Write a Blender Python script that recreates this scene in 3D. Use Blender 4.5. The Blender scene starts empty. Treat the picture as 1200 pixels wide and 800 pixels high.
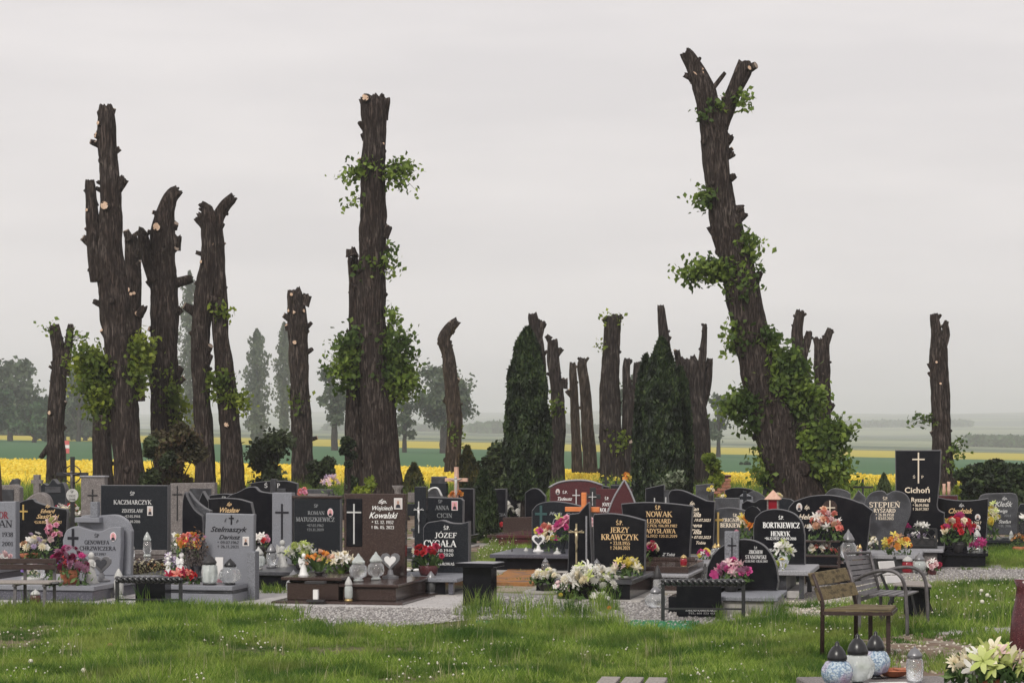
import bpy, bmesh, math, random
import numpy as np
from mathutils import Vector, Matrix, noise
R = math.radians
random.seed(7); rng = np.random.default_rng(7)
sc = bpy.context.scene
C = sc.collection

# ---------------------------------------------------------------- camera
F, H, HOR = 2600.0, 2.0, 515.0          # focal length in photo pixels, eye height, horizon row
cam_d = bpy.data.cameras.new('camera'); cam = bpy.data.objects.new('camera', cam_d); C.objects.link(cam)
cam_d.sensor_width = 36; cam_d.lens = 36 * F / 1200
cam_d.shift_y = (HOR - 400) / 1200
cam_d.clip_start = 0.5; cam_d.clip_end = 20000
cam.location = (0, 0, H); cam.rotation_euler = (R(90), 0, 0)
sc.camera = cam
cam_d.dof.use_dof = False

# ---------------------------------------------------------------- overcast sky, soft sun, exposure
w = bpy.data.worlds.new('World'); sc.world = w; w.use_nodes = True
nt = w.node_tree; N = nt.nodes; L = nt.links
bg = N['Background']
tc = N.new('ShaderNodeTexCoord'); mp = N.new('ShaderNodeMapping'); mp.inputs['Scale'].default_value = (1.6, 1.6, 9)
ns = N.new('ShaderNodeTexNoise'); ns.inputs['Scale'].default_value = 2.4; ns.inputs['Detail'].default_value = 5; ns.inputs['Roughness'].default_value = .55
rp = N.new('ShaderNodeValToRGB'); rp.color_ramp.elements[0].position = .36; rp.color_ramp.elements[1].position = .60
rp.color_ramp.elements[0].color = (.775, .742, .750, 1); rp.color_ramp.elements[1].color = (.865, .825, .825, 1)
L.new(tc.outputs['Generated'], mp.inputs[0]); L.new(mp.outputs[0], ns.inputs['Vector']); L.new(ns.outputs[0], rp.inputs[0])
L.new(rp.outputs[0], bg.inputs[0]); bg.inputs[1].default_value = .66
sun_d = bpy.data.lights.new('sun', 'SUN'); sun_d.energy = 1.5; sun_d.angle = R(14); sun_d.color = (1, .95, .87)
sun = bpy.data.objects.new('sun', sun_d); C.objects.link(sun); sun.rotation_euler = (R(46), R(-22), 0)
sc.view_settings.view_transform = 'Standard'; sc.view_settings.look = 'None'
sc.view_settings.exposure = 0.6; sc.view_settings.gamma = 1
sc.cycles.max_bounces = 8; sc.cycles.transparent_max_bounces = 12; sc.cycles.volume_bounces = 1
sc.cycles.use_denoising = True

# ---------------------------------------------------------------- helpers
def X(px, d): return (px - 600) * d / F
def Z(py, d): return H - (py - HOR) * d / F
def D(py, z=0.0): return (H - z) * F / (py - HOR)

def tag(o, label=None, cat=None, group=None, kind=None):
    if label: o['label'] = label
    if cat: o['category'] = cat
    if group: o['group'] = group
    if kind: o['kind'] = kind
    return o
def empty(name, loc, yaw=0, label=None, cat=None, group=None):
    o = bpy.data.objects.new(name, None); C.objects.link(o); o.location = loc; o.rotation_euler = (0, 0, R(yaw))
    o.empty_display_size = .1
    return tag(o, label, cat, group)
def inst(name, me, parent, loc=(0, 0, 0), rot=(0, 0, 0), s=1):
    o = bpy.data.objects.new(name, me); C.objects.link(o); o.parent = parent
    o.location = loc; o.rotation_euler = rot; o.scale = (s, s, s) if not hasattr(s, '__len__') else s
    return o

class MB:
    def __init__(s): s.v = []; s.f = []
    def add(s, vs, fs):
        n = len(s.v); s.v += [tuple(p) for p in vs]; s.f += [tuple(i + n for i in f) for f in fs]
    def prism(s, pts, lo, hi, axis='y', ch=.008):
        # pts 2d outline, extruded from lo to hi, edges chamfered at both ends
        n = len(pts); A = sum(pts[i][0] * pts[(i + 1) % n][1] - pts[(i + 1) % n][0] * pts[i][1] for i in range(n))
        if A < 0: pts = pts[::-1]
        P = np.array(pts, float); a = np.roll(P, 1, 0); b = np.roll(P, -1, 0)
        e1 = P - a; e2 = b - P
        e1 /= np.maximum(np.linalg.norm(e1, axis=1, keepdims=True), 1e-9); e2 /= np.maximum(np.linalg.norm(e2, axis=1, keepdims=True), 1e-9)
        n1 = np.c_[-e1[:, 1], e1[:, 0]]; n2 = np.c_[-e2[:, 1], e2[:, 0]]
        nn = n1 + n2; nn /= np.maximum((nn * n1).sum(1, keepdims=True), .35)
        I = P + nn * ch
        rings = [(I, lo), (P, lo + ch), (P, hi - ch), (I, hi)] if ch > 0 else [(P, lo), (P, hi)]
        vs = []
        for Q, t in rings:
            for x, y in Q:
                vs.append((x, t, y) if axis == 'y' else (x, y, t) if axis == 'z' else (t, x, y))
        fs = []; m = len(rings)
        for r in range(m - 1):
            for i in range(n):
                j = (i + 1) % n; fs.append((r * n + i, r * n + j, (r + 1) * n + j, (r + 1) * n + i))
        fs.append(tuple(range(n))[::-1]); fs.append(tuple((m - 1) * n + i for i in range(n)))
        s.add(vs, fs); return s
    def box(s, x0, x1, y0, y1, z0, z1, ch=.006):
        ch = min(ch, .3 * (z1 - z0), .3 * (x1 - x0), .3 * (y1 - y0))
        return s.prism([(x0, y0), (x1, y0), (x1, y1), (x0, y1)], z0, z1, 'z', ch)
    def tube(s, pts, r, seg=8, cap=True):
        P = [Vector(p) for p in pts]; n = len(P); rr = r if hasattr(r, '__len__') else [r] * n
        T = [(P[min(i + 1, n - 1)] - P[max(i - 1, 0)]).normalized() for i in range(n)]
        up = Vector((0, 0, 1)) if abs(T[0].z) < .9 else Vector((0, 1, 0))
        u = T[0].cross(up).normalized(); vs = []
        for i in range(n):
            u = (u - T[i] * u.dot(T[i])).normalized(); q = T[i].cross(u)
            for k in range(seg):
                a = 2 * math.pi * k / seg; vs.append(P[i] + (u * math.cos(a) + q * math.sin(a)) * rr[i])
        fs = [(i * seg + k, i * seg + (k + 1) % seg, (i + 1) * seg + (k + 1) % seg, (i + 1) * seg + k) for i in range(n - 1) for k in range(seg)]
        if cap: fs += [tuple(range(seg))[::-1], tuple((n - 1) * seg + k for k in range(seg))]
        s.add(vs, fs); return s
    def bar(s, a, b, wx, wy):       # rectangular bar between two points
        a = Vector(a); b = Vector(b); t = (b - a).normalized()
        up = Vector((0, 1, 0)) if abs(t.y) < .9 else Vector((0, 0, 1))
        u = t.cross(up).normalized() * wx / 2; q = t.cross(u).normalized() * wy / 2
        s.add([a - u - q, a + u - q, a + u + q, a - u + q, b - u - q, b + u - q, b + u + q, b - u + q],
              [(0, 1, 2, 3), (7, 6, 5, 4), (0, 4, 5, 1), (1, 5, 6, 2), (2, 6, 7, 3), (3, 7, 4, 0)]); return s
    def lathe(s, prof, seg=14, c=(0, 0, 0), sc_=1, rot=0):
        vs = []; n = len(prof)
        for r, z in prof:
            for k in range(seg):
                a = 2 * math.pi * k / seg + rot; vs.append((c[0] + r * sc_ * math.cos(a), c[1] + r * sc_ * math.sin(a), c[2] + z * sc_))
        fs = [(i * seg + k, i * seg + (k + 1) % seg, (i + 1) * seg + (k + 1) % seg, (i + 1) * seg + k) for i in range(n - 1) for k in range(seg)]
        fs += [tuple(range(seg))[::-1], tuple((n - 1) * seg + k for k in range(seg))]
        s.add(vs, fs); return s
    def ball(s, c, r, sx=1, sy=1, sz=1, seg=10, rings=6):
        vs = [(c[0], c[1], c[2] - r * sz)]; fs = []
        for i in range(1, rings):
            t = math.pi * i / rings
            for k in range(seg):
                a = 2 * math.pi * k / seg
                vs.append((c[0] + r * sx * math.sin(t) * math.cos(a), c[1] + r * sy * math.sin(t) * math.sin(a), c[2] - r * sz * math.cos(t)))
        vs.append((c[0], c[1], c[2] + r * sz)); n = len(vs) - 1
        for k in range(seg):
            k2 = (k + 1) % seg; fs.append((0, 1 + k2, 1 + k)); b = 1 + (rings - 2) * seg; fs.append((n, b + k, b + k2))
            for i in range(rings - 2): o = 1 + i * seg; fs.append((o + k, o + k2, o + seg + k2, o + seg + k))
        s.add(vs, fs); return s
    def mesh(s, name, mat, smooth=False):
        me = bpy.data.meshes.new(name); me.from_pydata(s.v, [], s.f)
        bm = bmesh.new(); bm.from_mesh(me); bmesh.ops.recalc_face_normals(bm, faces=bm.faces); bm.to_mesh(me); bm.free()
        if mat: me.materials.append(mat)
        if smooth: me.polygons.foreach_set('use_smooth', [True] * len(me.polygons))
        return me
    def build(s, name, mat, parent=None, smooth=False, loc=(0, 0, 0), rot=(0, 0, 0)):
        o = bpy.data.objects.new(name, s.mesh(name, mat, smooth)); C.objects.link(o)
        o.parent = parent; o.location = loc; o.rotation_euler = rot
        return o

def np_mesh(name, V, Fq, mat, smooth=False):
    me = bpy.data.meshes.new(name); k = Fq.shape[1]
    me.vertices.add(len(V)); me.vertices.foreach_set('co', np.ascontiguousarray(V, dtype=np.float32).ravel())
    me.loops.add(Fq.size); me.loops.foreach_set('vertex_index', np.ascontiguousarray(Fq, dtype=np.int32).ravel())
    me.polygons.add(len(Fq)); me.polygons.foreach_set('loop_start', np.arange(0, Fq.size, k, dtype=np.int32))
    me.polygons.foreach_set('loop_total', np.full(len(Fq), k, dtype=np.int32))
    if smooth: me.polygons.foreach_set('use_smooth', np.ones(len(Fq), dtype=bool))
    if mat: me.materials.append(mat)
    me.update(calc_edges=True); return me
def unit(a): return a / np.maximum(np.linalg.norm(a, axis=1, keepdims=True), 1e-9)
def leaf_mesh(name, P, size, mat, aspect=.55, bias=None, bw=0., up=None, uw=0.):
    """many small folded leaves; up = preferred leaf axis, bias = preferred normal"""
    n = len(P); s = np.broadcast_to(np.asarray(size, float), (n,))[:, None] * rng.uniform(.6, 1.3, (n, 1))
    u = rng.normal(size=(n, 3))
    if up is not None: u = u * (1 - uw) + np.asarray(up) * uw * 2
    u = unit(u); v = unit(np.cross(u, rng.normal(size=(n, 3)))); nn = np.cross(u, v)
    V = np.stack([P - u * s, P + v * s * aspect - u * s * .15 + nn * s * .15, P + u * s, P - v * s * aspect - u * s * .15 + nn * s * .15], 1).reshape(-1, 3)
    Fq = np.arange(n * 4).reshape(n, 4)
    T = np.concatenate([Fq[:, [0, 1, 2]], Fq[:, [0, 2, 3]]], 0)
    return np_mesh(name, V, T, mat)
def link_mesh(name, me, parent=None, kind=None, loc=(0, 0, 0)):
    o = bpy.data.objects.new(name, me); C.objects.link(o); o.parent = parent; o.location = loc
    if kind: o['kind'] = kind
    return o

# ---------------------------------------------------------------- materials
def nodes_of(m): m.use_nodes = True; return m.node_tree.nodes, m.node_tree.links, m.node_tree.nodes['Principled BSDF']
def mat(name, col, rough=.6, spec=.5, metal=0., col2=None, scale=8., detail=4., contrast=(.4, .6), bump=0., bscale=None, stretch=(1, 1, 1),
        trans=0., speck=None, coat=0., col3=None, scale3=1.0, alpha=1.0):
    m = bpy.data.materials.new(name); Nn, Ll, b = nodes_of(m)
    b.inputs['Base Color'].default_value = (*col, 1); b.inputs['Roughness'].default_value = rough
    b.inputs['Specular IOR Level'].default_value = spec; b.inputs['Metallic'].default_value = metal
    b.inputs['Transmission Weight'].default_value = trans; b.inputs['Coat Weight'].default_value = coat
    b.inputs['Alpha'].default_value = alpha
    t = Nn.new('ShaderNodeTexCoord'); mp = Nn.new('ShaderNodeMapping'); mp.inputs['Scale'].default_value = stretch
    Ll.new(t.outputs['Object'], mp.inputs[0]); src = None
    if col2 is not None:
        n = Nn.new('ShaderNodeTexNoise'); n.inputs['Scale'].default_value = scale; n.inputs['Detail'].default_value = detail; n.inputs['Roughness'].default_value = .6
        Ll.new(mp.outputs[0], n.inputs['Vector'])
        r = Nn.new('ShaderNodeValToRGB'); r.color_ramp.elements[0].position = contrast[0]; r.color_ramp.elements[1].position = contrast[1]
        r.color_ramp.elements[0].color = (*col, 1); r.color_ramp.elements[1].color = (*col2, 1)
        Ll.new(n.outputs[0], r.inputs[0]); src = r.outputs[0]
    def mixin(src, c, sc_, lo, hi):
        n = Nn.new('ShaderNodeTexNoise'); n.inputs['Scale'].default_value = sc_; n.inputs['Detail'].default_value = 2
        Ll.new(mp.outputs[0], n.inputs['Vector'])
        mr = Nn.new('ShaderNodeMapRange'); mr.inputs[1].default_value = lo; mr.inputs[2].default_value = hi
        Ll.new(n.outputs[0], mr.inputs[0])
        mx = Nn.new('ShaderNodeMix'); mx.data_type = 'RGBA'; mx.inputs['B'].default_value = (*c, 1)
        Ll.new(mr.outputs[0], mx.inputs['Factor'])
        if src: Ll.new(src, mx.inputs['A'])
        else: mx.inputs['A'].default_value = (*col, 1)
        return mx.outputs['Result']
    if speck: src = mixin(src, speck[0], speck[1], speck[2], speck[2] + .06)
    if col3 is not None: src = mixin(src, col3, scale3, .48, .62)
    if src: Ll.new(src, b.inputs['Base Color'])
    if bump:
        n2 = Nn.new('ShaderNodeTexNoise'); n2.inputs['Scale'].default_value = bscale or scale; n2.inputs['Detail'].default_value = 6
        Ll.new(mp.outputs[0], n2.inputs['Vector'])
        bp = Nn.new('ShaderNodeBump'); bp.inputs['Strength'].default_value = bump; bp.inputs['Distance'].default_value = .02
        Ll.new(n2.outputs[0], bp.inputs['Height']); Ll.new(bp.outputs[0], b.inputs['Normal'])
    return m
def leafmat(name, cols, trans=.3, rough=.55, noise_scale=None, dark=None, world=False, dry=None):
    """leaf colours picked per leaf, a little light passing through"""
    m = bpy.data.materials.new(name); Nn, Ll, b = nodes_of(m)
    g = Nn.new('ShaderNodeNewGeometry'); r = Nn.new('ShaderNodeValToRGB'); e = r.color_ramp.elements
    while len(e) < len(cols): e.new(.5)
    for i, c in enumerate(cols): e[i].position = i / (len(cols) - 1); e[i].color = (*c, 1)
    Ll.new(g.outputs['Random Per Island'], r.inputs[0]); src = r.outputs[0]
    if dark is not None:
        t = Nn.new('ShaderNodeTexCoord'); n = Nn.new('ShaderNodeTexNoise'); n.inputs['Scale'].default_value = noise_scale or 1.5; n.inputs['Detail'].default_value = 3
        Ll.new(g.outputs['Position'] if world else t.outputs['Object'], n.inputs['Vector'])
        mr = Nn.new('ShaderNodeMapRange'); mr.inputs[1].default_value = .42; mr.inputs[2].default_value = .6; Ll.new(n.outputs[0], mr.inputs[0])
        mx = Nn.new('ShaderNodeMix'); mx.data_type = 'RGBA'; mx.inputs['B'].default_value = (*dark, 1)
        Ll.new(mr.outputs[0], mx.inputs['Factor']); Ll.new(src, mx.inputs['A']); src = mx.outputs['Result']
    if dry is not None:      # yellowing patches
        n = Nn.new('ShaderNodeTexNoise'); n.inputs['Scale'].default_value = .9; n.inputs['Detail'].default_value = 5; Ll.new(g.outputs['Position'], n.inputs['Vector'])
        mr = Nn.new('ShaderNodeMapRange'); mr.inputs[1].default_value = .52; mr.inputs[2].default_value = .68; mr.inputs[4].default_value = .6; Ll.new(n.outputs[0], mr.inputs[0])
        mx = Nn.new('ShaderNodeMix'); mx.data_type = 'RGBA'; mx.inputs['B'].default_value = (*dry, 1)
        Ll.new(mr.outputs[0], mx.inputs['Factor']); Ll.new(src, mx.inputs['A']); src = mx.outputs['Result']
    b.inputs['Roughness'].default_value = rough; b.inputs['Specular IOR Level'].default_value = .3
    Ll.new(src, b.inputs['Base Color'])
    tr = Nn.new('ShaderNodeBsdfTranslucent'); Ll.new(src, tr.inputs[0])
    mx = Nn.new('ShaderNodeMixShader'); mx.inputs[0].default_value = trans
    Ll.new(b.outputs[0], mx.inputs[1]); Ll.new(tr.outputs[0], mx.inputs[2]); Ll.new(mx.outputs[0], Nn['Material Output'].inputs['Surface'])
    return m
M = {}
M['black'] = mat('polished_black_granite', (.006, .006, .009), .16, .2, speck=((.025, .026, .032), 260, .60), col3=(.011, .011, .014), scale3=6)
M['dark'] = mat('dark_blue_granite', (.014, .016, .020), .2, .22, speck=((.05, .055, .065), 220, .57))
M['slate'] = mat('dark_grey_granite', (.045, .047, .055), .3, .5, speck=((.12, .12, .13), 150, .56), col3=(.03, .03, .035), scale3=5)
M['grey'] = mat('light_grey_granite', (.25, .26, .29), .35, .45, col2=(.16, .165, .19), scale=120, detail=3, contrast=(.35, .65), speck=((.38, .39, .42), 140, .62), col3=(.21, .215, .24), scale3=7)
M['greyrough'] = mat('split_grey_granite', (.25, .26, .29), .7, .3, col2=(.13, .135, .15), scale=60, contrast=(.35, .65), bump=.6, bscale=25)
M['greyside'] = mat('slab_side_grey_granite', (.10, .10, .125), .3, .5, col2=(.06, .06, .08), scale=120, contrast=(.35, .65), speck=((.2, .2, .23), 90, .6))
M['brown'] = mat('polished_brown_granite', (.062, .040, .035), .18, .3, col2=(.036, .024, .022), scale=70, contrast=(.35, .65), speck=((.16, .12, .11), 130, .6))
M['burg'] = mat('burgundy_granite', (.10, .028, .032), .2, .3, col2=(.055, .018, .022), scale=70, contrast=(.35, .65), speck=((.2, .09, .09), 130, .62))
M['taupe'] = mat('weathered_terrazzo', (.19, .17, .165), .7, .3, col2=(.12, .108, .105), scale=22, contrast=(.3, .7), speck=((.36, .33, .32), 120, .58), bump=.15, bscale=60)
M['edge'] = mat('sawn_granite_edge', (.34, .34, .36), .6, .4, col2=(.22, .22, .24), scale=60)
M['concrete'] = mat('pale_concrete', (.42, .40, .38), .85, .2, col2=(.28, .265, .25), scale=5, detail=8, contrast=(.3, .7), bump=.2, bscale=60)
M['paver'] = mat('light_stone_paving', (.50, .48, .47), .7, .3, col2=(.38, .365, .36), scale=9, detail=8, contrast=(.3, .7), speck=((.3, .29, .29), 80, .6))
M['pebble'] = mat('white_marble_gravel', (.36, .345, .335), .8, .3, col2=(.12, .11, .11), scale=45, detail=5, contrast=(.38, .62), bump=1.0, bscale=45)
M['gravelb'] = mat('beige_gravel', (.42, .37, .30), .9, .2, col2=(.20, .17, .12), scale=38, detail=6, contrast=(.38, .62), bump=1.0, bscale=38, col3=(.14, .15, .06), scale3=1.6)
M['soil'] = mat('dry_earth', (.22, .16, .12), .95, .1, col2=(.13, .095, .07), scale=9, detail=9, contrast=(.3, .7), bump=.8, bscale=22, col3=(.27, .23, .19), scale3=3)
M['orange_soil'] = mat('orange_brown_bark_chips', (.30, .12, .045), .95, .1, col2=(.36, .20, .08), scale=35, detail=6, contrast=(.3, .7), bump=.9, bscale=35, col3=(.18, .12, .09), scale3=4)
M['edgeglint'] = mat('ground_edge_with_sky_glint', (.12, .12, .13), .45, .4, col2=(.075, .075, .08), scale=70)  # ground edges, coloured lighter to stand in for the sky's reflection along them
M['gold'] = mat('gilded_lettering', (.72, .50, .26), .45, .5, .25)
M['goldhi'] = mat('gilt_metal', (.80, .56, .20), .3, .5, .8)
M['cream'] = mat('cream_lettering', (.78, .68, .55), .6, .3)
M['silver'] = mat('silver_lettering', (.62, .62, .62), .4, .5, .3)
M['white'] = mat('white_lettering', (.80, .80, .79), .6, .3)
M['dim'] = mat('weathered_lettering', (.24, .25, .26), .6, .3)
M['ink'] = mat('black_lettering', (.012, .012, .018), .5, .3)
M['redink'] = mat('dark_red_lettering', (.20, .03, .045), .5, .3)
M['teal'] = mat('verdigris_inlay', (.035, .085, .085), .5, .3)
M['iron'] = mat('black_painted_iron', (.018, .018, .020), .45, .5, bump=.1, bscale=80)
M['ironhi'] = mat('glossy_black_iron', (.02, .02, .022), .22, .8)
M['greymetal'] = mat('grey_painted_metal', (.085, .078, .082), .45, .5, .2, col2=(.13, .12, .125), scale=14)
M['brassy'] = mat('crucifix_bronze', (.55, .46, .30), .35, .5, .7)
M['orange'] = mat('orange_varnished_wood', (.62, .17, .045), .45, .5, col2=(.72, .25, .08), scale=9, stretch=(1, 1, 6), contrast=(.3, .7))
M['pinkstone'] = mat('salmon_stone', (.52, .30, .22), .7, .3, col2=(.66, .45, .36), scale=22, contrast=(.3, .7))
M['wood_old'] = mat('weathered_lichened_boards', (.13, .10, .055), .85, .2, col2=(.24, .19, .11), scale=10, stretch=(.5, 6, 8), detail=8, contrast=(.3, .7), bump=.5, bscale=40, col3=(.09, .072, .045), scale3=3)
M['wood_dark'] = mat('dark_stained_boards', (.028, .015, .013), .5, .4, col2=(.05, .03, .026), scale=20, stretch=(1, 5, 5))
M['wood_pale'] = mat('bleached_grey_boards', (.36, .33, .31), .8, .2, col2=(.24, .21, .19), scale=14, stretch=(6, 1, 6), detail=6, contrast=(.3, .7), bump=.4, bscale=40)
M['brick'] = mat('red_brick', (.30, .12, .075), .9, .2, col2=(.40, .20, .14), scale=12)
M['terracotta'] = mat('terracotta', (.45, .17, .09), .8, .2, col2=(.32, .11, .06), scale=12)
M['mortar'] = mat('mortar', (.35, .32, .29), .9, .2)
M['porcelain'] = mat('white_porcelain', (.78, .77, .76), .25, .5)
M['gypsum'] = mat('off_white_resin', (.52, .52, .50), .55, .4, col2=(.40, .40, .39), scale=30)
M['photo'] = mat('portrait_background', (.62, .56, .54), .25, .5)
M['photopink'] = mat('portrait_background_pink', (.72, .36, .40), .25, .5)
M['skin'] = mat('portrait_face', (.40, .24, .18), .4, .4)
M['suit'] = mat('portrait_dark_clothes', (.02, .02, .03), .4, .4)
M['blacklid'] = mat('black_plastic_lid', (.012, .012, .014), .3, .5)
M['greylid'] = mat('grey_metal_lid', (.22, .22, .23), .35, .5, .6)
M['goldlid'] = mat('gold_metal_lid', (.55, .40, .18), .35, .5, .7)
M['glass'] = mat('pressed_clear_glass', (.93, .95, .96), .04, .5, trans=.9, bump=.6, bscale=40)
M['glassmilk'] = mat('milky_pressed_glass', (.84, .89, .87), .10, .6, trans=.6, bump=.5, bscale=26)
M['glassblue'] = mat('pale_blue_mosaic_glass', (.26, .38, .54), .12, .6, col2=(.66, .78, .86), scale=75, detail=1, contrast=(.45, .55), trans=.25, bump=.8, bscale=70, col3=(.60, .46, .62), scale3=5)
M['glassred'] = mat('red_glass', (.42, .02, .04), .12, .5, trans=.45)
M['greenmat'] = mat('green_artificial_turf', (.045, .20, .095), .95, .1, col2=(.03, .15, .07), scale=60, bump=.4, bscale=90)
M['paper'] = mat('white_paper', (.75, .73, .72), .8, .2)
M['potdark'] = mat('dark_pot', (.03, .028, .03), .5, .4)
def barkmat(name, light, mid, dark, sc_=1.0):
    m = bpy.data.materials.new(name); Nn, Ll, b = nodes_of(m); b.inputs['Roughness'].default_value = .95; b.inputs['Specular IOR Level'].default_value = .1
    t = Nn.new('ShaderNodeTexCoord'); mp = Nn.new('ShaderNodeMapping'); mp.inputs['Scale'].default_value = (1, 1, .12); Ll.new(t.outputs['Object'], mp.inputs[0])
    def nz(scale, det, src, lo, hi, rough=.6):
        n = Nn.new('ShaderNodeTexNoise'); n.inputs['Scale'].default_value = scale; n.inputs['Detail'].default_value = det; n.inputs['Roughness'].default_value = rough; Ll.new(src, n.inputs['Vector'])
        r = Nn.new('ShaderNodeMapRange'); r.inputs[1].default_value = lo; r.inputs[2].default_value = hi; Ll.new(n.outputs[0], r.inputs[0]); return r.outputs[0]
    f1 = nz(30 * sc_, 5, mp.outputs[0], .40, .56); f2 = nz(13 * sc_, 4, mp.outputs[0], .36, .56); big = nz(1.7, 5, t.outputs['Object'], .40, .62); lich = nz(5.5, 6, t.outputs['Object'], .60, .70)
    mul = Nn.new('ShaderNodeMath'); mul.operation = 'MULTIPLY'; Ll.new(f1, mul.inputs[0]); Ll.new(f2, mul.inputs[1])
    def mx(f, A, B):
        q = Nn.new('ShaderNodeMix'); q.data_type = 'RGBA'; Ll.new(f, q.inputs['Factor'])
        for k, v in (('A', A), ('B', B)):
            if isinstance(v, tuple): q.inputs[k].default_value = (*v, 1)
            else: Ll.new(v, q.inputs[k])
        return q.outputs['Result']
    col = mx(big, mid, light); col = mx(lich, col, (light[0] * 1.5, light[1] * 1.6, light[2] * 1.5)); col = mx(mul.outputs[0], dark, col); Ll.new(col, b.inputs['Base Color'])
    bp = Nn.new('ShaderNodeBump'); bp.inputs['Strength'].default_value = 1; bp.inputs['Distance'].default_value = .05; Ll.new(mul.outputs[0], bp.inputs['Height']); Ll.new(bp.outputs[0], b.inputs['Normal']); return m
M['bark'] = barkmat('linden_bark', (.135, .110, .097), (.092, .068, .058), (.024, .018, .016))
M['barkfar'] = barkmat('grey_bark', (.110, .092, .083), (.075, .058, .051), (.022, .017, .016), .8)
M['cut'] = mat('fresh_sawn_wood', (.62, .47, .36), .8, .2, col2=(.50, .33, .22), scale=14, detail=5, contrast=(.35, .65))
M['cutold'] = mat('weathered_sawn_wood', (.33, .27, .22), .9, .2, col2=(.22, .17, .14), scale=10)
M['linden'] = leafmat('linden_leaves', [(.07, .12, .020), (.13, .20, .03), (.21, .30, .05), (.30, .39, .08)], .42, dark=(.06, .105, .022), noise_scale=1.3)
M['lindenbright'] = leafmat('young_linden_leaves', [(.13, .18, .02), (.22, .28, .03), (.32, .38, .05)], .42, dark=(.09, .14, .022), noise_scale=1.6)
M['thuja'] = leafmat('thuja_sprays', [(.012, .024, .010), (.024, .044, .016), (.045, .075, .026), (.095, .13, .045)], .15, dark=(.012, .020, .010), noise_scale=2.2)
M['thujagold'] = leafmat('golden_thuja_sprays', [(.03, .04, .012), (.075, .08, .018), (.16, .13, .03)], .15, dark=(.025, .03, .010), noise_scale=4)
M['shrub'] = leafmat('shrub_leaves', [(.035, .055, .02), (.06, .09, .03), (.11, .14, .06)], .25, dark=(.025, .035, .015))
M['brownshrub'] = leafmat('russet_shrub_leaves', [(.085, .055, .035), (.14, .095, .05), (.09, .12, .035)], .25, dark=(.05, .045, .022))
M['variegated'] = leafmat('variegated_leaves', [(.03, .05, .02), (.06, .09, .04), (.30, .34, .24), (.05, .07, .03)], .2)
M['fartree'] = leafmat('distant_leaves', [(.035, .08, .030), (.055, .12, .045), (.085, .16, .06)], .25, dark=(.03, .055, .025), noise_scale=.4)
M['fartree2'] = leafmat('hazed_grey_green_leaves', [(.06, .09, .045), (.09, .125, .065), (.13, .165, .09)], .25, dark=(.05, .07, .04), noise_scale=.4)  # paler leaves: part of the distance haze is put into their colour
M['flowerleaf'] = leafmat('bouquet_leaves', [(.035, .07, .02), (.07, .13, .035), (.16, .24, .08)], .2)
M['grass'] = leafmat('grass_blades', [(.080, .155, .020), (.17, .28, .034), (.30, .42, .066), (.48, .52, .19)], .42, dark=(.058, .130, .017), noise_scale=1.3, world=True, dry=(.32, .36, .09))
M['drygrass'] = leafmat('dry_grass', [(.20, .22, .08), (.36, .34, .18), (.45, .42, .26)], .3)
M['drybush'] = leafmat('dried_twigs', [(.05, .04, .04), (.10, .08, .075), (.16, .14, .13)], .1)
M['rape'] = leafmat('rapeseed_flowers', [(.74, .55, .06), (.82, .64, .09), (.86, .72, .14), (.60, .52, .08)], .3)
# ---------------------------------------------------------------- terrain: one sheet from behind the viewer to the ridge
_T = [(-60, 0), (60, 0), (72, -.12), (95, -.25), (150, -.25), (400, .15), (600, 1.08), (1000, 2.8), (2400, 14.), (3600, 38), (4400, 54), (4800, 50), (5300, 20)]
def ground_z(x, d):
    z = float(np.interp(d, [t[0] for t in _T], [t[1] for t in _T]))
    k = float(np.interp(d, [60, 95, 1000, 2000], [0, .02, .02, 0]))
    z -= k * max(-300, min(300, x))
    if d > 700:
        z += noise.noise(Vector((x / 420, d / 500, 3))) * (d - 700) / 3600 * 12 + noise.noise(Vector((x / 130, d / 200, 8))) * (d - 700) / 3600 * 3
    return z
ys = [-40, -20, 0, 8] + list(range(12, 60, 4)) + [60, 64, 68, 72, 80, 90, 100, 120, 150, 200, 250, 300, 350, 400, 450, 500, 550, 600, 650, 700] + [720 + 100 * i for i in range(46)]
NX = 61; V = []; Fc = []; mi = []
for d in ys:
    hw = max(60, .62 * d)
    for i in range(NX):
        x = (i / (NX - 1) * 2 - 1) * hw; V.append((x, d, ground_z(x, d)))
for j in range(len(ys) - 1):
    for i in range(NX - 1):
        Fc.append((j * NX + i, j * NX + i + 1, (j + 1) * NX + i + 1, (j + 1) * NX + i))
        mi.append(0 if ys[j] < 90 else 1 if ys[j] < 400 else 2 if ys[j] < 600 else 3)
me = bpy.data.meshes.new('ground'); me.from_pydata(V, [], Fc)
M['lawn'] = mat('short_turf', (.066, .085, .026), .95, .1, col2=(.10, .105, .045), scale=3, detail=9, contrast=(.3, .7), bump=.5, bscale=30, col3=(.16, .125, .09), scale3=.35)
M['green_crop'] = mat('young_green_crop', (.055, .125, .06), .95, .1, col2=(.07, .145, .065), scale=.05, detail=6, contrast=(.35, .65), stretch=(1, .3, 1))
M['yellow_crop'] = mat('distant_rapeseed', (.46, .37, .045), .95, .1, col2=(.36, .33, .06), scale=.02, detail=5, contrast=(.3, .7))
M['far_land'] = mat('hazed_woods_and_fields', (.07, .10, .07), .95, .1, col2=(.22, .25, .15), scale=.004, detail=5, contrast=(.48, .56), stretch=(.5, 1.8, 1))  # woods and fields lightened, so the colour carries some of the far haze
for k in ('lawn', 'green_crop', 'yellow_crop', 'far_land'): me.materials.append(M[k])
me.polygons.foreach_set('material_index', mi); me.polygons.foreach_set('use_smooth', [True] * len(mi))
g = link_mesh('ground', me); g['kind'] = 'structure'

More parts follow.
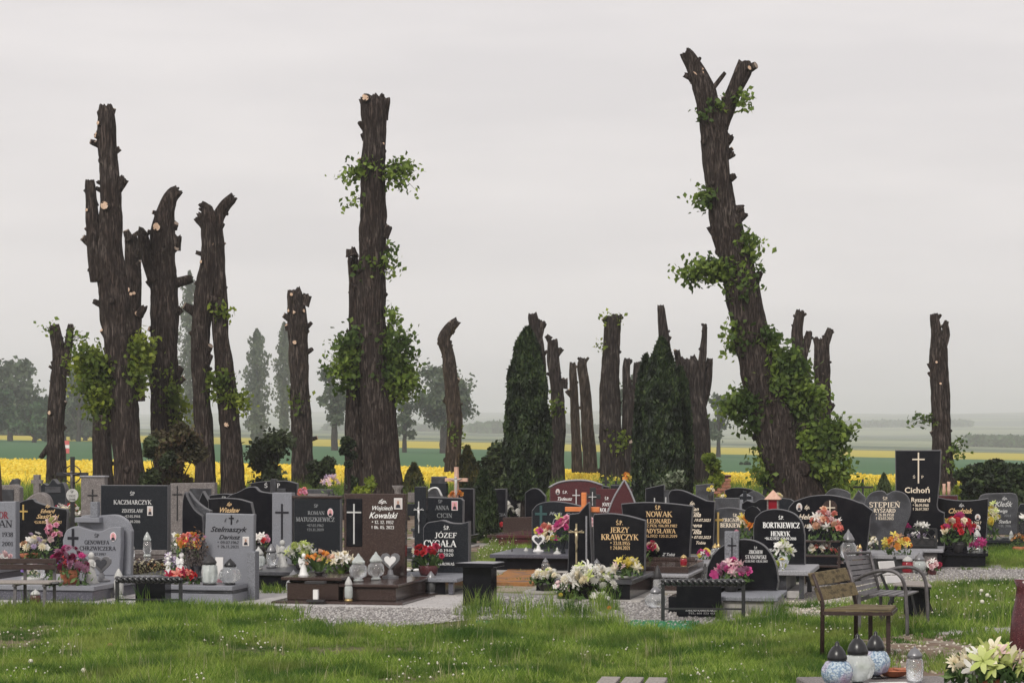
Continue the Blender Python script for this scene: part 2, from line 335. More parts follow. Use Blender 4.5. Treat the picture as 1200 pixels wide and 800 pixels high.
def sheet(name, pts, z, m, kind='structure', d_is_py=True, parent=None):
    """flat ground sheet, outline given as (px,py) on the ground"""
    mb = MB(); P = [(X(px, D(py)), D(py)) for px, py in pts]
    P2 = []
    for i in range(len(P)):                                   # wobbly outline
        a = Vector(P[i]); b = Vector(P[(i + 1) % len(P)]); k = max(2, int((b - a).length / .25))
        for t in range(k):
            q = a.lerp(b, t / k); P2.append((q.x + .06 * noise.noise(Vector((q.x * 3, q.y * 3, 1))), q.y + .12 * noise.noise(Vector((q.x * 3, q.y * 3, 5)))))
    mb.prism(P2, -.02, z, 'z', 0); o = mb.build(name, m); o['kind'] = kind; return o
sheet('path', [(-60, 712), (330, 714), (560, 706), (960, 724), (1120, 690), (1260, 672), (1260, 640), (1180, 636), (700, 646), (560, 668), (470, 655), (330, 650), (-60, 655)], .004, M['gravelb'])
sheet('bare_ground', [(-80, 650), (440, 646), (590, 646), (1200, 634), (1300, 628), (1260, 598), (-80, 598)], .004, M['soil'])
sheet('gravel_bed', [(318, 712), (330, 735), (420, 742), (520, 728), (590, 712), (690, 722), (690, 700), (560, 694), (440, 700)], .010, M['pebble'])
sheet('gravel_strip', [(690, 735), (850, 734), (960, 706), (1010, 690), (1120, 686), (1260, 674), (1260, 662), (1080, 663), (960, 676), (860, 694), (760, 700), (690, 705)], .012, M['pebble'])
sheet('paved_strip', [(-40, 715), (130, 716), (215, 713), (350, 708), (330, 694), (120, 698), (-40, 702)], .018, M['paver'])
sheet('paved_corner', [(1090, 744), (1150, 745), (1240, 738), (1240, 732), (1150, 736), (1100, 739)], .02, M['concrete'])
sheet('earth_path', [(960, 800), (1260, 800), (1260, 742), (1080, 742), (1000, 752)], .008, M['soil'])
sheet('orange_bark_bed', [(572, 686), (600, 667), (640, 666), (625, 687)], .05, M['orange_soil'])
go = sheet('green_carpet', [(728, 743), (740, 728), (818, 729), (812, 744)], .02, M['greenmat'], 'thing')
del go['kind']; tag(go, 'strip of green artificial turf lying at the grass edge before the gravel', 'turf mat')
go = sheet('faded_carpet', [(548, 738), (560, 728), (612, 729), (606, 739)], .016, M['greenmat'], 'thing')
del go['kind']; go.name = 'green_carpet'; tag(go, 'small faded green turf mat half hidden in grass before the black granite bench', 'turf mat')

# pebbles lying on the gravel
def scatter_pebbles(name, pts, n, z0, cols, rmax=.022):
    P = [(X(px, D(py)), D(py)) for px, py in pts]; xs = [p[0] for p in P]; yy = [p[1] for p in P]; out = []
    def inside(x, y):
        c = False; j = len(P) - 1
        for i in range(len(P)):
            if (P[i][1] > y) != (P[j][1] > y) and x < (P[j][0] - P[i][0]) * (y - P[i][1]) / (P[j][1] - P[i][1]) + P[i][0]: c = not c
            j = i
        return c
    while len(out) < n:
        x = random.uniform(min(xs), max(xs)); y = random.uniform(min(yy), max(yy))
        if inside(x, y): out.append((x, y))
    B = np.array(out); r = rng.uniform(.008, rmax, n)
    O = np.array([(1, 0, 0), (0, 1, 0), (-1, 0, 0), (0, -1, 0), (0, 0, .7), (0, 0, -.3)])
    Vv = np.zeros((n, 6, 3)); Vv[:, :, :] = O[None] * r[:, None, None] * rng.uniform(.6, 1.4, (n, 6, 1))
    Vv[:, :, 0] += B[:, 0:1]; Vv[:, :, 1] += B[:, 1:2]; Vv[:, :, 2] += z0
    Fo = np.array([(0, 1, 4), (1, 2, 4), (2, 3, 4), (3, 0, 4), (1, 0, 5), (2, 1, 5), (3, 2, 5), (0, 3, 5)])
    Fq = (np.arange(n)[:, None, None] * 6 + Fo[None]).reshape(-1, 3)
    o = link_mesh(name, np_mesh(name, Vv.reshape(-1, 3), Fq, cols), None, 'stuff'); return o
M['stones'] = leafmat('marble_chips', [(.16, .15, .145), (.34, .32, .31), (.50, .48, .47), (.24, .22, .20)], 0)
M['stonesb'] = leafmat('beige_chips', [(.30, .25, .18), (.48, .43, .36), (.62, .57, .50), (.16, .15, .08)], 0)
scatter_pebbles('gravel', [(300, 716), (330, 735), (420, 742), (540, 728), (690, 724), (690, 700), (440, 700)], 9000, .012, M['stones'])
scatter_pebbles('gravel', [(690, 737), (850, 734), (960, 722), (1120, 686), (1260, 676), (1260, 660), (1080, 663), (860, 690), (690, 705)], 14000, .014, M['stones'])
scatter_pebbles('gravel', [(860, 726), (960, 726), (1080, 700), (1010, 685), (900, 700)], 7000, .012, M['stonesb'], .03)
scatter_pebbles('gravel', [(1010, 795), (1250, 780), (1250, 738), (1060, 742)], 450, .008, M['stonesb'], .03)

# ---------------------------------------------------------------- rapeseed field in flower
def rape_field():
    n = 42; m_ = 16; Vv = []; Fq = []
    for j in range(m_):
        d = 71 + (95 - 71) * j / (m_ - 1)
        for i in range(n):
            x = -34 + 68 * i / (n - 1); e = 0 if j == 0 else .93 + .12 * noise.noise(Vector((x * .6, d * .6, 0)))
            Vv.append((x, d, ground_z(x, d) + e))
    for j in range(m_ - 1):
        for i in range(n - 1): Fq.append((j * n + i, j * n + i + 1, (j + 1) * n + i + 1, (j + 1) * n + i))
    me = bpy.data.meshes.new('rapeseed'); me.from_pydata(Vv, [], Fq)
    me.materials.append(mat('rapeseed_mass', (.74, .57, .07), .9, .1, col2=(.58, .50, .08), scale=2.2, detail=6, contrast=(.5, .8), bump=.5, bscale=6))
    o = link_mesh('rapeseed_field', me, None, 'stuff')
    nn = 80000; x = rng.uniform(-27, 27, nn); d = 71 + 24.5 * rng.uniform(0, 1, nn) ** 1.3
    P = np.c_[x, d, [ground_z(a, b) for a, b in zip(x, d)]]; P[:, 2] += .97 + rng.normal(0, .035, nn)
    f = d < 71.7; P[f, 2] -= rng.uniform(0, .9, f.sum())
    link_mesh('rapeseed_flowers', leaf_mesh('rapeseed_flowers', P, .05, M['rape'], .8), o, 'stuff')
rape_field()

# ---------------------------------------------------------------- topped linden trees
def resample(path, step):
    P = [np.array(p, float) for p in path]; P = [2 * P[0] - P[1]] + P + [2 * P[-1] - P[-2]]; out = []
    for i in range(1, len(P) - 2):
        k = max(2, int(np.linalg.norm(P[i + 1][:3] - P[i][:3]) / step))
        for t in np.arange(k) / k:
            a, b, c, e = P[i - 1:i + 3]
            q = .5 * (2 * b + (c - a) * t + (2 * a - 5 * b + 4 * c - e) * t * t + (3 * b - a - 3 * c + e) * t ** 3)
            q[3] = b[3] + (c[3] - b[3]) * t; out.append(q)
    out.append(P[-2]); return out
def trunk_into(mb, path, seg=40, step=.09, seed=0., ridge=1.0, lump=1.0):
    S = resample(path, step); n = len(S); vs = []; s = 0
    for i, q in enumerate(S):
        p = Vector(q[:3]); a = Vector(S[max(i - 1, 0)][:3]); b = Vector(S[min(i + 1, n - 1)][:3]); t = (b - a).normalized()
        side = t.cross(Vector((0, 1, 0))); side = side.normalized() if side.length > .1 else Vector((1, 0, 0)); fwd = side.cross(t).normalized()
        if i: s += (p - Vector(S[i - 1][:3])).length
        for k in range(seg):
            an = 2 * math.pi * k / seg; ca, sa = math.cos(an), math.sin(an); r = q[3]
            l = noise.noise(Vector((ca * 1.3 + seed, sa * 1.3, s * 1.1))) * .13 + noise.noise(Vector((ca * 2.2 + seed, sa * 2.2 + 9, s * 3.2))) * .07
            rd = abs(noise.noise(Vector((ca * 5.5 + seed, sa * 5.5, s * .9)))) * .16 + noise.noise(Vector((ca * 11, sa * 11 + seed, s * 4))) * .035
            rr = r * .93 * (1 + l * lump) - min(r, .35) * (rd - .04) * ridge
            if i == n - 1: rr *= .9
            jag = t * r * (.5 * noise.noise(Vector((ca * 1.6 + seed, sa * 1.6, 5))) + .55 * noise.noise(Vector((ca * 4 + seed, sa * 4, 2)))) if i == n - 1 else Vector()
            vs.append(p + side * ca * rr + fwd * sa * rr + jag)
    fs = [(i * seg + k, i * seg + (k + 1) % seg, (i + 1) * seg + (k + 1) % seg, (i + 1) * seg + k) for i in range(n - 1) for k in range(seg)]
    t = (Vector(S[-1][:3]) - Vector(S[-2][:3])).normalized()
    vs.append(Vector(S[-1][:3]) - t * .05 * S[-1][3] / .3); c = len(vs) - 1
    fs += [((n - 1) * seg + k, (n - 1) * seg + (k + 1) % seg, c) for k in range(seg)]
    mb.add(vs, fs)
def topped_tree(label, d, trunks, stubs=(), cuts=(), clumps=(), bark='bark', leaf='linden', seed=1., group='topped lindens round the cemetery', lsz=.072, dens=1.5, name='linden_tree'):
    """trunks: list of bottom-to-top (px,py,width_px); first one stands on the ground"""
    bx = X(trunks[0][0][0], d); bz = ground_z(bx, d)
    root = empty(name, (bx, d, bz), 0, label, 'tree', group)
    def P3(px, py, dy=0): return Vector((X(px, d) - bx, dy, Z(py, d) - bz))
    def Rm(wpx): return wpx * d / F / 2
    trunks = [list(t[:-1]) + [(t[-1][0], t[-1][1], max(t[-1][2], t[-2][2] * .82))] for t in trunks]
    for i, t in enumerate(trunks):
        dy = 0 if i == 0 or len(t[0]) < 4 else t[0][3]
        path = [(*P3(q[0], q[1], dy), Rm(q[2])) for q in t]
        if i == 0 or path[0][2] < 1.5:
            p0, p1 = path[0], path[1]; s = max(-.25, min(.25, (p0[0] - p1[0]) / max(.1, p1[2] - p0[2])))
            if p0[2] > .15: path = [(p0[0] + s * p0[2] * .6, p0[1], -.1, p0[3] * 1.3), (p0[0] + s * p0[2] * .3, p0[1], p0[2] * .5, p0[3] * 1.1)] + path
        mb = MB(); r0 = path[0][3]
        trunk_into(mb, path, seg=44 if r0 > .25 else 22, step=.09 if r0 > .25 else .12, seed=seed + i * 7.7)
        # knots and swellings on the bark
        rs = random.Random(int(seed * 10) + i)
        for q in range(int(len(path) * 1.3)):
            j = rs.randrange(1, len(path)); a, b = path[j - 1], path[j]; u = rs.random()
            c = [a[k] + (b[k] - a[k]) * u for k in range(4)]
            if c[2] < .6: continue
            an = rs.uniform(-math.pi, math.pi); rr = c[3] * rs.uniform(.10, .26)
            mb.ball((c[0] + math.cos(an) * c[3] * .93, c[1] + math.sin(an) * c[3] * .93, c[2]), rr, 1, 1, rs.uniform(.8, 1.5), 8, 6)
        mb.build('trunk' if i == 0 else 'limb', M[bark], root, True)
    rq = random.Random(int(seed * 31)); stubs = list(stubs)
    for t in trunks:         # snags left by the saw, mostly in the upper half
        a0, a1 = t[0][1], t[-1][1]; nsn = max(2, int(abs(a0 - a1) / 45))
        for q in range(nsn):
            u = 1 - rq.random() ** 1.6 * .75; py = a0 + (a1 - a0) * u; j = min(range(len(t) - 1), key=lambda k: abs((t[k][1] + t[k + 1][1]) / 2 - py)); A_, B_ = t[j], t[j + 1]
            f = max(0, min(1, (py - A_[1]) / (B_[1] - A_[1] + 1e-6))); cx = A_[0] + (B_[0] - A_[0]) * f; wd = A_[2] + (B_[2] - A_[2]) * f; s_ = rq.choice((-1, 1)); wq = rq.uniform(.16, .38) * wd
            stubs.append((cx + s_ * wd * .40, py, max(3.2, wq), (s_ * rq.uniform(.4, 1), rq.uniform(-.8, .3), rq.uniform(.2, 1.1)), wd * rq.uniform(.10, .34), rq.choice((0, 0, 0, 2, 1 if wd > 20 else 2))))
    for q in stubs:         # (px, py, width_px, dir, length_px, pale)
        px, py, wp, dr, ln = q[:5]; pale = q[5] if len(q) > 5 else 1; dv = Vector(dr).normalized(); r = Rm(wp); l = ln * d / F
        p = P3(px, py); mb = MB(); pts = [p - dv * l * .8, p - dv * l * .2, p + dv * l]
        trunk_into(mb, [(*pts[0], r * 1.35), (*pts[1], r * 1.15), (*pts[2], r)], seg=16, step=.08, seed=seed + px)
        o = mb.build('stub', M[bark], root, True)
        if pale:
            c = MB(); e = pts[2]; u = dv.orthogonal().normalized(); v = dv.cross(u); n = 14
            ring = lambda f, o_: [e + dv * o_ + (u * math.cos(2 * math.pi * k / n) + v * math.sin(2 * math.pi * k / n)) * r * f * (1 + .06 * math.sin(k * 2.1 + px)) for k in range(n)]
            vs = ring(.86, .004) + ring(.84, .014) + [e + dv * .016]
            c.add(vs, [(k, (k + 1) % n, n + (k + 1) % n, n + k) for k in range(n)] + [(n + k, n + (k + 1) % n, 2 * n) for k in range(n)])
            c.build('cut_face', M['cut'] if pale == 1 else M['cutold'], o)
    for (px, py, s) in cuts:      # branch cut flush with the bark, facing the viewer's side
        r = Rm(s); best = None
        for t in trunks:
            for a, b in zip(t[:-1], t[1:]):
                y0, y1 = sorted((a[1], b[1]))
                if y0 - 2 <= py <= y1 + 2:
                    u = (py - a[1]) / (b[1] - a[1] + 1e-6); cx = a[0] + (b[0] - a[0]) * u; wd = a[2] + (b[2] - a[2]) * u
                    if abs(px - cx) < wd * .62: best = (cx, wd, (t[0][3] if len(t[0]) > 3 else 0))
        if not best: continue
        cx, wd, dy = best; off = max(-.85, min(.85, (px - cx) / (wd / 2))); nrm = Vector((off, -math.sqrt(1 - off * off), .18)).normalized()
        Rt = Rm(wd); e = P3(cx, py, dy) + Vector((nrm.x, nrm.y, 0)) * Rt * .97
        mb = MB(); trunk_into(mb, [(*(e - nrm * .1), r * 1.5), (*e, r * 1.35), (*(e + nrm * (.03 + r * .5)), r * 1.08)], 14, .06, seed + px)
        o = mb.build('stub', M[bark], root, True); e = e + nrm * (.034 + r * .5); u = nrm.orthogonal().normalized(); v = nrm.cross(u); n = 12; c = MB()
        c.add([e + (u * math.cos(2 * math.pi * k / n) * .9 + v * math.sin(2 * math.pi * k / n) * 1.05) * r for k in range(n)] + [e + nrm * .008], [(k, (k + 1) % n, n) for k in range(n)])
        c.build('cut_face', M['cut'], o)
    if clumps:
        pts = []; sz = []; tw = MB(); rs = random.Random(int(seed * 100))
        for q in clumps:      # (px, py, rx, ry, shoots, anchor_px, anchor_py)
            px, py, rx, ry, ns_ = q[:5]; ax, ay = (q[5], q[6]) if len(q) > 5 else (px, py)
            A = P3(ax, ay); dd = q[7] if len(q) > 7 else 1.0
            for s_ in range(int(ns_)):
                th = rs.uniform(0, 2 * math.pi); ph = rs.uniform(-1, 1); rad = rs.uniform(.35, 1) ** .5
                e = P3(px, py) + Vector((math.cos(th) * math.sqrt(1 - ph * ph) * Rm(rx * 2) * rad, -abs(math.sin(th)) * dd * max(Rm(rx * 2), .5) * .8 * rad if len(q) <= 5 or rs.random() < .7 else math.sin(th) * Rm(rx * 2) * .6, ph * Rm(ry * 2) * rad))
                st = A + Vector((rs.uniform(-.1, .1), -.1, rs.uniform(-.2, .2))) * (1 if len(q) > 5 else 2)
                if len(q) <= 5: st = P3(px, py).lerp(e, .15)
                mid = st.lerp(e, .55) + Vector((0, 0, .12 * (e - st).length))
                tw.tube([st, mid, e], [.012, .008, .003], 4, False)
                nl = int((9 + 9 * (e - st).length) * dens)
                for k in range(nl):
                    u = rs.uniform(.25, 1.03); c = st * (1 - u) ** 2 + mid * 2 * u * (1 - u) + e * u * u
                    j = .11 + .04 * rs.random(); pts.append((c.x + rs.gauss(0, j), c.y + rs.gauss(0, j), c.z + rs.gauss(0, j * .9)))
        tw.build('shoots', M[bark], root)['kind'] = 'stuff'
        link_mesh('foliage', leaf_mesh('foliage', np.array(pts), lsz, M[leaf], .72, up=(0, 0, -1), uw=.3), root, 'stuff')
    return root

W = 'west'
topped_tree('tall split topped linden at the left, higher than its neighbours, pale cuts up its side', 57,
    [[(154, 585, 42), (150, 540, 37), (146, 500, 36), (143, 440, 36), (138, 390, 38), (133, 340, 38), (128, 295, 35), (130, 245, 27), (128, 200, 24), (125, 165, 23), (125, 140, 21), (124, 124, 13)],
     [(116, 330, 19, -.1), (111, 290, 18), (109, 250, 16), (106, 212, 8)]],
    stubs=[(140, 216, 13, (.7, 0, .8), 9, 0), (108, 236, 11, (-.2, -.2, 1), 8, 2), (103, 283, 10, (-.8, -.3, .6), 7, 2), (111, 318, 6, (-1, 0, .3), 8, 0), (112, 168, 7, (-.9, -.4, .3), 6, 2)],
    cuts=[(126, 243, 10), (111, 160, 7), (118, 146, 5), (120, 290, 4), (105, 248, 4)],
    clumps=[(112, 440, 30, 36, 70, 128, 452), (98, 425, 22, 22, 34, 128, 440), (120, 475, 22, 25, 32, 130, 470), (165, 430, 14, 40, 34, 150, 430), (176, 405, 8, 14, 10, 160, 420)], leaf='lindenbright', seed=1.3, dens=1.5)
topped_tree('leaning stout trunk tucked close behind the tall split linden at the left', 60,
    [[(122, 575, 26), (120, 540, 24), (118, 500, 22), (122, 460, 18)], [(160, 470, 18, .2), (157, 400, 18), (155, 340, 19), (154, 300, 20), (152, 275, 16)]],
    stubs=[(150, 276, 9, (-.4, -.3, 1), 6, 2), (166, 365, 9, (.6, -.3, .8), 7, 0), (160, 296, 6, (.6, 0, 1), 6, 0)], cuts=[(151, 340, 6), (154, 345, 4), (160, 368, 6), (157, 344, 4)], seed=2.9)
topped_tree('topped linden with a curled tip and a big pale round cut, third from the left', 59,
    [[(200, 585, 38), (197, 540, 37), (193, 480, 36), (192, 420, 35), (192, 360, 33), (191, 310, 31), (191, 275, 29), (194, 250, 24), (200, 232, 18), (209, 222, 10)],
     [(184, 330, 20, -.15), (174, 300, 18), (168, 275, 12), (163, 270, 7)]],
    stubs=[(212, 330, 11, (1, -.1, .25), 14, 0), (206, 285, 12, (.3, -.2, 1), 9, 0), (205, 265, 7, (.5, -.6, .7), 4, 2)],
    cuts=[(187, 268, 10), (178, 386, 6)], clumps=[(198, 460, 14, 40, 26), (206, 480, 16, 22, 22), (165, 420, 12, 28, 16)], leaf='lindenbright', seed=3.7)
topped_tree('twin-legged topped linden with a hooked arm pointing right at its top', 58,
    [[(241, 575, 27), (240, 520, 23), (236, 460, 22), (234, 400, 24), (239, 345, 24), (246, 305, 24), (246, 270, 20), (243, 245, 13)],
     [(273, 580, 32, 0.1), (270, 520, 27), (265, 460, 25), (259, 400, 20), (256, 345, 20), (254, 305, 20), (254, 262, 16), (262, 242, 15), (273, 230, 11)]],
    stubs=[(236, 258, 13, (-1, -.2, .9), 7, 0), (223, 362, 10, (-.9, -.3, .5), 8, 2), (240, 242, 9, (-.7, -.3, .6), 6, 0)],
    cuts=[(249, 286, 11), (245, 350, 11), (238, 308, 4), (267, 498, 6)], clumps=[(258, 455, 14, 34, 22), (280, 470, 14, 16, 14, 268, 465), (262, 362, 8, 8, 6)], leaf='lindenbright', seed=4.1)
topped_tree('small dark forked stump tree standing alone at the far left by the dark cross', 66,
    [[(66, 575, 28), (66, 545, 24), (65, 500, 21), (68, 455, 20), (70, 420, 17), (66, 395, 15), (64, 381, 9)], [(74, 440, 14, 0), (79, 410, 11), (82, 388, 9), (83, 380, 7)]],
    stubs=[(56, 525, 7, (-.9, 0, -1.2), 14, 0)], cuts=[(61, 484, 5)], clumps=[(58, 384, 8, 6, 4, 64, 386), (90, 400, 14, 16, 10, 82, 400)], seed=5.2, dens=.6)
topped_tree('straight topped linden covered in small white cuts, between the poplars', 68,
    [[(356, 590, 32), (354, 530, 26), (352, 470, 24), (350, 410, 24), (349, 380, 26), (347, 355, 22), (345, 340, 10)]],
    stubs=[(358, 352, 11, (.5, 0, 1), 7, 0), (361, 382, 5, (.8, 0, .8), 6, 0), (337, 372, 7, (-.8, -.2, .5), 5, 2)],
    cuts=[(343, 346, 4), (340, 365, 4), (346, 367, 4), (356, 365, 4), (347, 402, 5)], clumps=[(350, 468, 10, 16, 8)], seed=6.6, leaf='lindenbright')
topped_tree('tallest upright topped linden left of centre, with leafy bulges halfway up its trunk', 55,
    [[(448, 585, 52), (447, 530, 43), (442, 460, 42), (437, 400, 38), (435, 340, 35), (436, 290, 34), (437, 240, 32), (437, 190, 30), (438, 160, 29), (437, 130, 31), (433, 114, 20)],
     [(415, 570, 28, .4), (415, 500, 25), (416, 430, 22), (416, 370, 19), (414, 330, 14), (412, 300, 13)]],
    stubs=[(448, 128, 15, (.25, -.1, 1), 14, 0), (431, 124, 14, (-.45, -.35, .8), 9, 0), (452, 272, 11, (.5, 0, .9), 8, 0), (452, 292, 10, (.7, 0, .5), 4, 0), (412, 296, 12, (-.2, 0, 1), 5, 0)],
    cuts=[(430, 117, 9), (449, 170, 3)],
    clumps=[(435, 195, 14, 10, 10), (470, 205, 22, 30, 12, 445, 205), (408, 208, 16, 10, 7, 430, 200), (408, 238, 8, 4, 2, 430, 236), (478, 202, 14, 14, 6, 450, 210), (436, 315, 16, 9, 16), (460, 305, 12, 22, 6, 448, 320),
            (400, 430, 18, 42, 40, 420, 440), (466, 425, 22, 55, 90, 450, 430), (476, 445, 18, 30, 34, 455, 440), (455, 445, 26, 22, 30), (412, 400, 12, 26, 14, 422, 400), (460, 372, 7, 18, 6, 455, 385)], seed=7.1, dens=1.35)
topped_tree('slim crooked topped tree bending right at its tip, left of the small thujas', 76,
    [[(529, 590, 30), (529, 555, 20), (532, 520, 19), (533, 490, 19), (529, 450, 17), (525, 415, 16), (520, 398, 16), (528, 384, 13), (536, 376, 9)]],
    stubs=[(516, 402, 6, (-1, 0, .2), 3, 2), (524, 470, 7, (-1, 0, .6), 5, 0)], clumps=[(530, 505, 9, 12, 6), (541, 520, 8, 14, 5, 532, 515)], seed=8.4, dens=.7)
topped_tree('topped tree whose forked head shows just above the left tall thuja', 66,
    [[(636, 590, 26), (632, 520, 24), (630, 460, 22), (630, 420, 20), (628, 390, 14), (624, 368, 9)], [(630, 400, 10, 0), (636, 376, 9)]], seed=9.3, bark='barkfar')
topped_tree('knobbly topped trunk immediately right of the left tall thuja', 70,
    [[(652, 590, 24), (652, 540, 20), (654, 490, 18), (652, 450, 15), (648, 420, 15), (648, 398, 13)]], stubs=[(655, 412, 7, (.6, 0, .6), 5, 0), (643, 396, 6, (-.8, 0, .7), 4, 0), (660, 450, 10, (.2, 0, 1), 6, 2)],
    clumps=[(650, 478, 9, 10, 14)], leaf='lindenbright', seed=10.2, bark='barkfar', dens=.8)
topped_tree('thin pole-like topped trunk, left one of the slim pair right of the left thuja', 78,
    [[(678, 590, 17), (676, 540, 13), (674, 490, 11), (672, 450, 10), (671, 425, 8)]], stubs=[(668, 462, 5, (-.8, 0, .8), 6, 0)], seed=11.2, bark='barkfar', group=None)
topped_tree('slightly leaning topped trunk, right one of the slim pair right of the left thuja', 76,
    [[(694, 590, 24), (691, 540, 17), (688, 490, 15), (685, 450, 13), (682, 430, 12), (684, 420, 7)]], seed=12.8, bark='barkfar', group=None)
topped_tree('thick topped linden with sprouts on its flat head, between the two tall thujas', 72,
    [[(718, 590, 34), (717, 540, 30), (715, 490, 27), (715, 440, 23), (717, 400, 20), (718, 378, 20), (717, 370, 14)], [(736, 580, 20, .1), (737, 520, 19), (737, 470, 15), (734, 440, 10), (735, 420, 8)]],
    stubs=[(741, 462, 6, (.3, 0, 1), 8, 0)], clumps=[(718, 372, 10, 6, 7), (706, 405, 4, 6, 3), (722, 515, 16, 14, 34)], leaf='lindenbright', seed=13.1, bark='barkfar', dens=.8)
topped_tree('bare topped spire rising out of the right tall thuja clump', 66,
    [[(792, 590, 30), (786, 520, 26), (782, 460, 20), (779, 410, 14), (776, 375, 11), (774, 358, 8)], [(752, 580, 20, .3), (750, 520, 18), (748, 470, 15), (749, 425, 11)]], seed=14.6, bark='barkfar')
topped_tree('three-pronged topped linden just right of the right tall thuja', 68,
    [[(822, 590, 36), (820, 540, 30), (816, 490, 28), (812, 460, 24), (810, 430, 20), (808, 420, 14)], [(818, 470, 16, 0), (822, 430, 11), (825, 400, 8), (826, 380, 6)], [(820, 480, 14, .1), (829, 450, 10), (832, 420, 7)], [(798, 440, 9, .2), (794, 410, 6)]],
    stubs=[(800, 424, 7, (-.5, 0, .9), 6, 0)], seed=15.2, bark='barkfar')
topped_tree('great leaning linden with a forked top, leafy from its waist down', 52,
    [[(938, 590, 66), (922, 545, 62), (908, 500, 56), (895, 455, 50), (884, 410, 46), (874, 360, 43), (864, 310, 41), (852, 270, 39), (844, 230, 34), (839, 190, 32), (838, 160, 34), (831, 130, 30), (823, 100, 27), (812, 75, 20), (803, 61, 13)],
     [(842, 150, 24, 0), (853, 125, 20), (862, 103, 19), (870, 84, 22), (873, 73, 21)]],
    stubs=[(840, 98, 5, (.7, 0, .9), 16, 0), (854, 183, 8, (1, -.1, .4), 7, 0), (866, 245, 9, (1, 0, .2), 6, 0), (817, 88, 15, (.1, -.9, .4), 9, 1), (879, 80, 9, (.7, -.5, .3), 8, 2)],
    cuts=[(876, 82, 5)],
    clumps=[(833, 130, 12, 8, 10), (872, 120, 5, 9, 4, 866, 110), (824, 232, 8, 22, 9, 836, 228), (850, 318, 22, 10, 26), (820, 322, 28, 9, 22, 855, 312), (880, 295, 14, 26, 18, 866, 290), (870, 335, 16, 20, 26),
            (862, 395, 16, 22, 16, 880, 400), (895, 400, 22, 22, 26), (925, 440, 30, 34, 70, 902, 440), (905, 440, 22, 22, 40), (880, 470, 28, 18, 34, 895, 470), (856, 482, 20, 16, 18, 885, 480), (945, 470, 26, 26, 50, 915, 480),
            (965, 530, 34, 36, 90, 925, 520), (985, 505, 16, 16, 20, 950, 520), (880, 500, 18, 12, 14, 900, 500), (985, 560, 20, 16, 24, 940, 540), (896, 555, 16, 12, 14, 915, 555), (895, 535, 12, 10, 8, 905, 540)], seed=16.4, dens=1.9, lsz=.075)
topped_tree('topped trunk with a spiky head partly hidden by the great leaning linden', 64,
    [[(950, 590, 26), (944, 520, 24), (940, 460, 22), (938, 420, 17), (934, 390, 14), (938, 364, 8)], [(940, 420, 12, 0), (947, 395, 9), (948, 388, 8)]], stubs=[(932, 385, 6, (-.5, 0, 1), 6, 0)], seed=17.2)
topped_tree('plain topped trunk with a slanting horn-like tip, right of the great leaning linden', 66,
    [[(966, 590, 26), (964, 530, 22), (964, 470, 20), (963, 430, 20), (963, 398, 19)], [(966, 405, 11, 0), (973, 385, 8)]], stubs=[(957, 400, 7, (-.4, 0, 1), 5, 0)], seed=18.5)
topped_tree('tall narrow topped linden standing alone at the right behind the tallest black stone', 62,
    [[(1108, 595, 38), (1105, 550, 27), (1103, 500, 23), (1101, 450, 22), (1100, 410, 22), (1097, 385, 12), (1094, 368, 8)], [(1103, 410, 11, -.05), (1108, 392, 10), (1107, 380, 8)]],
    stubs=[(1108, 380, 6, (.3, 0, 1), 4, 0), (1100, 372, 4, (.6, 0, .8), 4, 0)], cuts=[(1100, 450, 3), (1096, 425, 3)],
    clumps=[(1075, 492, 14, 6, 6, 1095, 490), (1122, 525, 12, 12, 8, 1110, 528), (1113, 545, 12, 10, 6)], seed=19.9, dens=.7)

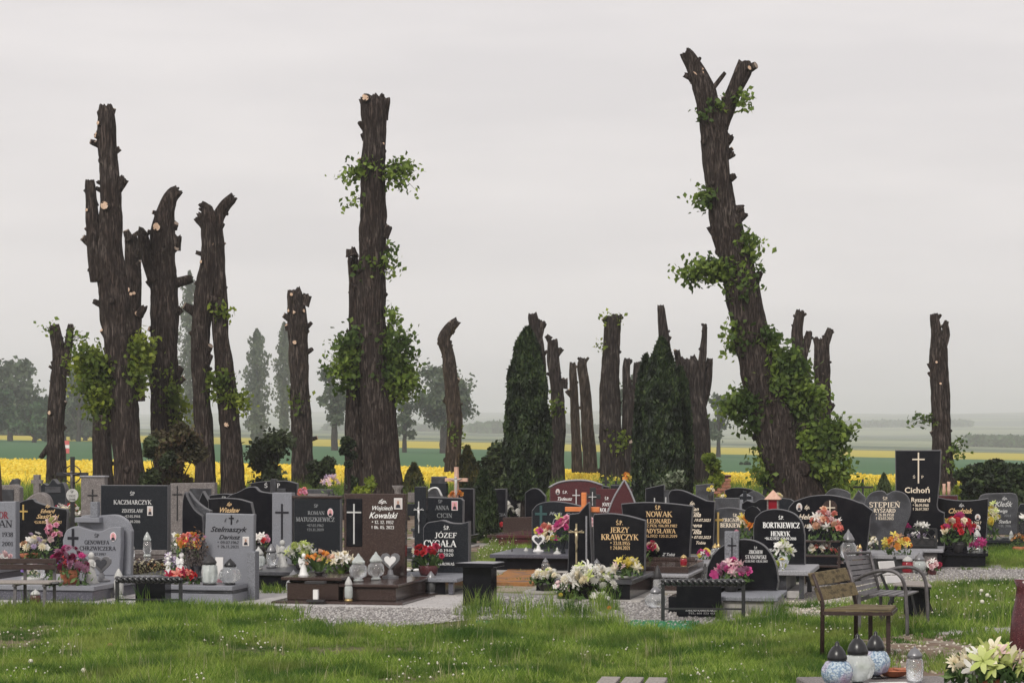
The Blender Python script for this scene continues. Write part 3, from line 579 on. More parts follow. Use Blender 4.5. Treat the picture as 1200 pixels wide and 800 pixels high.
# ---------------------------------------------------------------- leafy trees and bushes: trunk > crown
def leafy_tree(name, label, px, d, py_top, py_bot, w_px, leaf, n, shape='round', trunk_w=None, size=.2, cat='tree', group=None, gap=.5, pyg=None, lobes=None, seed=0, bark='barkfar', crown='crown', clear=0):
    x = X(px, d); gz = ground_z(x, d); root = empty(name, (x, d, gz), 0, label, cat, group)
    zt = Z(py_top, d) - gz; zb = max(0, Z(py_bot, d) - gz) if cat == 'tree' and shape != 'egg' else .02; hw = w_px * d / F / 2; sc_tr = max(1, d / 100); rg = np.random.default_rng(int(seed) + 3); rs = random.Random(seed)
    tw = (trunk_w or 6) * d / F / 2; mb = MB()
    top = zb + (zt - zb) * (.9 if shape != 'round' else .7)
    trunk_into(mb, [(0, 0, -.1, tw * 1.3), (0, 0, max(.15, zb), tw), (hw * .05, 0, (zb + top) / 2, tw * .7), (0, 0, top, tw * .3)], 10, .25, seed)
    pts = []
    if shape == 'round':
        k = lobes or 14; cs = []
        for i in range(k):
            th = rs.uniform(0, 6.283); rr = rs.uniform(.15, .8); zz = zb + (zt - zb) * rs.uniform(.12, .88); f = 1 - .5 * abs((zz - zb) / (zt - zb) - .45)
            c = (math.cos(th) * hw * rr * f, math.sin(th) * hw * rr * f, zz); cs.append((c, min(hw, (zt - zb) * .5) * rs.uniform(.26, .46)))
            b0 = (0, 0, zb + (c[2] - zb) * .35); mb.tube([b0, ((c[0]) * .45, c[1] * .45, (b0[2] + c[2]) / 2 + .1), c], [tw * .45, tw * .3, tw * .1], 5, False)
        for c, r in cs:
            m = n // k; q = unit(rg.normal(size=(m, 3))) * (rg.uniform(0, 1, (m, 1)) ** .45) * r * (1 + .35 * rg.normal(size=(m, 1)) * gap); q[:, 2] *= .8; pts.append(q + np.array(c))
        P = np.concatenate(pts); P[:, 2] = np.maximum(P[:, 2], .05)
        me = leaf_mesh(crown, P, size, M[leaf], .65)
    elif shape == 'column':
        t = rg.uniform(0, 1, n); prof = np.sin(np.clip(t, .001, .999) ** .85 * math.pi) ** .55
        a = rg.uniform(0, 6.283, n); lob = 1 + .28 * np.sin(a * 3 + t * 17) + .2 * np.sin(a * 5 - t * 31)
        lob = lob * (1 + .35 * np.sin(t * 43 + a * 2)); r = hw * .9 * prof * lob * rg.uniform(.02, 1, n) ** .6
        P = np.c_[np.cos(a) * r, np.sin(a) * r, zb + (zt - zb) * t]; me = leaf_mesh(crown, P, size, M[leaf], .6, up=(0, 0, 1), uw=.45)
    else:   # dense conical thuja
        t = rg.uniform(0, 1.0, n) ** .9; prof = np.interp(t, [0, .06, .25, .5, .72, .88, .96, 1], [.60, .82, .98, .92, .76, .52, .28, .05]) if shape == 'thuja' else np.interp(t, [0, .15, .45, .75, 1], [.75, 1, .92, .62, .08])
        a = rg.uniform(0, 6.283, n)
        nz = np.array([noise.noise(Vector((math.cos(q) * 2.2 + seed, math.sin(q) * 2.2, s * (zt - zb) * 1.8))) + .6 * noise.noise(Vector((math.cos(q) * 6 + seed, math.sin(q) * 6, s * (zt - zb) * 5))) for q, s in zip(a, t)])
        r = hw * .88 * prof * (1 + .17 * nz) * (1 - .30 * rg.uniform(0, 1, n) ** 2)
        P = np.c_[np.cos(a) * r, np.sin(a) * r, zb + (zt - zb) * t + nz * .05]; me = leaf_mesh(crown, P, size, M[leaf], .42, up=(0, 0, 1), uw=.55)
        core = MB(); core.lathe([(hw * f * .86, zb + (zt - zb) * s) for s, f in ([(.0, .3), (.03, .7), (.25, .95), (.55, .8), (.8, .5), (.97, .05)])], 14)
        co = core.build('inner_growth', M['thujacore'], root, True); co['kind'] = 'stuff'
    mb.build('trunk', M[bark], root, True); link_mesh(crown, me, root, 'stuff'); return root
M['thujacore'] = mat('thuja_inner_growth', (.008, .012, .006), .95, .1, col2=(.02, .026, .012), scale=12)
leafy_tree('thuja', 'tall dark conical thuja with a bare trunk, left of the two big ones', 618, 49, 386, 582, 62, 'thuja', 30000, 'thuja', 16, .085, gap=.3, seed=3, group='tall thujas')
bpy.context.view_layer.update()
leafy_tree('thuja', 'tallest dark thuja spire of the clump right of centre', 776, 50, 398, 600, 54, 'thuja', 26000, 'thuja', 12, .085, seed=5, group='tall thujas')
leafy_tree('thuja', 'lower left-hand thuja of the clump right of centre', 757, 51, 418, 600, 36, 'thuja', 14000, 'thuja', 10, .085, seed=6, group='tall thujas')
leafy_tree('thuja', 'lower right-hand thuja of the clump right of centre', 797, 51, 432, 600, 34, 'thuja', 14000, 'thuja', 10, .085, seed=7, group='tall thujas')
leafy_tree('thuja', 'small rounded golden-tipped thuja on its own against the yellow field', 485, 62, 544, 575, 34, 'thujagold', 5000, 'egg', 4, .075, seed=8, group='small thujas')
leafy_tree('thuja', 'broad cone of golden-brown thuja beside the salmon cross', 548, 58, 524, 592, 36, 'thujagold', 8000, 'egg', 4, .075, seed=9, group='small thujas')
leafy_tree('juniper', 'dark narrow juniper in front of the golden cone, drooping over the lawn', 567, 44, 553, 628, 38, 'thuja', 11000, 'egg', 4, .075, seed=10, cat='shrub')
leafy_tree('juniper', 'small dark juniper next to the drooping one, nearer the headstones', 547, 46, 572, 622, 26, 'thuja', 5000, 'egg', 4, .075, seed=11, cat='shrub')
for i, (px, top, wd, lb) in enumerate([(1141, 546, 36, 'round dark thuja bush nearest the tall lone trunk at the right'), (1168, 541, 34, 'round dark thuja bush in the middle of the right-hand hedge row'), (1194, 545, 36, 'round dark thuja bush cut by the right edge of the view')]):
    leafy_tree('thuja', lb, px, 52 + i, top - 3, 600, wd * 1.25, 'thuja', 9000, 'round', 5, .08, seed=20 + i, group='thuja bushes at the right', lobes=20, gap=.4)
leafy_tree('yew', 'little loose yew bush behind the heart-shaped stone', 1036, 55, 556, 585, 26, 'shrub', 1500, 'egg', 3, .06, seed=31, cat='shrub')
leafy_tree('shrub', 'russet and green shrub at the foot of the left trunks', 208, 52, 485, 585, 62, 'brownshrub', 9000, 'round', 5, .06, seed=32, cat='shrub', crown='foliage', lobes=22)
leafy_tree('shrub', 'dark leafy shrub left of the russet one, behind the wide black stone', 185, 51, 500, 590, 44, 'shrub', 5000, 'round', 5, .06, seed=33, cat='shrub', crown='foliage', lobes=16)
leafy_tree('shrub', 'airy green bush with arching stems before the yellow field, left of the spotted trunk', 322, 60, 500, 572, 64, 'shrub', 5000, 'round', 3, .075, seed=34, cat='shrub', crown='foliage', lobes=24, gap=1)
leafy_tree('shrub', 'rounded dark green bush right of the white-spotted trunk', 378, 62, 522, 585, 36, 'shrub', 3500, 'round', 3, .07, seed=35, cat='shrub', crown='foliage', lobes=12)
leafy_tree('shrub', 'ivy-dark shrub climbing the left foot of the tallest upright linden', 409, 53, 500, 590, 26, 'thuja', 4000, 'round', 4, .06, seed=36, cat='shrub', crown='foliage', lobes=16)
leafy_tree('shrub', 'pale green spiky bush before the tallest upright linden, above the brown headstone', 424, 47, 550, 590, 36, 'lindenbright', 1200, 'round', 3, .06, seed=37, cat='shrub', crown='foliage', lobes=10, gap=1)
leafy_tree('shrub', 'grey-green bushy willow left of the left tall thuja', 580, 60, 512, 590, 60, 'shrub', 9000, 'round', 4, .07, seed=38, cat='shrub', crown='foliage', lobes=22)
leafy_tree('shrub', 'variegated whitish shrub growing at the foot of the right thuja clump', 785, 46, 548, 596, 66, 'variegated', 4500, 'round', 4, .05, seed=39, cat='shrub', crown='foliage', lobes=18) if 'variegated' in M else None
leafy_tree('sapling', 'thin yellow-green sapling right of the right thuja clump', 834, 56, 526, 590, 34, 'lindenbright', 3200, 'round', 3, .07, seed=40, cat='sapling', crown='foliage', lobes=16, gap=.8)
leafy_tree('sapling', 'yellowish sapling under the great leaning linden, by the thin dark cross', 982, 56, 552, 605, 40, 'lindenbright', 2600, 'round', 3, .07, seed=41, cat='sapling', crown='foliage', lobes=14, gap=.8)
leafy_tree('climbing_plant', 'pale climbing plant with yellowish leaves beside the lone trunk at the right', 1120, 50, 560, 600, 14, 'lindenbright', 500, 'round', 3, .05, seed=42, cat='plant', crown='foliage', lobes=8, gap=1)

# ---------------------------------------------------------------- trees out in the fields
leafy_tree('poplar', 'slim distant poplar farther left of the two, touching the twin-legged linden', 301, 420, 386, 522, 30, 'fartree2', 4800, 'column', 4, .36, seed=50, group='poplars in the fields')
leafy_tree('poplar', 'second distant poplar, half hidden by the white-spotted trunk', 333, 440, 378, 505, 22, 'fartree2', 3800, 'column', 4, .36, seed=51, group='poplars in the fields')
leafy_tree('poplar', 'faint distant poplar showing between the left linden trunks', 222, 430, 318, 520, 28, 'fartree2', 4200, 'column', 4, .36, seed=52, group='poplars in the fields')
leafy_tree('field_tree', 'open-crowned field tree behind the slim crooked trunk', 520, 300, 424, 506, 84, 'fartree2', 6000, 'round', 9, .34, seed=53, group='field trees', gap=1, lobes=26)
leafy_tree('field_tree', 'sparse field tree partly hidden left of the tallest upright linden', 392, 310, 424, 500, 42, 'fartree2', 2500, 'round', 7, .34, seed=54, group='field trees', gap=1, lobes=14)
leafy_tree('field_tree', 'light field tree seen between the two tall thujas', 740, 330, 436, 520, 58, 'fartree2', 2600, 'round', 6, .36, seed=55, group='field trees', gap=1, lobes=16)
leafy_tree('field_tree', 'pale field tree right of the three-pronged trunk', 842, 330, 440, 520, 40, 'fartree2', 2000, 'round', 5, .36, seed=56, group='field trees', gap=1, lobes=12)
leafy_tree('field_tree', 'small field tree standing left of the tallest linden low on the horizon', 474, 300, 470, 515, 34, 'fartree2', 900, 'round', 5, .3, seed=57, group='field trees', gap=1, lobes=8)
for i, (px, d, top, bot, wd, lb) in enumerate([
    (12, 370, 420, 500, 66, 'tallest tree of the wood at the left edge, with see-through crown'), (55, 380, 455, 520, 60, 'dense rounded tree in the left wood, behind the small forked stump tree'),
    (-10, 350, 455, 535, 70, 'dark low tree at the very left edge of the wood'), (40, 345, 475, 535, 60, 'dark low tree at the front of the left wood'), (92, 400, 412, 520, 60, 'hazy tree between the small forked stump tree and the tall split linden'),
    (100, 420, 470, 530, 70, 'low bluish tree closing the left wood on its right side'), (75, 410, 440, 520, 50, 'thin-crowned hazy tree above the left wood')]):
    leafy_tree('wood_tree', lb, px, d, top, bot, wd, 'fartree' if i in (1, 2, 3) else 'fartree2', 3800, 'round', 6, .5, seed=60 + i, group='trees of the left-hand wood', lobes=16, gap=.5 if i in (1, 2, 3) else .9)
# the woods far off at the right and in the middle, one mass each
def far_wood(px0, px1, d, top, n, seed):
    P = []; rg = np.random.default_rng(seed)
    for px in np.arange(px0, px1, 9.):
        x = X(px, d); gz = ground_z(x, d); t = top + 7 * noise.noise(Vector((px / 14, seed, 0))); hh = max(4, Z(t, d) - gz); m = n
        q = unit(rg.normal(size=(m, 3))) * rg.uniform(.4, 1, (m, 1)) * np.array([11 * d / F, 8, hh / 2]); P.append(q + np.array([x, d + rg.uniform(-8, 8), gz + hh / 2]))
    P = np.concatenate(P)
    o = link_mesh('woods', leaf_mesh('woods', P, d * .0022, M['fartree'], .8), None, 'stuff')
far_wood(1140, 1290, 950, 519, 420, 1); far_wood(560, 625, 1300, 498, 300, 2); far_wood(640, 760, 1500, 503, 220, 3); far_wood(390, 560, 1600, 501, 240, 4); far_wood(-100, 120, 520, 505, 300, 5); far_wood(985, 1130, 2200, 507, 160, 6)
leafy_tree('field_bush', 'lone bush standing in the green field right of the yellow patch', 873, 230, 540, 556, 14, 'fartree', 500, 'round', 3, .2, seed=77, cat='bush', lobes=5)

# haze
hb = MB(); hb.prism([(-3500, -60), (3500, -60), (3500, 5500), (-3500, 5500)], -14, 80, 'z', 0)
ho = hb.build('haze', None); ho['kind'] = 'stuff'
hm = bpy.data.materials.new('thin_haze'); hm.use_nodes = True; hn = hm.node_tree.nodes; hn.remove(hn['Principled BSDF'])
pv = hn.new('ShaderNodeVolumePrincipled'); pv.inputs['Density'].default_value = .00048; pv.inputs['Color'].default_value = (.95, .965, 1, 1); pv.inputs['Anisotropy'].default_value = .2
hm.node_tree.links.new(pv.outputs[0], hn['Material Output'].inputs['Volume']); ho.data.materials.append(hm)
# ---------------------------------------------------------------- lettering: a serif alphabet drawn from strokes
T_, t_ = .17, .075
def _arc(cx, cy, rx, ry, a0, a1): return ('a', cx, cy, rx, ry, a0, a1)
def _s(x1, y1, x2, y2, w=T_): return ('s', x1, y1, x2, y2, w)
def _f(*xy): return [('s', x - .15, y + (.03 if y < .5 else -.03), x + .15, y + (.03 if y < .5 else -.03), .06) for x, y in xy]
GL = {
 'A': (.84, [_s(.1, 0, .42, 1, t_), _s(.42, 1, .76, 0), _s(.2, .33, .64, .33, t_)] + _f((.1, 0), (.76, 0))),
 'B': (.74, [_s(.18, 0, .18, 1), _arc(.22, .75, .34, .25, -90, 90), _arc(.22, .26, .42, .26, -90, 90)] + _f((.12, 0), (.12, 1))),
 'C': (.78, [_arc(.45, .5, .37, .5, 42, 318), _s(.73, .66, .73, .95, t_)]),
 'D': (.84, [_s(.18, 0, .18, 1), _arc(.22, .5, .5, .5, -90, 90)] + _f((.12, 0), (.12, 1))),
 'E': (.72, [_s(.18, 0, .18, 1), _s(.1, .96, .64, .96, t_), _s(.18, .5, .5, .5, t_), _s(.1, .04, .68, .04, t_), _s(.64, .75, .64, 1, .06), _s(.68, 0, .68, .25, .06), _s(.5, .38, .5, .62, .06)]),
 'F': (.66, [_s(.18, 0, .18, 1), _s(.1, .96, .62, .96, t_), _s(.18, .5, .5, .5, t_), _s(.62, .75, .62, 1, .06), _s(.5, .38, .5, .62, .06)] + _f((.18, 0))),
 'G': (.84, [_arc(.45, .5, .37, .5, 42, 318), _s(.73, .66, .73, .95, t_), _s(.72, .08, .72, .42)] + _f((.72, .45))),
 'H': (.86, [_s(.18, 0, .18, 1), _s(.68, 0, .68, 1), _s(.18, .5, .68, .5, t_)] + _f((.18, 0), (.18, 1), (.68, 0), (.68, 1))),
 'I': (.40, [_s(.2, 0, .2, 1)] + _f((.2, 0), (.2, 1))),
 'J': (.50, [_s(.3, .2, .3, 1), _arc(.12, .16, .18, .2, -130, 0)] + _f((.3, 1))),
 'K': (.84, [_s(.18, 0, .18, 1), _s(.22, .42, .68, 1, t_), _s(.36, .58, .76, 0)] + _f((.18, 0), (.18, 1), (.7, 1), (.76, 0))),
 'L': (.68, [_s(.18, 0, .18, 1), _s(.1, .04, .64, .04, t_), _s(.64, 0, .64, .26, .06)] + _f((.18, 1))),
 'M': (1.0, [_s(.14, 0, .16, 1, t_), _s(.16, 1, .48, .05), _s(.48, .05, .80, 1, t_), _s(.82, 0, .82, 1)] + _f((.14, 0), (.14, 1), (.82, 0), (.84, 1))),
 'N': (.84, [_s(.16, 0, .16, 1, t_), _s(.14, 1, .70, 0), _s(.70, 0, .70, 1, t_)] + _f((.16, 0), (.12, 1), (.70, 1))),
 'O': (.86, [_arc(.43, .5, .34, .48, 0, 360)]),
 'P': (.68, [_s(.18, 0, .18, 1), _arc(.22, .73, .36, .27, -90, 90)] + _f((.18, 0), (.12, 1))),
 'R': (.80, [_s(.18, 0, .18, 1), _arc(.22, .75, .34, .25, -90, 90), _s(.34, .5, .72, 0)] + _f((.18, 0), (.12, 1), (.74, 0))),
 'S': (.62, [_arc(.30, .74, .2, .24, 40, 270), _arc(.30, .26, .22, .25, -140, 90), _s(.50, .72, .50, .98, .06), _s(.1, .02, .1, .3, .06)]),
 'T': (.74, [_s(.37, 0, .37, 1), _s(.06, .96, .68, .96, t_), _s(.06, .74, .06, 1, .06), _s(.68, .74, .68, 1, .06)] + _f((.37, 0))),
 'U': (.82, [_s(.16, .3, .16, 1), _s(.66, .3, .66, 1, t_), _arc(.41, .32, .25, .3, 180, 360)] + _f((.16, 1), (.66, 1))),
 'V': (.82, [_s(.1, 1, .42, 0), _s(.42, 0, .72, 1, t_)] + _f((.1, 1), (.72, 1))),
 'W': (1.14, [_s(.1, 1, .36, 0), _s(.36, 0, .58, .95, t_), _s(.56, 1, .82, 0), _s(.82, 0, 1.04, 1, t_)] + _f((.1, 1), (1.04, 1), (.56, 1))),
 'Y': (.80, [_s(.08, 1, .4, .48), _s(.4, .48, .7, 1, t_), _s(.4, 0, .4, .5)] + _f((.08, 1), (.7, 1), (.4, 0))),
 'Z': (.72, [_s(.1, .96, .64, .96, t_), _s(.62, .95, .1, .05), _s(.1, .04, .66, .04, t_), _s(.1, .75, .1, .98, .06), _s(.66, 0, .66, .25, .06)]),
 '0': (.6, [_arc(.3, .5, .2, .48, 0, 360)]), '1': (.45, [_s(.24, 0, .24, 1), _s(.08, .82, .24, .98, t_)] + _f((.24, 0))),
 '2': (.58, [_arc(.28, .72, .2, .26, -20, 160), _s(.47, .62, .1, .05, .1), _s(.08, .05, .52, .05, .1)]),
 '3': (.56, [_arc(.26, .75, .19, .24, -90, 150), _arc(.26, .26, .23, .26, -150, 90)]),
 '4': (.6, [_s(.42, 0, .42, 1), _s(.42, 1, .05, .3, t_), _s(.05, .28, .58, .28, t_)]),
 '5': (.56, [_s(.14, .96, .48, .96, .1), _s(.14, .55, .14, 1, t_), _arc(.24, .31, .24, .3, -150, 110)]),
 '6': (.58, [_arc(.3, .3, .2, .28, 0, 360), _arc(.42, .45, .32, .53, 100, 180)]),
 '7': (.55, [_s(.06, .95, .5, .95, .1), _s(.5, .95, .2, 0, .13)]),
 '8': (.58, [_arc(.29, .75, .18, .23, 0, 360), _arc(.29, .26, .21, .26, 0, 360)]),
 '9': (.58, [_arc(.28, .7, .2, .28, 0, 360), _arc(.16, .55, .32, .53, -80, 0)]),
 '.': (.26, [_s(.05, .08, .2, .08, .15)]), '-': (.4, [_s(.05, .45, .35, .45, .1)]),
 '*': (.5, [_s(.25, .35, .25, .85, .09), _s(.06, .5, .44, .7, .09), _s(.06, .7, .44, .5, .09)]),
 '+': (.5, [_s(.25, 0, .25, 1, .12), _s(.06, .68, .44, .68, .12)]), ' ': (.36, [])}
for a, b, ex in (('Ł', 'L', [_s(.02, .38, .4, .62, t_)]), ('Ó', 'O', [_s(.4, 1.08, .55, 1.25, .1)]), ('Ń', 'N', [_s(.4, 1.08, .55, 1.25, .1)]), ('Ś', 'S', [_s(.28, 1.08, .42, 1.25, .1)]),
                 ('Ę', 'E', [_s(.55, 0, .5, -.14, .07), _s(.5, -.14, .62, -.2, .07)])):
    GL[a] = (GL[b][0], GL[b][1] + ex)
def serif_mesh(mb, text, x, z, h, width=None, align='c', y=0, weight=1.0):
    text = text.upper() if not all(c in GL for c in text) else text
    if not all(c in GL for c in text): print('MISSING', text); text = ''.join(c for c in text if c in GL)
    tot = sum(GL[c][0] for c in text); sx = h if width is None else width / tot
    cx = x - (tot * sx / 2 if align == 'c' else 0 if align == 'l' else tot * sx); k = 0
    for ch in text:
        for g in GL[ch][1]:
            if g[0] == 's': segs = [(g[1], g[2], g[3], g[4], g[5] * weight, g[5] * weight)]
            else:
                _, ax, ay, rx, ry, a0, a1 = g; n = max(4, int(abs(a1 - a0) / 28)); segs = []
                for i in range(n):
                    p = R(a0 + (a1 - a0) * i / n); q = R(a0 + (a1 - a0) * (i + 1) / n)
                    segs.append((ax + rx * math.cos(p), ay + ry * math.sin(p), ax + rx * math.cos(q), ay + ry * math.sin(q), (t_ + (T_ - t_) * abs(math.cos(p))) * weight, (t_ + (T_ - t_) * abs(math.cos(q))) * weight))
            for (x1, y1, x2, y2, wa, wb) in segs:
                A = np.array([x1 * sx, y1 * h]); B = np.array([x2 * sx, y2 * h]); e = B - A; l = np.linalg.norm(e)
                if l < 1e-6: continue
                nrm = np.array([-e[1], e[0]]) / l * h / 2; yy = y - .0001 * (k % 9); k += 1
                mb.add([(cx + p[0], yy, z + p[1]) for p in (A + nrm * wa, B + nrm * wb, B - nrm * wb, A - nrm * wa)], [(0, 1, 2, 3)])
        cx += GL[ch][0] * sx
_cache = {}
def script_curve(mb, text, x, z, h, width, y=0, off=.012, shear=.35):
    cu = bpy.data.curves.new('t', 'FONT'); cu.body = text; cu.shear = shear; cu.offset = off; cu.resolution_u = 2; cu.size = 1
    o = bpy.data.objects.new('t', cu); C.objects.link(o); bpy.context.view_layer.update()
    me = bpy.data.meshes.new_from_object(o.evaluated_get(bpy.context.evaluated_depsgraph_get()))
    v = np.array([q.co[:] for q in me.vertices]); lo, hi = v.min(0), v.max(0); sx = width / (hi[0] - lo[0]); sz = h / .72
    mb.add([(x + (q[0] - (lo[0] + hi[0]) / 2) * sx, y, z + q[1] * sz) for q in v], [tuple(f.vertices) for f in me.polygons])
    bpy.data.objects.remove(o); bpy.data.curves.remove(cu); bpy.data.meshes.remove(me)

# ---------------------------------------------------------------- graves
def arch(x0, x1, ye, yp, n=14, bulge=2.0):
    out = []
    for i in range(n + 1):
        u = -1 + 2 * i / n; out.append((x0 + (x1 - x0) * (u + 1) / 2, ye - (ye - yp) * (1 - abs(u) ** bulge) ** (1 if bulge <= 2 else .5)))
    return out
def smooth(pts, n=5):
    out = []; P = [np.array(p, float) for p in pts]; P = [2 * P[0] - P[1]] + P + [2 * P[-1] - P[-2]]
    for i in range(1, len(P) - 2):
        a, b, c, e = P[i - 1:i + 3]
        for t in np.arange(n) / n: out.append(tuple(.5 * (2 * b + (c - a) * t + (2 * a - 5 * b + 4 * c - e) * t * t + (3 * b - a - 3 * c + e) * t ** 3)))
    out.append(tuple(P[-2])); return out
YAW = -12
TOPS = []       # level places things can stand on: origin, yaw, x0, x1, y0, y1, height
def top_at(o, yaw, x0, x1, y0, y1, z): TOPS.append((o[0], o[1], R(yaw), x0, x1, y0, y1, z))
def under(x, y, zmax=9):
    best = 0.
    for ox, oy, a, x0, x1, y0, y1, z in TOPS:
        u = (x - ox) * math.cos(a) + (y - oy) * math.sin(a); v = -(x - ox) * math.sin(a) + (y - oy) * math.cos(a)
        if x0 - .005 <= u <= x1 + .005 and y0 - .005 <= v <= y1 + .005 and z <= zmax: best = max(best, z)
    return best
def seat(px, py, z, reach=.75):
    """a point that truly rests on a slab, nearest to where the thing is seen"""
    best = (1e9, None)
    for t in TOPS:
        ox, oy, a, x0, x1, y0, y1, zt = t
        if abs(zt - z) > .2: continue
        d = D(py, zt); x = X(px, d); u = (x - ox) * math.cos(a) + (d - oy) * math.sin(a); v = -(x - ox) * math.sin(a) + (d - oy) * math.cos(a)
        m = min(.07, (x1 - x0) / 3, (y1 - y0) / 3); uc = max(x0 + m, min(x1 - m, u)); vc = max(y0 + m, min(y1 - m, v)); cost = abs(u - uc) * 1.5 + abs(v - vc) * .35 + abs(zt - z) * .8
        if cost < best[0]: best = (cost, (ox + uc * math.cos(a) - vc * math.sin(a), oy + uc * math.sin(a) + vc * math.cos(a), zt))
    dg_ = D(py, 0)
    if z < .12 and (best[1] is None or best[0] > .25): x = X(px, dg_); return x, dg_, under(x, dg_, .06)
    if best[1] is None or best[0] > reach: return None
    x, y, zt = best[1]; return x, y, max(zt, under(x, y, zt + .14)) + .001
class Grave:
    def __init__(s, label, px, d, yaw=YAW, name='grave', cat='grave', group='graves'):
        s.px, s.d, s.yaw, s.c = px, d, yaw, math.cos(R(yaw)); s.fy = -.055
        s.root = empty(name, (X(px, d), d, 0), yaw, label, cat, group)
    def lx(s, px): return (px - s.px) * s.d / F / s.c
    def lz(s, py): return Z(py, s.d)
    def stone(s, top, zb, m, th=.10, y=0., name='headstone', bl=None, br=None, ch=.010):
        P = [(s.lx(a), s.lz(b)) for a, b in top]; bl = P[0][0] if bl is None else s.lx(bl); br = P[-1][0] if br is None else s.lx(br)
        P = [(bl, zb)] + P + [(br, zb)]
        if name == 'headstone': s.fy = y - th / 2
        o = MB().prism(P, y - th / 2, y + th / 2, 'y', ch).build(name, m, s.root)
        if m.name.startswith(('polished_black', 'dark_blue', 'dark_grey', 'burgundy')):       # front and back polished; lighter ground edges, their sky glint put into the colour
            o.data.materials.append(M['edgeglint'])
            for f in o.data.polygons:
                if abs(f.normal.y) < .9: f.material_index = 1
        return o
    def rect(s, p0, p1, y0_, y1_, m, th=.10, y=0., name='panel', ch=.006):    # rectangle in pixels
        return MB().prism([(s.lx(p0), s.lz(y1_)), (s.lx(p1), s.lz(y1_)), (s.lx(p1), s.lz(y0_)), (s.lx(p0), s.lz(y0_))], y - th / 2, y + th / 2, 'y', ch).build(name, m, s.root)
    def box(s, name, x0, x1, y0, y1, z0, z1, m, ch=.008):
        if name in ('cover_slab', 'surround', 'step', 'rear_slab', 'box_cover', 'dark_box', 'footing', 'paving'): top_at((s.root.location.x, s.root.location.y), s.yaw, x0, x1, y0, min(y1, -.12) if name != 'box_cover' else y1, z1)
        return MB().box(x0, x1, y0, y1, z0, z1, ch).build(name, m, s.root)
    def tomb(s, x0, x1, L, h, m, top=None, lip=.03, th=.06, foot=None):
        """grave surround with a cover slab; x0,x1 metres from the stone's middle, L length towards the foot"""
        s.box('surround', x0 + lip, x1 - lip, -L + lip, .12, 0, h - th - .002, m)
        s.box('cover_slab', x0, x1, -L, .16, h - th, h, top or m)
        s.box('footing', x0 - .12, x1 + .12, -L - .1, .25, -.02, .035, foot or M['concrete'])
    def text(s, lines, m, fy=None):
        """lines: (string, px centre, py baseline, cap height px, width px or None, 's' serif / 'i' italic script)"""
        fy = (s.fy if fy is None else fy) - .004
        for (tx, cx, py, h, wd, st) in lines:
            mb = MB(); hh = h * s.d / F; ww = None if wd is None else wd * s.d / F / s.c
            if st == 's': serif_mesh(mb, tx, s.lx(cx), s.lz(py), hh, ww, y=fy, weight=1.15)
            else: script_curve(mb, tx, s.lx(cx), s.lz(py), hh, ww or hh * len(tx) * .55, y=fy, off=.018, shear=.0 if st == 'b' else .4)
            mb.build('inscription', m, s.root)
    def cross(s, cx, y0_, y1_, ya, hw, t, m, fy=None, depth=.012, name='cross', corpus=None, fancy=False):
        fy = (s.fy if fy is None else fy) - .001; mb = MB(); a = t / 2
        pts = [(cx - a, y1_), (cx + a, y1_), (cx + a, ya + a), (cx + hw, ya + a), (cx + hw, ya - a), (cx + a, ya - a), (cx + a, y0_), (cx - a, y0_), (cx - a, ya - a), (cx - hw, ya - a), (cx - hw, ya + a), (cx - a, ya + a)]
        mb.prism([(s.lx(p), s.lz(q)) for p, q in pts], fy - depth, fy, 'y', min(.003, depth / 4)); o = mb.build(name, m, s.root)
        if corpus: make_corpus(s.root, s.lx(cx), fy - depth, s.lz(ya), (y1_ - ya) * s.d / F * .62, hw * s.d / F * .85, corpus)
        return o
    def portrait(s, cx, cy, w, h, shape='oval', bg='photo', fy=None):
        fy = (s.fy if fy is None else fy) - .002; x, z = s.lx(cx), s.lz(cy); a, b = w * s.d / F / 2, h * s.d / F / 2
        ol = [(x + a * math.cos(t * math.pi / 8), z + b * math.sin(t * math.pi / 8)) for t in range(16)] if shape == 'oval' else [(x - a, z - b), (x + a, z - b), (x + a, z + b), (x - a, z + b)]
        p = MB().prism(ol, fy - .008, fy, 'y', .002).build('portrait', M['porcelain'], s.root)
        ins = [(x + (q[0] - x) * .86, z + (q[1] - z) * .86) for q in ol]
        MB().prism(ins, fy - .009, fy - .0075, 'y', 0).build('picture', M[bg], p)
        MB().prism([(x - a * .6, z - b * .78), (x + a * .6, z - b * .78), (x + a * .45, z - b * .25), (x, z - b * .05), (x - a * .45, z - b * .25)], fy - .0105, fy - .0088, 'y', 0).build('shoulders', M['suit'], p)
        MB().prism([(x + a * .28 * math.cos(t * math.pi / 5), z + b * .2 + b * .34 * math.sin(t * math.pi / 5)) for t in range(10)], fy - .012, fy - .0092, 'y', 0).build('face', M['skin'], p)
def make_corpus(parent, x, y, z, h, hw, m):
    mb = MB()
    mb.tube([(x, y - .01, z + h * .02), (x + h * .03, y - .018, z - h * .25), (x, y - .014, z - h * .5), (x + h * .05, y - .02, z - h * .75), (x, y - .012, z - h)], [h * .09, h * .08, h * .07, h * .05, h * .03], 8)
    mb.ball((x, y - .016, z + h * .1), h * .085, 1, 1, 1.2, 8, 6)
    for s_ in (-1, 1): mb.tube([(x + s_ * h * .06, y - .014, z), (x + s_ * hw * .5, y - .014, z + h * .02), (x + s_ * hw * .95, y - .01, z + h * .1)], [h * .04, h * .03, h * .02], 6)
    return mb.build('figure_of_christ', m, parent, True)

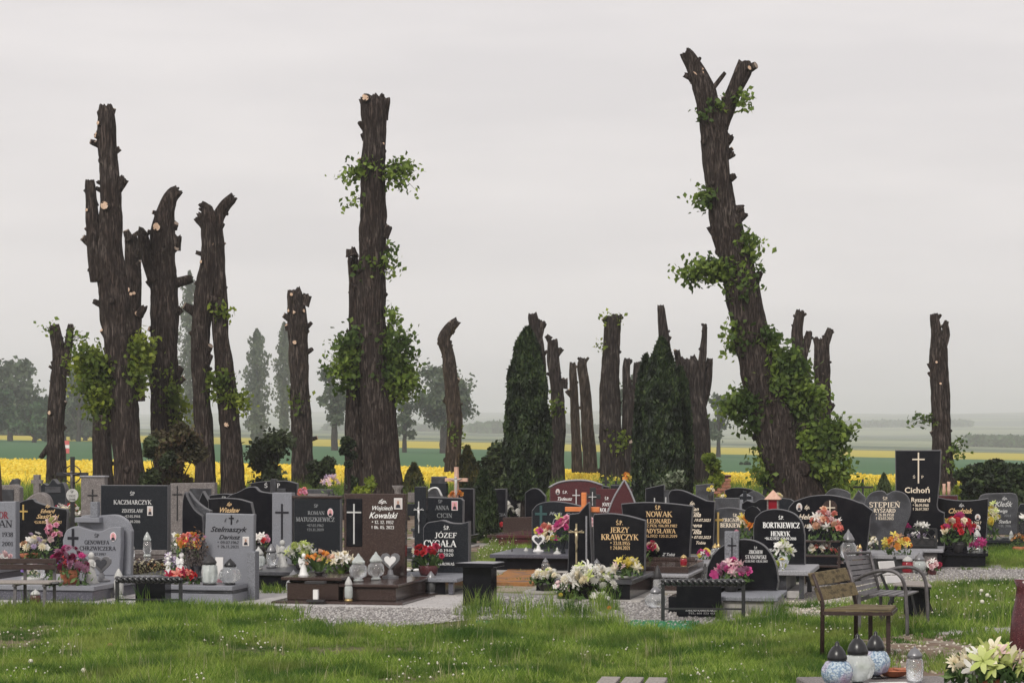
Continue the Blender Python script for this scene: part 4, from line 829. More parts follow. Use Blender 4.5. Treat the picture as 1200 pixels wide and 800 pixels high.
# -- front row, left to right
g = Grave('light grey granite headstone cut by the left edge, dark red letters, behind the bench', 0, 30.5)
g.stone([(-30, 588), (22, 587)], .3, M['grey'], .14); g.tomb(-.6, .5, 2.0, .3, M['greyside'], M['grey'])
g.text([('WIKTOR', -4, 607, 8, 34, 's')], M['redink']); g.text([('+', -14, 595, 7, None, 's'), ('JAN', 7, 617, 8, 22, 's'), ('1938', 12, 628, 5, 14, 's'), ('2001', 12, 639, 5, 14, 's')], M['ink'])
g = Grave('smaller light grey headstone with a raised frame behind the one cut by the left edge', 12, 36)
g.stone([(-8, 576), (-8, 569), (20, 567), (26, 571)], .25, M['taupe'], .16); g.rect(-2, 19, 573, 598, M['slate'], .02, -.09, 'inset_panel')
g.tomb(-.5, .5, 1.8, .25, M['taupe'])
g = Grave('low black headstone with gold script and gold cross, top falling to the right', 52, 34)
g.stone(smooth([(21, 600), (22, 589), (38, 584), (44, 588), (62, 593), (81, 596)]) + [(82, 600)], .25, M['black'], .10, br=79)
g.text([('śp', 58, 594, 3.5, 6, 'i'), ('Edward', 58, 600.5, 4.5, 18, 'i'), ('Sasiński', 58, 607, 5, 28, 'i')], M['gold']); g.text([('*15.10.1955 +18.06.2017', 58, 613, 3.2, 34, 's')], M['gold'])
g.cross(28, 591, 609, 599, 5.5, 2, M['goldhi']); g.tomb(-.6, .6, 1.9, .25, M['black'])
g = Grave('rounded beige stone topped by a small grey cross, behind the low black gold-script stone', 45, 42)
g.stone(smooth([(22, 600), (30, 587), (42, 578), (52, 577), (60, 584), (64, 600)]), .1, M['taupe'], .2, ch=.03); g.rect(40, 47, 556, 580, M['taupe'], .1, 0, 'cross'); g.rect(37, 50, 562, 566.5, M['taupe'], .094, 0, 'cross_arm')
g.tomb(-.6, .6, 1.6, .2, M['taupe'])
g = Grave('low dark blue-black tombstone with scalloped top, before the small forked stump tree', 64, 50)
g.stone(smooth([(47, 572), (52, 566), (58, 568), (64, 561), (70, 566), (76, 565), (80, 573)]), .1, M['dark'], .2); g.tomb(-.6, .6, 1.6, .3, M['dark']); g.rect(55, 74, 570, 577, M['slate'], .03, -.11, 'name_plate')
g = Grave('tall dull beige slab stone with thin dark cross, left of the wide black stone', 111, 36.5)
g.stone([(96, 559), (125, 558)], .2, M['taupe'], .14); g.box('cornice', g.lx(95), g.lx(126), -.09, .09, g.lz(559), g.lz(557), M['edge']); g.cross(110.5, 573, 592, 580, 6, 1.6, M['iron']); g.tomb(-.6, .6, 1.8, .25, M['taupe'])
g = Grave('sculpted light grey granite monument with wavy front stone on a rounded backing slab', 118, 29.2)
g.stone(smooth([(87, 611), (94, 604), (112, 604), (134, 603), (147, 610), (153, 622)]), .22, M['grey'], .10, .12, 'back_stone', br=152)
g.stone(smooth([(75, 633), (80, 621), (92, 616), (104, 619), (120, 622), (134, 617), (146, 617)]) + [(146, 640)], .22, M['grey'], .12, -.04, bl=78, br=144)
g.rect(88, 118, 606, 612, M['grey'], .22, .06, 'ledge'); g.rect(104, 113, 588, 606, M['greyrough'], .1, .08, 'pillar')
g.text([('ŚP', 117, 629, 4, 6, 's'), ('GENOWEFA', 117, 637, 4.6, 30, 's'), ('CHRZWICZERA', 118, 644, 4.6, 44, 's'), ('+ 11.07.1997', 117, 650, 3, 22, 's')], M['ink'])
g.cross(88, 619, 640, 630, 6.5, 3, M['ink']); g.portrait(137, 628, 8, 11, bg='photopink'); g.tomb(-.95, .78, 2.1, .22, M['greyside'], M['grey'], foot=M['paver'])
g = Grave('wide square black headstone with pale letters and a white portrait at its right', 159, 32.4)
g.stone([(118, 568), (200, 568)], .3, M['dark'], .12); g.text([('ŚP', 157, 580, 4, 6, 's'), ('KACZMARCZYK', 157, 590.5, 5, 46, 's'), ('ZDZISŁAW', 157, 600, 4, 26, 's'), ('*12.05.1944', 157, 606, 3, 19, 's'), ('+30.10.2016', 157, 612, 3, 19, 's')], M['silver'])
g.portrait(178.5, 598, 7, 11, 'rect'); g.tomb(-.45, .75, 1.9, .33, M['brown']); g.box('plinth', -.52, .52, -.12, .12, .33, .40, M['taupe'])
g = Grave('pale terrazzo frame stone with thin dark cross, left of the black sail-shaped stone', 227, 38)
g.stone([(200, 566), (254, 565)], .1, M['taupe'], .14); g.rect(224, 250, 572, 600, M['slate'], .03, -.075, 'inset_panel'); g.cross(209, 569, 610, 579, 6, 1.4, M['iron']); g.tomb(-.6, .6, 1.8, .2, M['taupe'])
g = Grave('black fin-shaped stone with a sweeping grey granite flank, behind the rounded dried shrub', 230, 30.5)
g.stone(smooth([(215, 600), (216, 584), (219, 576), (222, 583), (230, 596), (240, 604)]) + [(241, 612)], .2, M['black'], .1, -.03, br=240)
g.stone(smooth([(219, 578), (220, 576), (228, 586), (238, 594), (246, 598)]) + [(246, 604)], .2, M['slate'], .1, .08, 'flank_stone'); g.tomb(-.5, .5, 1.7, .2, M['slate'])
g = Grave('low black trapezoid headstone showing above the grey script-lettered stone', 271, 32.5)
g.stone([(245, 602), (244, 584)] + smooth([(262, 583), (280, 584), (296, 588)]) + [(299, 602)], .3, M['black'], .1); g.stone([(296, 588), (299, 588), (300, 603)], .3, M['edge'], .1, .0, 'edge_strip', bl=300, br=301) if False else None
g.text([('śp', 270, 592, 4, 6, 'i'), ('Wiesław', 271, 600, 6, 24, 'i')], M['gold']); g.tomb(-.45, .4, 1.3, .25, M['slate'])
g = Grave('light grey granite headstone with black script and a small dark portrait', 266, 27.6)
g.stone([(242, 601), (300, 602)], 0, M['grey'], .10, bl=238, br=298)
g.cross(273, 603, 614, 606.5, 3, 1.4, M['ink']); g.text([('ś', 266, 611, 4, 3, 'i'), ('p', 280, 611, 4, 3, 'i'), ('Stelmaszyk', 270, 622.5, 6.2, 44, 'i'), ('Dariusz', 271, 631, 5, 26, 'i')], M['ink']); g.text([('* 09.07.1962', 269, 636.5, 3.2, 26, 's'), ('+ 26.11.2021', 269, 641.5, 3.2, 26, 's')], M['ink'])
g.portrait(290.5, 633.5, 8, 11, 'rect')
pts = [(-.86, -.12), (-.80, -.42), (-.62, -.60), (-.2, -.66), (.30, -.66), (.30, -.06), (-.86, -.06)]
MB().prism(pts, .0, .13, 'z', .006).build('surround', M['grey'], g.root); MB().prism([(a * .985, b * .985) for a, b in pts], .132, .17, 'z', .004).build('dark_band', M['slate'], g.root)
top_at(g.root.location, YAW, -.82, .28, -.6, -.12, .23); MB().prism([(a * 1.02, b * 1.03) for a, b in pts], .172, .23, 'z', .008).build('cover_slab', M['grey'], g.root); g.box('side_pillar', .30, .40, -.10, .06, 0, .62, M['greyrough'])
g = Grave('black headstone with a wavy silver-edged top behind the grey script-lettered stone', 290, 36)
g.stone(smooth([(262, 588), (270, 580), (280, 576), (290, 571), (300, 570), (306, 575), (318, 577)]) + [(326, 578)], .2, M['black'], .12); g.tomb(-.6, .6, 1.8, .25, M['black'])
g = Grave('pair of black panels joined by a grey post, gilt initials, before the twin-legged linden', 322, 44)
g.stone(smooth([(294, 566), (306, 564), (318, 563)]), .2, M['black'], .12); g.stone(smooth([(325, 563), (338, 563), (350, 566)]), .2, M['black'], .12, 0, 'right_panel'); g.rect(318.3, 324.7, 561, 600, M['slate'], .16, 0, 'post')
g.rect(326, 337, 572, 576, M['slate'], .16, -.02, 'ledge'); g.text([('Ś', 313, 571, 5, 4, 's'), ('P', 328, 571, 5, 4, 's')], M['silver'], -.08); g.tomb(-.7, .7, 1.8, .25, M['black'])
g = Grave('black headstone joined to a light grey pillar carrying a thin black cross', 360, 30.6)
g.stone([(345, 584), (401, 583)], .27, M['dark'], .10); g.rect(343, 403, 580.5, 583.4, M['brown'], .14, 0, 'cornice'); g.rect(320, 343.6, 577, 661, M['grey'], .16, 0, 'pillar'); g.cross(332, 590, 640, 600, 8, 2, M['ink'], -.08)
g.text([('ŚP', 372, 594, 3.5, 5, 's'), ('ROMAN', 372, 602.5, 4.2, 20, 's'), ('MATUSZKIEWICZ', 371, 610.5, 5, 46, 's'), ('*07.02.1962', 371, 616.5, 3, 20, 's'), ('+21.11.2019', 371, 621.5, 3, 20, 's')], M['dim']); g.portrait(389, 600, 7, 10, bg='photopink')
g.box('surround', -.62, .45, -1.5, .1, 0, .22, M['black']); g.box('cover_slab', -.68, .48, -1.55, .1, .22, .27, M['slate']); g.box('footing', -.75, .6, -1.7, .2, 0, .03, M['paver'])
g = Grave('reddish-brown granite headstone with black side panel, silver cross and white script', 440, 28.4)
g.stone([(404, 578), (477, 578)], .25, M['brown'], .12, br=476); g.rect(407, 426, 584, 640, M['black'], .012, -.066, 'inset_panel'); g.cross(416.5, 590, 637, 600, 8.5, 1.8, M['silver'], -.073)
g.text([('śp.', 450, 589, 4.5, 10, 'i'), ('Wojciech', 450, 597, 5, 24, 'i'), ('Kowalski', 451, 606.5, 7, 34, 'i')], M['white']); g.text([('* 12. 12. 1952', 450, 613, 3.6, 26, 's'), ('+ 06. 05. 2023', 450, 619, 3.6, 27, 's')], M['white']); g.portrait(468.5, 589.5, 10, 13, 'rect')
g.box('vase_box', -.70, -.05, -1.5, -.8, .05, .26, M['brown']); g.box('box_cover', -.76, .0, -1.56, -.76, .29, .33, M['brown']); g.box('box_recess', -.68, -.07, -1.48, -.82, .262, .288, M['black'])
g.box('surround', .0, .66, -1.46, .1, .05, .21, M['brown']); g.box('cover_slab', -.045, .70, -1.5, .16, .212, .25, M['brown']); g.box('rear_slab', -.70, -.05, -.75, .16, .05, .25, M['brown']); g.box('step', -.82, .82, -1.75, .25, .005, .05, M['brown']); g.box('paving', -1.5, 1.5, -1.98, .5, -.03, .022, M['paver'])
g = Grave('blue-black cross-shaped pillar stone with silver crucifix, right of the brown headstone', 493, 30.6)
g.rect(487, 500.5, 570, 664, M['dark'], .14, 0, 'upright'); g.rect(478, 487, 590, 604, M['dark'], .12, 0, 'cross_arm'); g.fy = -.07; g.cross(492.3, 587, 624, 597, 6, 1.2, M['silver'], -.07, corpus=M['silver']); g.tomb(-.3, .5, 1.2, .2, M['dark'])
g.rect(476, 487, 577, 589, M['taupe'], .05, .1, 'side_block')
g = Grave('square blue-black headstone with a sloped-off top edge and red-and-white portrait card', 521, 31.2)
g.stone([(500, 584), (502, 582), (541, 583), (544, 586)], .2, M['dark'], .10, br=543); g.text([('Śp', 517, 589, 3.5, 5, 's'), ('ANNA', 519, 597, 5, 16, 's'), ('CICIN', 522, 606, 5, 18, 's')], M['dim']); g.portrait(534, 592, 7.5, 11, 'rect', 'photopink'); g.tomb(-.4, .5, 1.4, .2, M['dark'])
g = Grave('blue-black headstone with wavy top, large white letters half hidden by red roses', 524, 29.4)
g.stone(smooth([(497, 618), (502, 612), (512, 610), (520, 609), (530, 612), (542, 612.5)]) + [(551, 610)], .24, M['dark'], .14)
g.text([('Ś.P.', 525, 620, 4.2, 7, 's'), ('JÓZEF', 524, 629.5, 6, 26, 's'), ('CYGAŁA', 517, 640, 7.5, 38, 's'), ('*10.10.1940', 519, 646, 3.4, 28, 's'), ('+17.01.2020', 519, 651, 3.4, 28, 's'), ('PROSI O ZDROWAŚ', 516, 661.5, 3, 36, 's')], M['white'])
g.box('cover_slab', -.55, .42, -1.2, .12, .19, .24, M['greyrough']); g.box('surround', -.42, .25, -1.12, .1, 0, .19, M['black']); g.box('footing', -.62, .45, -1.3, .2, 0, .03, M['concrete'])
g.box('leg', .30, .36, -1.16, -1.08, .03, .19, M['greyside']); g.box('leg', -.52, -.46, -1.16, -1.08, .03, .19, M['greyside'])
# -- middle
g = Grave('blue-black arched headstone with a verdigris cross, pink flowers before it', 657, 35)
g.stone(smooth([(624, 598), (632, 590), (648, 587), (668, 589), (684, 593), (690, 594)]), .28, M['dark'], .12); g.cross(635, 592, 616, 602, 7, 3, M['teal']); g.text([('Maria', 652, 603, 4, 15, 'i'), ('Kaj', 668, 604, 4, 9, 'i'), ('Dz', 653, 613, 6, 10, 'i')], M['dim'])
g.box('surround', -.68, .72, -1.7, .1, 0, .22, M['black']); g.box('cover_slab', -.75, .76, -1.78, .12, .22, .28, M['greyside']); g.box('footing', -.9, .9, -2, .2, 0, .04, M['concrete'])
g = Grave('burgundy granite family tombstone, arched panel with pale rim and white script', 680, 42.5)
g.stone(smooth([(645, 572), (656, 566), (672, 563.5), (690, 564), (706, 568)]), .2, M['burg'], .12); 
mb = MB(); mb.tube([(g.lx(a), -.06, g.lz(b)) for a, b in smooth([(644, 571), (656, 565), (672, 562.5), (690, 563), (707, 568)])], .02, 6); mb.build('rim', M['edge'], g.root, True)
g.rect(684, 741, 572, 640, M['burg'], .12, -.14, 'right_panel'); g.text([('Tadeusz', 663, 586, 4, 17, 'i')], M['white']); g.text([('Ś.P.', 663, 578, 3, 6, 's')], M['white']); g.portrait(654.5, 576, 5, 7); g.cross(676, 573, 594, 580, 4.5, 1.4, M['silver'])
g.text([('Ś.P.', 713, 585, 3.4, 5, 's'), ('JÓZEF', 713, 592, 3.8, 11, 's'), ('ZWOLAK', 710, 599, 4.6, 18, 's')], M['white'], -.20); g.box('plinth', g.lx(645), g.lx(742), -.2, .12, .1, .2, M['burg'])
g.stone(smooth([(714, 600), (721, 583), (734, 562)]) + smooth([(734, 562), (741, 575), (747, 590)])[1:], .2, M['burg'], .08, -.26, 'pointed_panel')
mb = MB(); mb.tube([(g.lx(a), -.30, g.lz(b)) for a, b in smooth([(715, 600), (722, 582), (734, 561.5)]) + smooth([(734, 561.5), (741, 575), (747, 590)])[1:]], .018, 6); mb.build('rim', M['edge'], g.root, True)
g.tomb(-1.2, 1.2, 2.0, .25, M['burg'])
g = Grave('black step-topped stone crossed by an orange cross, gilt crucifix on its front', 681, 29.8)
g.stone([(670, 598), (688, 589), (692, 580)] , .2, M['black'], .12, bl=666, br=700) if False else g.stone([(668, 602), (679, 600.5), (690, 588), (691.5, 589)], .2, M['black'], .12, bl=666, br=695)
mb = MB(); ax, az = g.lx(683), g.lz(594)
u_ = g.lx(684) - g.lx(683)
mb.prism([(g.lx(679), g.lz(601)), (g.lx(679), g.lz(599.5)), (g.lx(661), g.lz(599.5)), (g.lx(661), g.lz(594)), (g.lx(680), g.lz(594)), (g.lx(680), g.lz(577)), (g.lx(685.5), g.lz(577)), (g.lx(685.5), g.lz(594)), (g.lx(701), g.lz(594)), (g.lx(701), g.lz(600)), (g.lx(689), g.lz(600)), (g.lx(689), g.lz(601))], -.02, .05, 'y', .006)
mb.build('orange_cross', M['orange'], g.root).location = (0, .09, 0)
g.cross(676.5, 613, 660, 623, 9, 2, M['brassy'], corpus=M['brassy']); g.rect(687, 689, 604, 655, M['edge'], .004, -.063, 'edge_strip'); g.tomb(-.45, .5, 1.0, .2, M['black'])
g = Grave('black wooden-style cross with silver crucifix standing behind the orange cross', 694.5, 33, name='cross', cat='grave cross')
g.rect(691.5, 698, 571, 660, M['iron'], .06, 0, 'upright'); g.rect(684.5, 703.5, 579, 584.5, M['iron'], .05, 0, 'cross_arm'); g.fy = -.03; g.cross(694.8, 576, 592, 582, 4.5, 1, M['silver'], corpus=M['silver'])
g = Grave('black headstone with bowed top and bold gilt letters, nearest in the middle', 727, 29)
g.stone([(696, 606)] + smooth([(697, 602), (716, 601), (736, 603.5), (757, 609)]), .3, M['black'], .12, bl=697, br=756)
g.text([('Ś.P.', 727, 614.5, 5, 8, 's'), ('JERZY', 727, 623.5, 6.2, 22, 's'), ('KRAWCZYK', 727, 632, 6.6, 43, 's'), ('* 23.11.1955', 727.5, 637.8, 4, 23, 's'), ('+ 24.04.2021', 727.5, 643.3, 4, 23, 's')], M['gold'])
g.tomb(-.55, .42, 1.7, .28, M['black'], M['slate'])
g = Grave('black headstone flaring to the top, gilt letters for two people, on stepped brown plinths', 771, 30.8)
g.stone(smooth([(729, 590), (745, 588.5), (764, 588), (790, 589.5), (812, 592)]), .38, M['black'], .13, bl=736, br=808)
g.text([('Ś.P.', 772, 596.5, 4.5, 7, 's'), ('NOWAK', 773, 605, 6.2, 30, 's'), ('LEONARD', 773, 612.5, 5, 28, 's'), ('*11.02.1926 +06.09.1982', 772, 617, 3.2, 44, 's'), ('WŁADYSŁAWA', 770, 624, 5, 44, 's'), ('*21.05.1932 +20.11.2019', 772, 629, 3.2, 44, 's')], M['gold']); g.text([('Z Tobą', 784, 650.5, 3.5, 15, 'i')], M['silver'])
g.box('plinth', -.44, .54, -.18, .12, .33, .38, M['brown']); g.box('step', -.5, .62, -1.5, .14, .24, .33, M['brown']); g.box('cover_slab', -.58, .66, -1.8, .16, .20, .24, M['edge']); g.box('surround', -.52, .58, -1.75, .1, 0, .20, M['brown']); g.box('footing', -.7, .75, -1.95, .2, 0, .03, M['concrete'])
g = Grave('black headstone with a sloping wavy top and white script for two names', 818, 33)
g.stone(smooth([(784, 580), (788, 574), (800, 574), (815, 580), (828, 586)]) + [(838, 587)], .3, M['black'], .12, bl=790, br=836)
g.text([('śp.', 812, 591, 4, 6, 'i'), ('Jan', 815, 598, 4.5, 9, 'i'), ('Tilla', 816, 605, 5.5, 12, 'i'), ('+ 19.07.2021', 822, 610.5, 3.4, 23, 'i'), ('Irena', 816, 617, 4.5, 14, 'i'), ('Tilla', 816, 625, 5.5, 13, 'i'), ('+ 07.03.2023', 822, 630.5, 3.4, 23, 'i'), ('Tobie', 822, 637, 3.5, 11, 'i')], M['cream'])
g.tomb(-.5, .6, 1.9, .28, M['slate'], M['edge'])
g = Grave('small black square-topped stone with a notched corner, behind the flaring black headstone', 769, 40)
g.stone([(757, 572), (779, 567)], .2, M['black'], .12); g.rect(767, 768.3, 583, 590, M['silver'], .01, -.07, 'candle_inlay'); g.rect(780, 781.3, 582, 590, M['silver'], .01, -.07, 'candle_inlay'); g.rect(779, 785, 574, 600, M['slate'], .14, .0, 'post'); g.tomb(-.5, .5, 1.5, .2, M['black'])
g = Grave('dark grey round-shouldered headstone with a tall gilt cross at its left', 861, 33)
g.stone(smooth([(838, 604), (840, 597), (848, 594.5), (860, 594.5), (872, 597), (880, 600)]), .28, M['slate'], .12); g.text([('Ś.P.', 862, 605, 3.5, 5, 's'), ('ZBIGNIEW', 860, 611, 4.2, 26, 's'), ('BERKIEWICZ', 861, 617.5, 5, 32, 's')], M['cream']); g.cross(842.5, 600, 636, 609, 6, 2.4, M['goldhi']); g.tomb(-.4, .5, 1.6, .25, M['slate'])
g = Grave('black round-arched headstone with white letters for a couple, on a table-like grey slab', 914, 28.9)
g.stone([(884, 640), (884, 615)] + smooth([(886, 606), (894, 599), (906, 596), (920, 597), (932, 602), (940, 612), (943, 626)]), .38, M['black'], .12, br=943)
MB().prism([(g.lx(882) + .11 * math.cos(t * math.pi / 6), g.lz(603) + .11 * math.sin(t * math.pi / 6)) for t in range(12)], .06, .14, 'y', .006).build('side_disc', M['black'], g.root)
g.text([('Ś.P.', 916, 608, 4, 6, 's'), ('BORTKIEWICZ', 916, 618, 6.4, 42, 's'), ('HENRYK', 915, 627.5, 5.6, 22, 's'), ('*16.12.1937 +28.09.2018', 915, 632, 3.2, 36, 's'), ('ZOFIA', 915, 640.5, 5.2, 16, 's'), ('*11.05.1940 +03.01.2020', 915, 645.5, 3.2, 36, 's')], M['white'])
g.box('cover_slab', -.46, .50, -1.45, .12, .32, .38, M['edge']); g.box('surround', -.40, .2, -1.35, .1, 0, .32, M['slate']); g.box('leg', .36, .42, -1.38, -1.30, .03, .32, M['slate']); g.box('leg', .36, .42, -.1, 0, .03, .32, M['slate']); g.box('footing', -.6, .62, -1.6, .25, 0, .03, M['taupe']); g.box('step', .2, .36, -1.3, .05, .03, .12, M['paver'])
g = Grave('low black half-round headstone split by a rough grey granite post with a cross', 870, 26.3)
g.stone([(828, 690), (830, 664)] + smooth([(836, 650), (846, 640), (858, 634), (872, 631), (888, 634), (900, 643), (909, 660), (912, 680)]), .22, M['black'], .12, bl=829, br=910)
g.rect(851, 867, 622, 675, M['greyrough'], .12, -.08, 'post'); g.rect(846, 872, 674, 688, M['greyrough'], .16, -.08, 'post_foot'); g.cross(859.5, 629, 660, 638, 5, 1.4, M['ink'], -.141)
g.text([('Ś.P.', 886, 642.5, 2.8, 4, 's'), ('ZBIGNIEW', 886, 648, 4.2, 16, 's'), ('STANOWSKI', 886, 654, 4.4, 24, 's'), ('*12.01.1942 +28.10.2002', 886, 658, 2.6, 27, 's')], M['silver'])
g.box('cover_slab', -.2, .52, -1.15, .1, .17, .22, M['greyrough']); g.box('surround', -.1, .48, -1.1, .1, 0, .17, M['concrete']); g.box('dark_box', -.75, -.22, -.95, -.45, 0, .20, M['black']); g.box('rear_slab', -.5, -.2, -.4, .1, 0, .22, M['black'])
# -- right
g = Grave('very wide black winged headstone with a round cross emblem and oval portrait', 972, 32.5)
g.stone([(922, 620), (926, 594)] + smooth([(932, 587), (950, 581), (972, 579.5), (992, 583), (1006, 588), (1010, 589)]) + [(1022, 598), (1019, 604), (1018, 615)], .3, M['black'], .13, bl=928, br=1014)
g.text([('śp.', 947, 596, 4.5, 6, 'i'), ('Helena', 948, 608, 6, 22, 'i'), ('* 1944', 947, 618, 4, 14, 'i')], M['cream']); g.portrait(938, 594, 7, 10)
MB().prism([(g.lx(973) + .105 * math.cos(t * math.pi / 9), g.lz(594) + .105 * math.sin(t * math.pi / 9)) for t in range(18)], -.075, -.065, 'y', .002).build('emblem_disc', M['brown'], g.root); g.cross(973, 586, 603, 594.5, 6, 1.3, M['cream'], -.076)
g.tomb(-.65, .6, 2.0, .3, M['black'])
g = Grave('black heart-shaped headstone with cream letters', 1040, 34.3)
h_ = [(1013, 600), (1015, 586), (1022, 577), (1032, 574.5), (1037, 576), (1040, 579), (1044, 576), (1050, 574.5), (1060, 578), (1066, 588), (1066, 602), (1060, 618)]
g.stone(smooth([(1018, 618)] + h_), .3, M['slate'], .13, bl=1026, br=1054); g.text([('Ś.P.', 1038, 585.5, 3.5, 6, 's'), ('STĘPIEŃ', 1037, 594, 6, 35, 's'), ('RYSZARD', 1037, 600, 4.6, 25, 's'), ('* 26.10.1950', 1037, 604.3, 3.2, 21, 's'), ('+ 03.03.2013', 1037, 608.5, 3.2, 20, 's')], M['cream'])
g.box('cover_slab', -.45, .55, -1.6, .15, .24, .30, M['edge']); g.box('surround', -.38, .48, -1.52, .1, 0, .24, M['slate']); g.box('footing', -.5, .6, -1.7, .2, 0, .03, M['concrete'])
g = Grave('tallest black headstone with a long cream cross', 1077, 35.2)
g.stone([(1050, 527), (1102, 527)] + smooth([(1101, 560), (1099, 580), (1098, 592), (1100, 597), (1106, 600)]), .3, M['black'], .14, bl=1051, br=1106, ch=.014)
g.cross(1076.5, 530, 566, 538, 7, 1.6, M['cream']); g.text([('Cichoń', 1075, 577, 6.6, 28, 'b'), ('Ryszard', 1079, 587.5, 5.2, 21, 'b')], M['cream']); g.text([('Ś', 1071.5, 560, 3, 3, 's'), ('P', 1081, 560, 3, 3, 's'), ('* 06.09.1968', 1079, 593, 3, 18, 's'), ('+ 26.07.2017', 1079, 597.5, 3, 18, 's'), ('TU', 1096, 629.5, 2.6, 4, 's'), ('ŚPI', 1096, 634, 2.6, 5, 's')], M['cream'])
g.box('cover_slab', -.35, .40, -1.2, .15, .27, .32, M['edge']); g.box('surround', -.3, .3, -1.12, .1, 0, .27, M['taupe']); g.box('leg', .31, .37, -1.15, -1.07, 0, .27, M['black'])
g = Grave('black headstone with a concave top, gold script and two oval portraits', 1128, 35.6)
g.stone([(1100, 600), (1098, 582)] + smooth([(1110, 584.5), (1126, 586), (1142, 585.5), (1157, 583)]) + [(1157, 592)], .3, M['black'], .12, bl=1104, br=1154)
g.text([('śp.', 1127, 593, 3.5, 6, 'i')], M['silver']); g.text([('Chudziak', 1126, 601, 6, 27, 'i'), ('Anna', 1125, 609.5, 5, 16, 'i')], M['gold']); g.text([('26.11.1954 + 12.09.2017', 1128, 613.5, 3.2, 42, 's'), ('Jan', 1128, 621, 4, 9, 's')], M['cream']); g.portrait(1145, 605.5, 6.4, 7.6); g.portrait(1145, 618, 6.4, 7.6)
g.box('surround', -.32, .36, -1.25, .1, 0, .2, M['black']); g.box('cover_slab', -.36, .40, -1.3, .12, .2, .25, M['black']); g.box('plinth', -.36, .4, -.14, .12, .25, .3, M['black']); g.box('footing', -.5, .6, -1.5, .3, -.02, .03, M['pebble'])
g = Grave('dark grey granite headstone with rounded shoulders and white script, behind green wreath', 1170, 41)
g.stone([(1148, 600), (1148, 584)] + smooth([(1150, 580), (1156, 578)]) + [(1184, 577)] + smooth([(1184, 577), (1190, 579), (1192, 585)])[1:], .25, M['slate'], .13, br=1192)
g.text([('śp.', 1177, 585, 3.4, 6, 'i'), ('Kleśk', 1176, 593, 6, 20, 'i'), ('Jadwiga', 1172, 600, 4, 16, 'i'), ('Stefan', 1177, 612.5, 4, 14, 'i')], M['silver']); g.text([('+ 02. 2014', 1175, 605, 2.8, 18, 's'), ('+ 01. 2016', 1177, 617, 2.8, 14, 's')], M['dim']); g.tomb(-.6, .5, 1.2, .2, M['dark'])
g = Grave('blue-black stone with a lattice inlay cut by the right edge', 1206, 41)
g.stone([(1193, 596), (1196, 590), (1225, 588)], .2, M['dark'], .12); g.tomb(-.3, .6, 1.2, .2, M['dark'])

# -- rows farther back
def small(label, px, d, pts, m, zb=.1, cat='grave', extra=None, th=.14, tomb=True):
    g = Grave(label, px, d); g.stone(pts, zb, M[m], th)
    if tomb: wl = abs(pts[-1][0] - pts[0][0]) * d / F / 2; g.tomb(-wl - .05, wl + .05, 1.5, .22, M[m])
    if extra: extra(g)
    return g
small('grey stone block on a dark base, against the yellow field above the silver crucifix', 514, 46, [(506, 558), (523, 558)], 'slate', extra=lambda g: g.rect(505, 524, 566, 580, M['dark'], .2, 0, 'base_block'))
def ex1(g):
    mb = MB(); mb.tube([(g.lx(a), -.07, g.lz(b)) for a, b in smooth([(501, 577), (507, 572), (514, 572), (519, 581)])], .018, 6); mb.build('rim', M['silver'], g.root, True)
small('dark stone with a bright curved rim just behind the square blue-black headstone', 511, 38, smooth([(501, 578), (507, 573), (514, 573), (519, 582)]), 'slate', extra=ex1)
small('dark slab stone left of the juniper, partly hidden', 546, 42, [(536, 572), (556, 572)], 'black')
small('tall black stone with dim letters, left of the left thuja trunk', 586, 46, [(577, 573), (594, 572)], 'black', extra=lambda g: g.text([('ALICJA', 585, 604, 3, 17, 's')], M['dim']))
small('black lettered stone behind white flowers at the left thuja trunk', 604, 50, smooth([(592, 576), (602, 574), (614, 574)]), 'black', extra=lambda g: g.text([('ŚP', 604, 582, 3.4, 5, 's')], M['white']))
small('black arched stone right of the left thuja trunk', 628, 47, smooth([(616, 577), (624, 572), (632, 573), (640, 581)]), 'black')
small('low brown stone bench-like tomb behind the left thuja trunk', 610, 43, [(590, 606), (624, 605)], 'brown', zb=.05)
small('two-lobed dark stone right above the black wavy script headstone', 890, 43, smooth([(870, 590), (876, 586), (884, 588), (892, 584), (905, 586), (912, 590)]), 'black')
small('long low black arched tomb under the yellow patch right of the sapling', 866, 52, smooth([(850, 574), (858, 571.5), (868, 571), (880, 573), (886, 576)]), 'black')
small('dark grey box-like tomb with two small candles on top, behind the gilt-cross stone', 849, 42, [(838, 583), (866, 583)], 'slate')
small('dark tomb with rough rock face, right of the box-like tomb', 872, 46, smooth([(864, 588), (868, 580), (874, 578), (882, 582)]), 'greyrough')
small('grey rocky mound-shaped stone left of the pink roofed lantern tomb', 882, 50, smooth([(874, 580), (882, 575), (890, 577), (896, 582)]), 'slate')
small('dark gabled stone at the foot of the great leaning linden', 912, 46, [(896, 583), (906, 582), (926, 584), (932, 588)], 'dark')
small('dark diamond-topped stone between the winged stone and the heart', 1006, 40, [(1000, 584), (1006, 574), (1014, 582)], 'slate')
small('dark stone fragment under the pale sapling behind the winged black stone', 976, 44, smooth([(966, 580), (976, 572), (990, 574), (996, 578)]), 'slate')
small('low dark stone behind the tall black slab, topped by salmon vases', 1112, 43, [(1100, 580), (1122, 580)], 'burg')
small('dark stone far back right of the twin-legged linden', 372, 50, [(360, 573), (390, 573)], 'slate', extra=lambda g: g.rect(362, 394, 578, 582, M['taupe'], .3, 0, 'cornice'))
small('black sloped stone behind the black panels with gilt initials', 300, 50, smooth([(280, 577), (292, 570), (304, 568)]), 'black')
small('dark roofed stone with pale gable edge, above the low trapezoid stone', 241, 36, [(232, 592), (239, 575), (247, 588)], 'black')
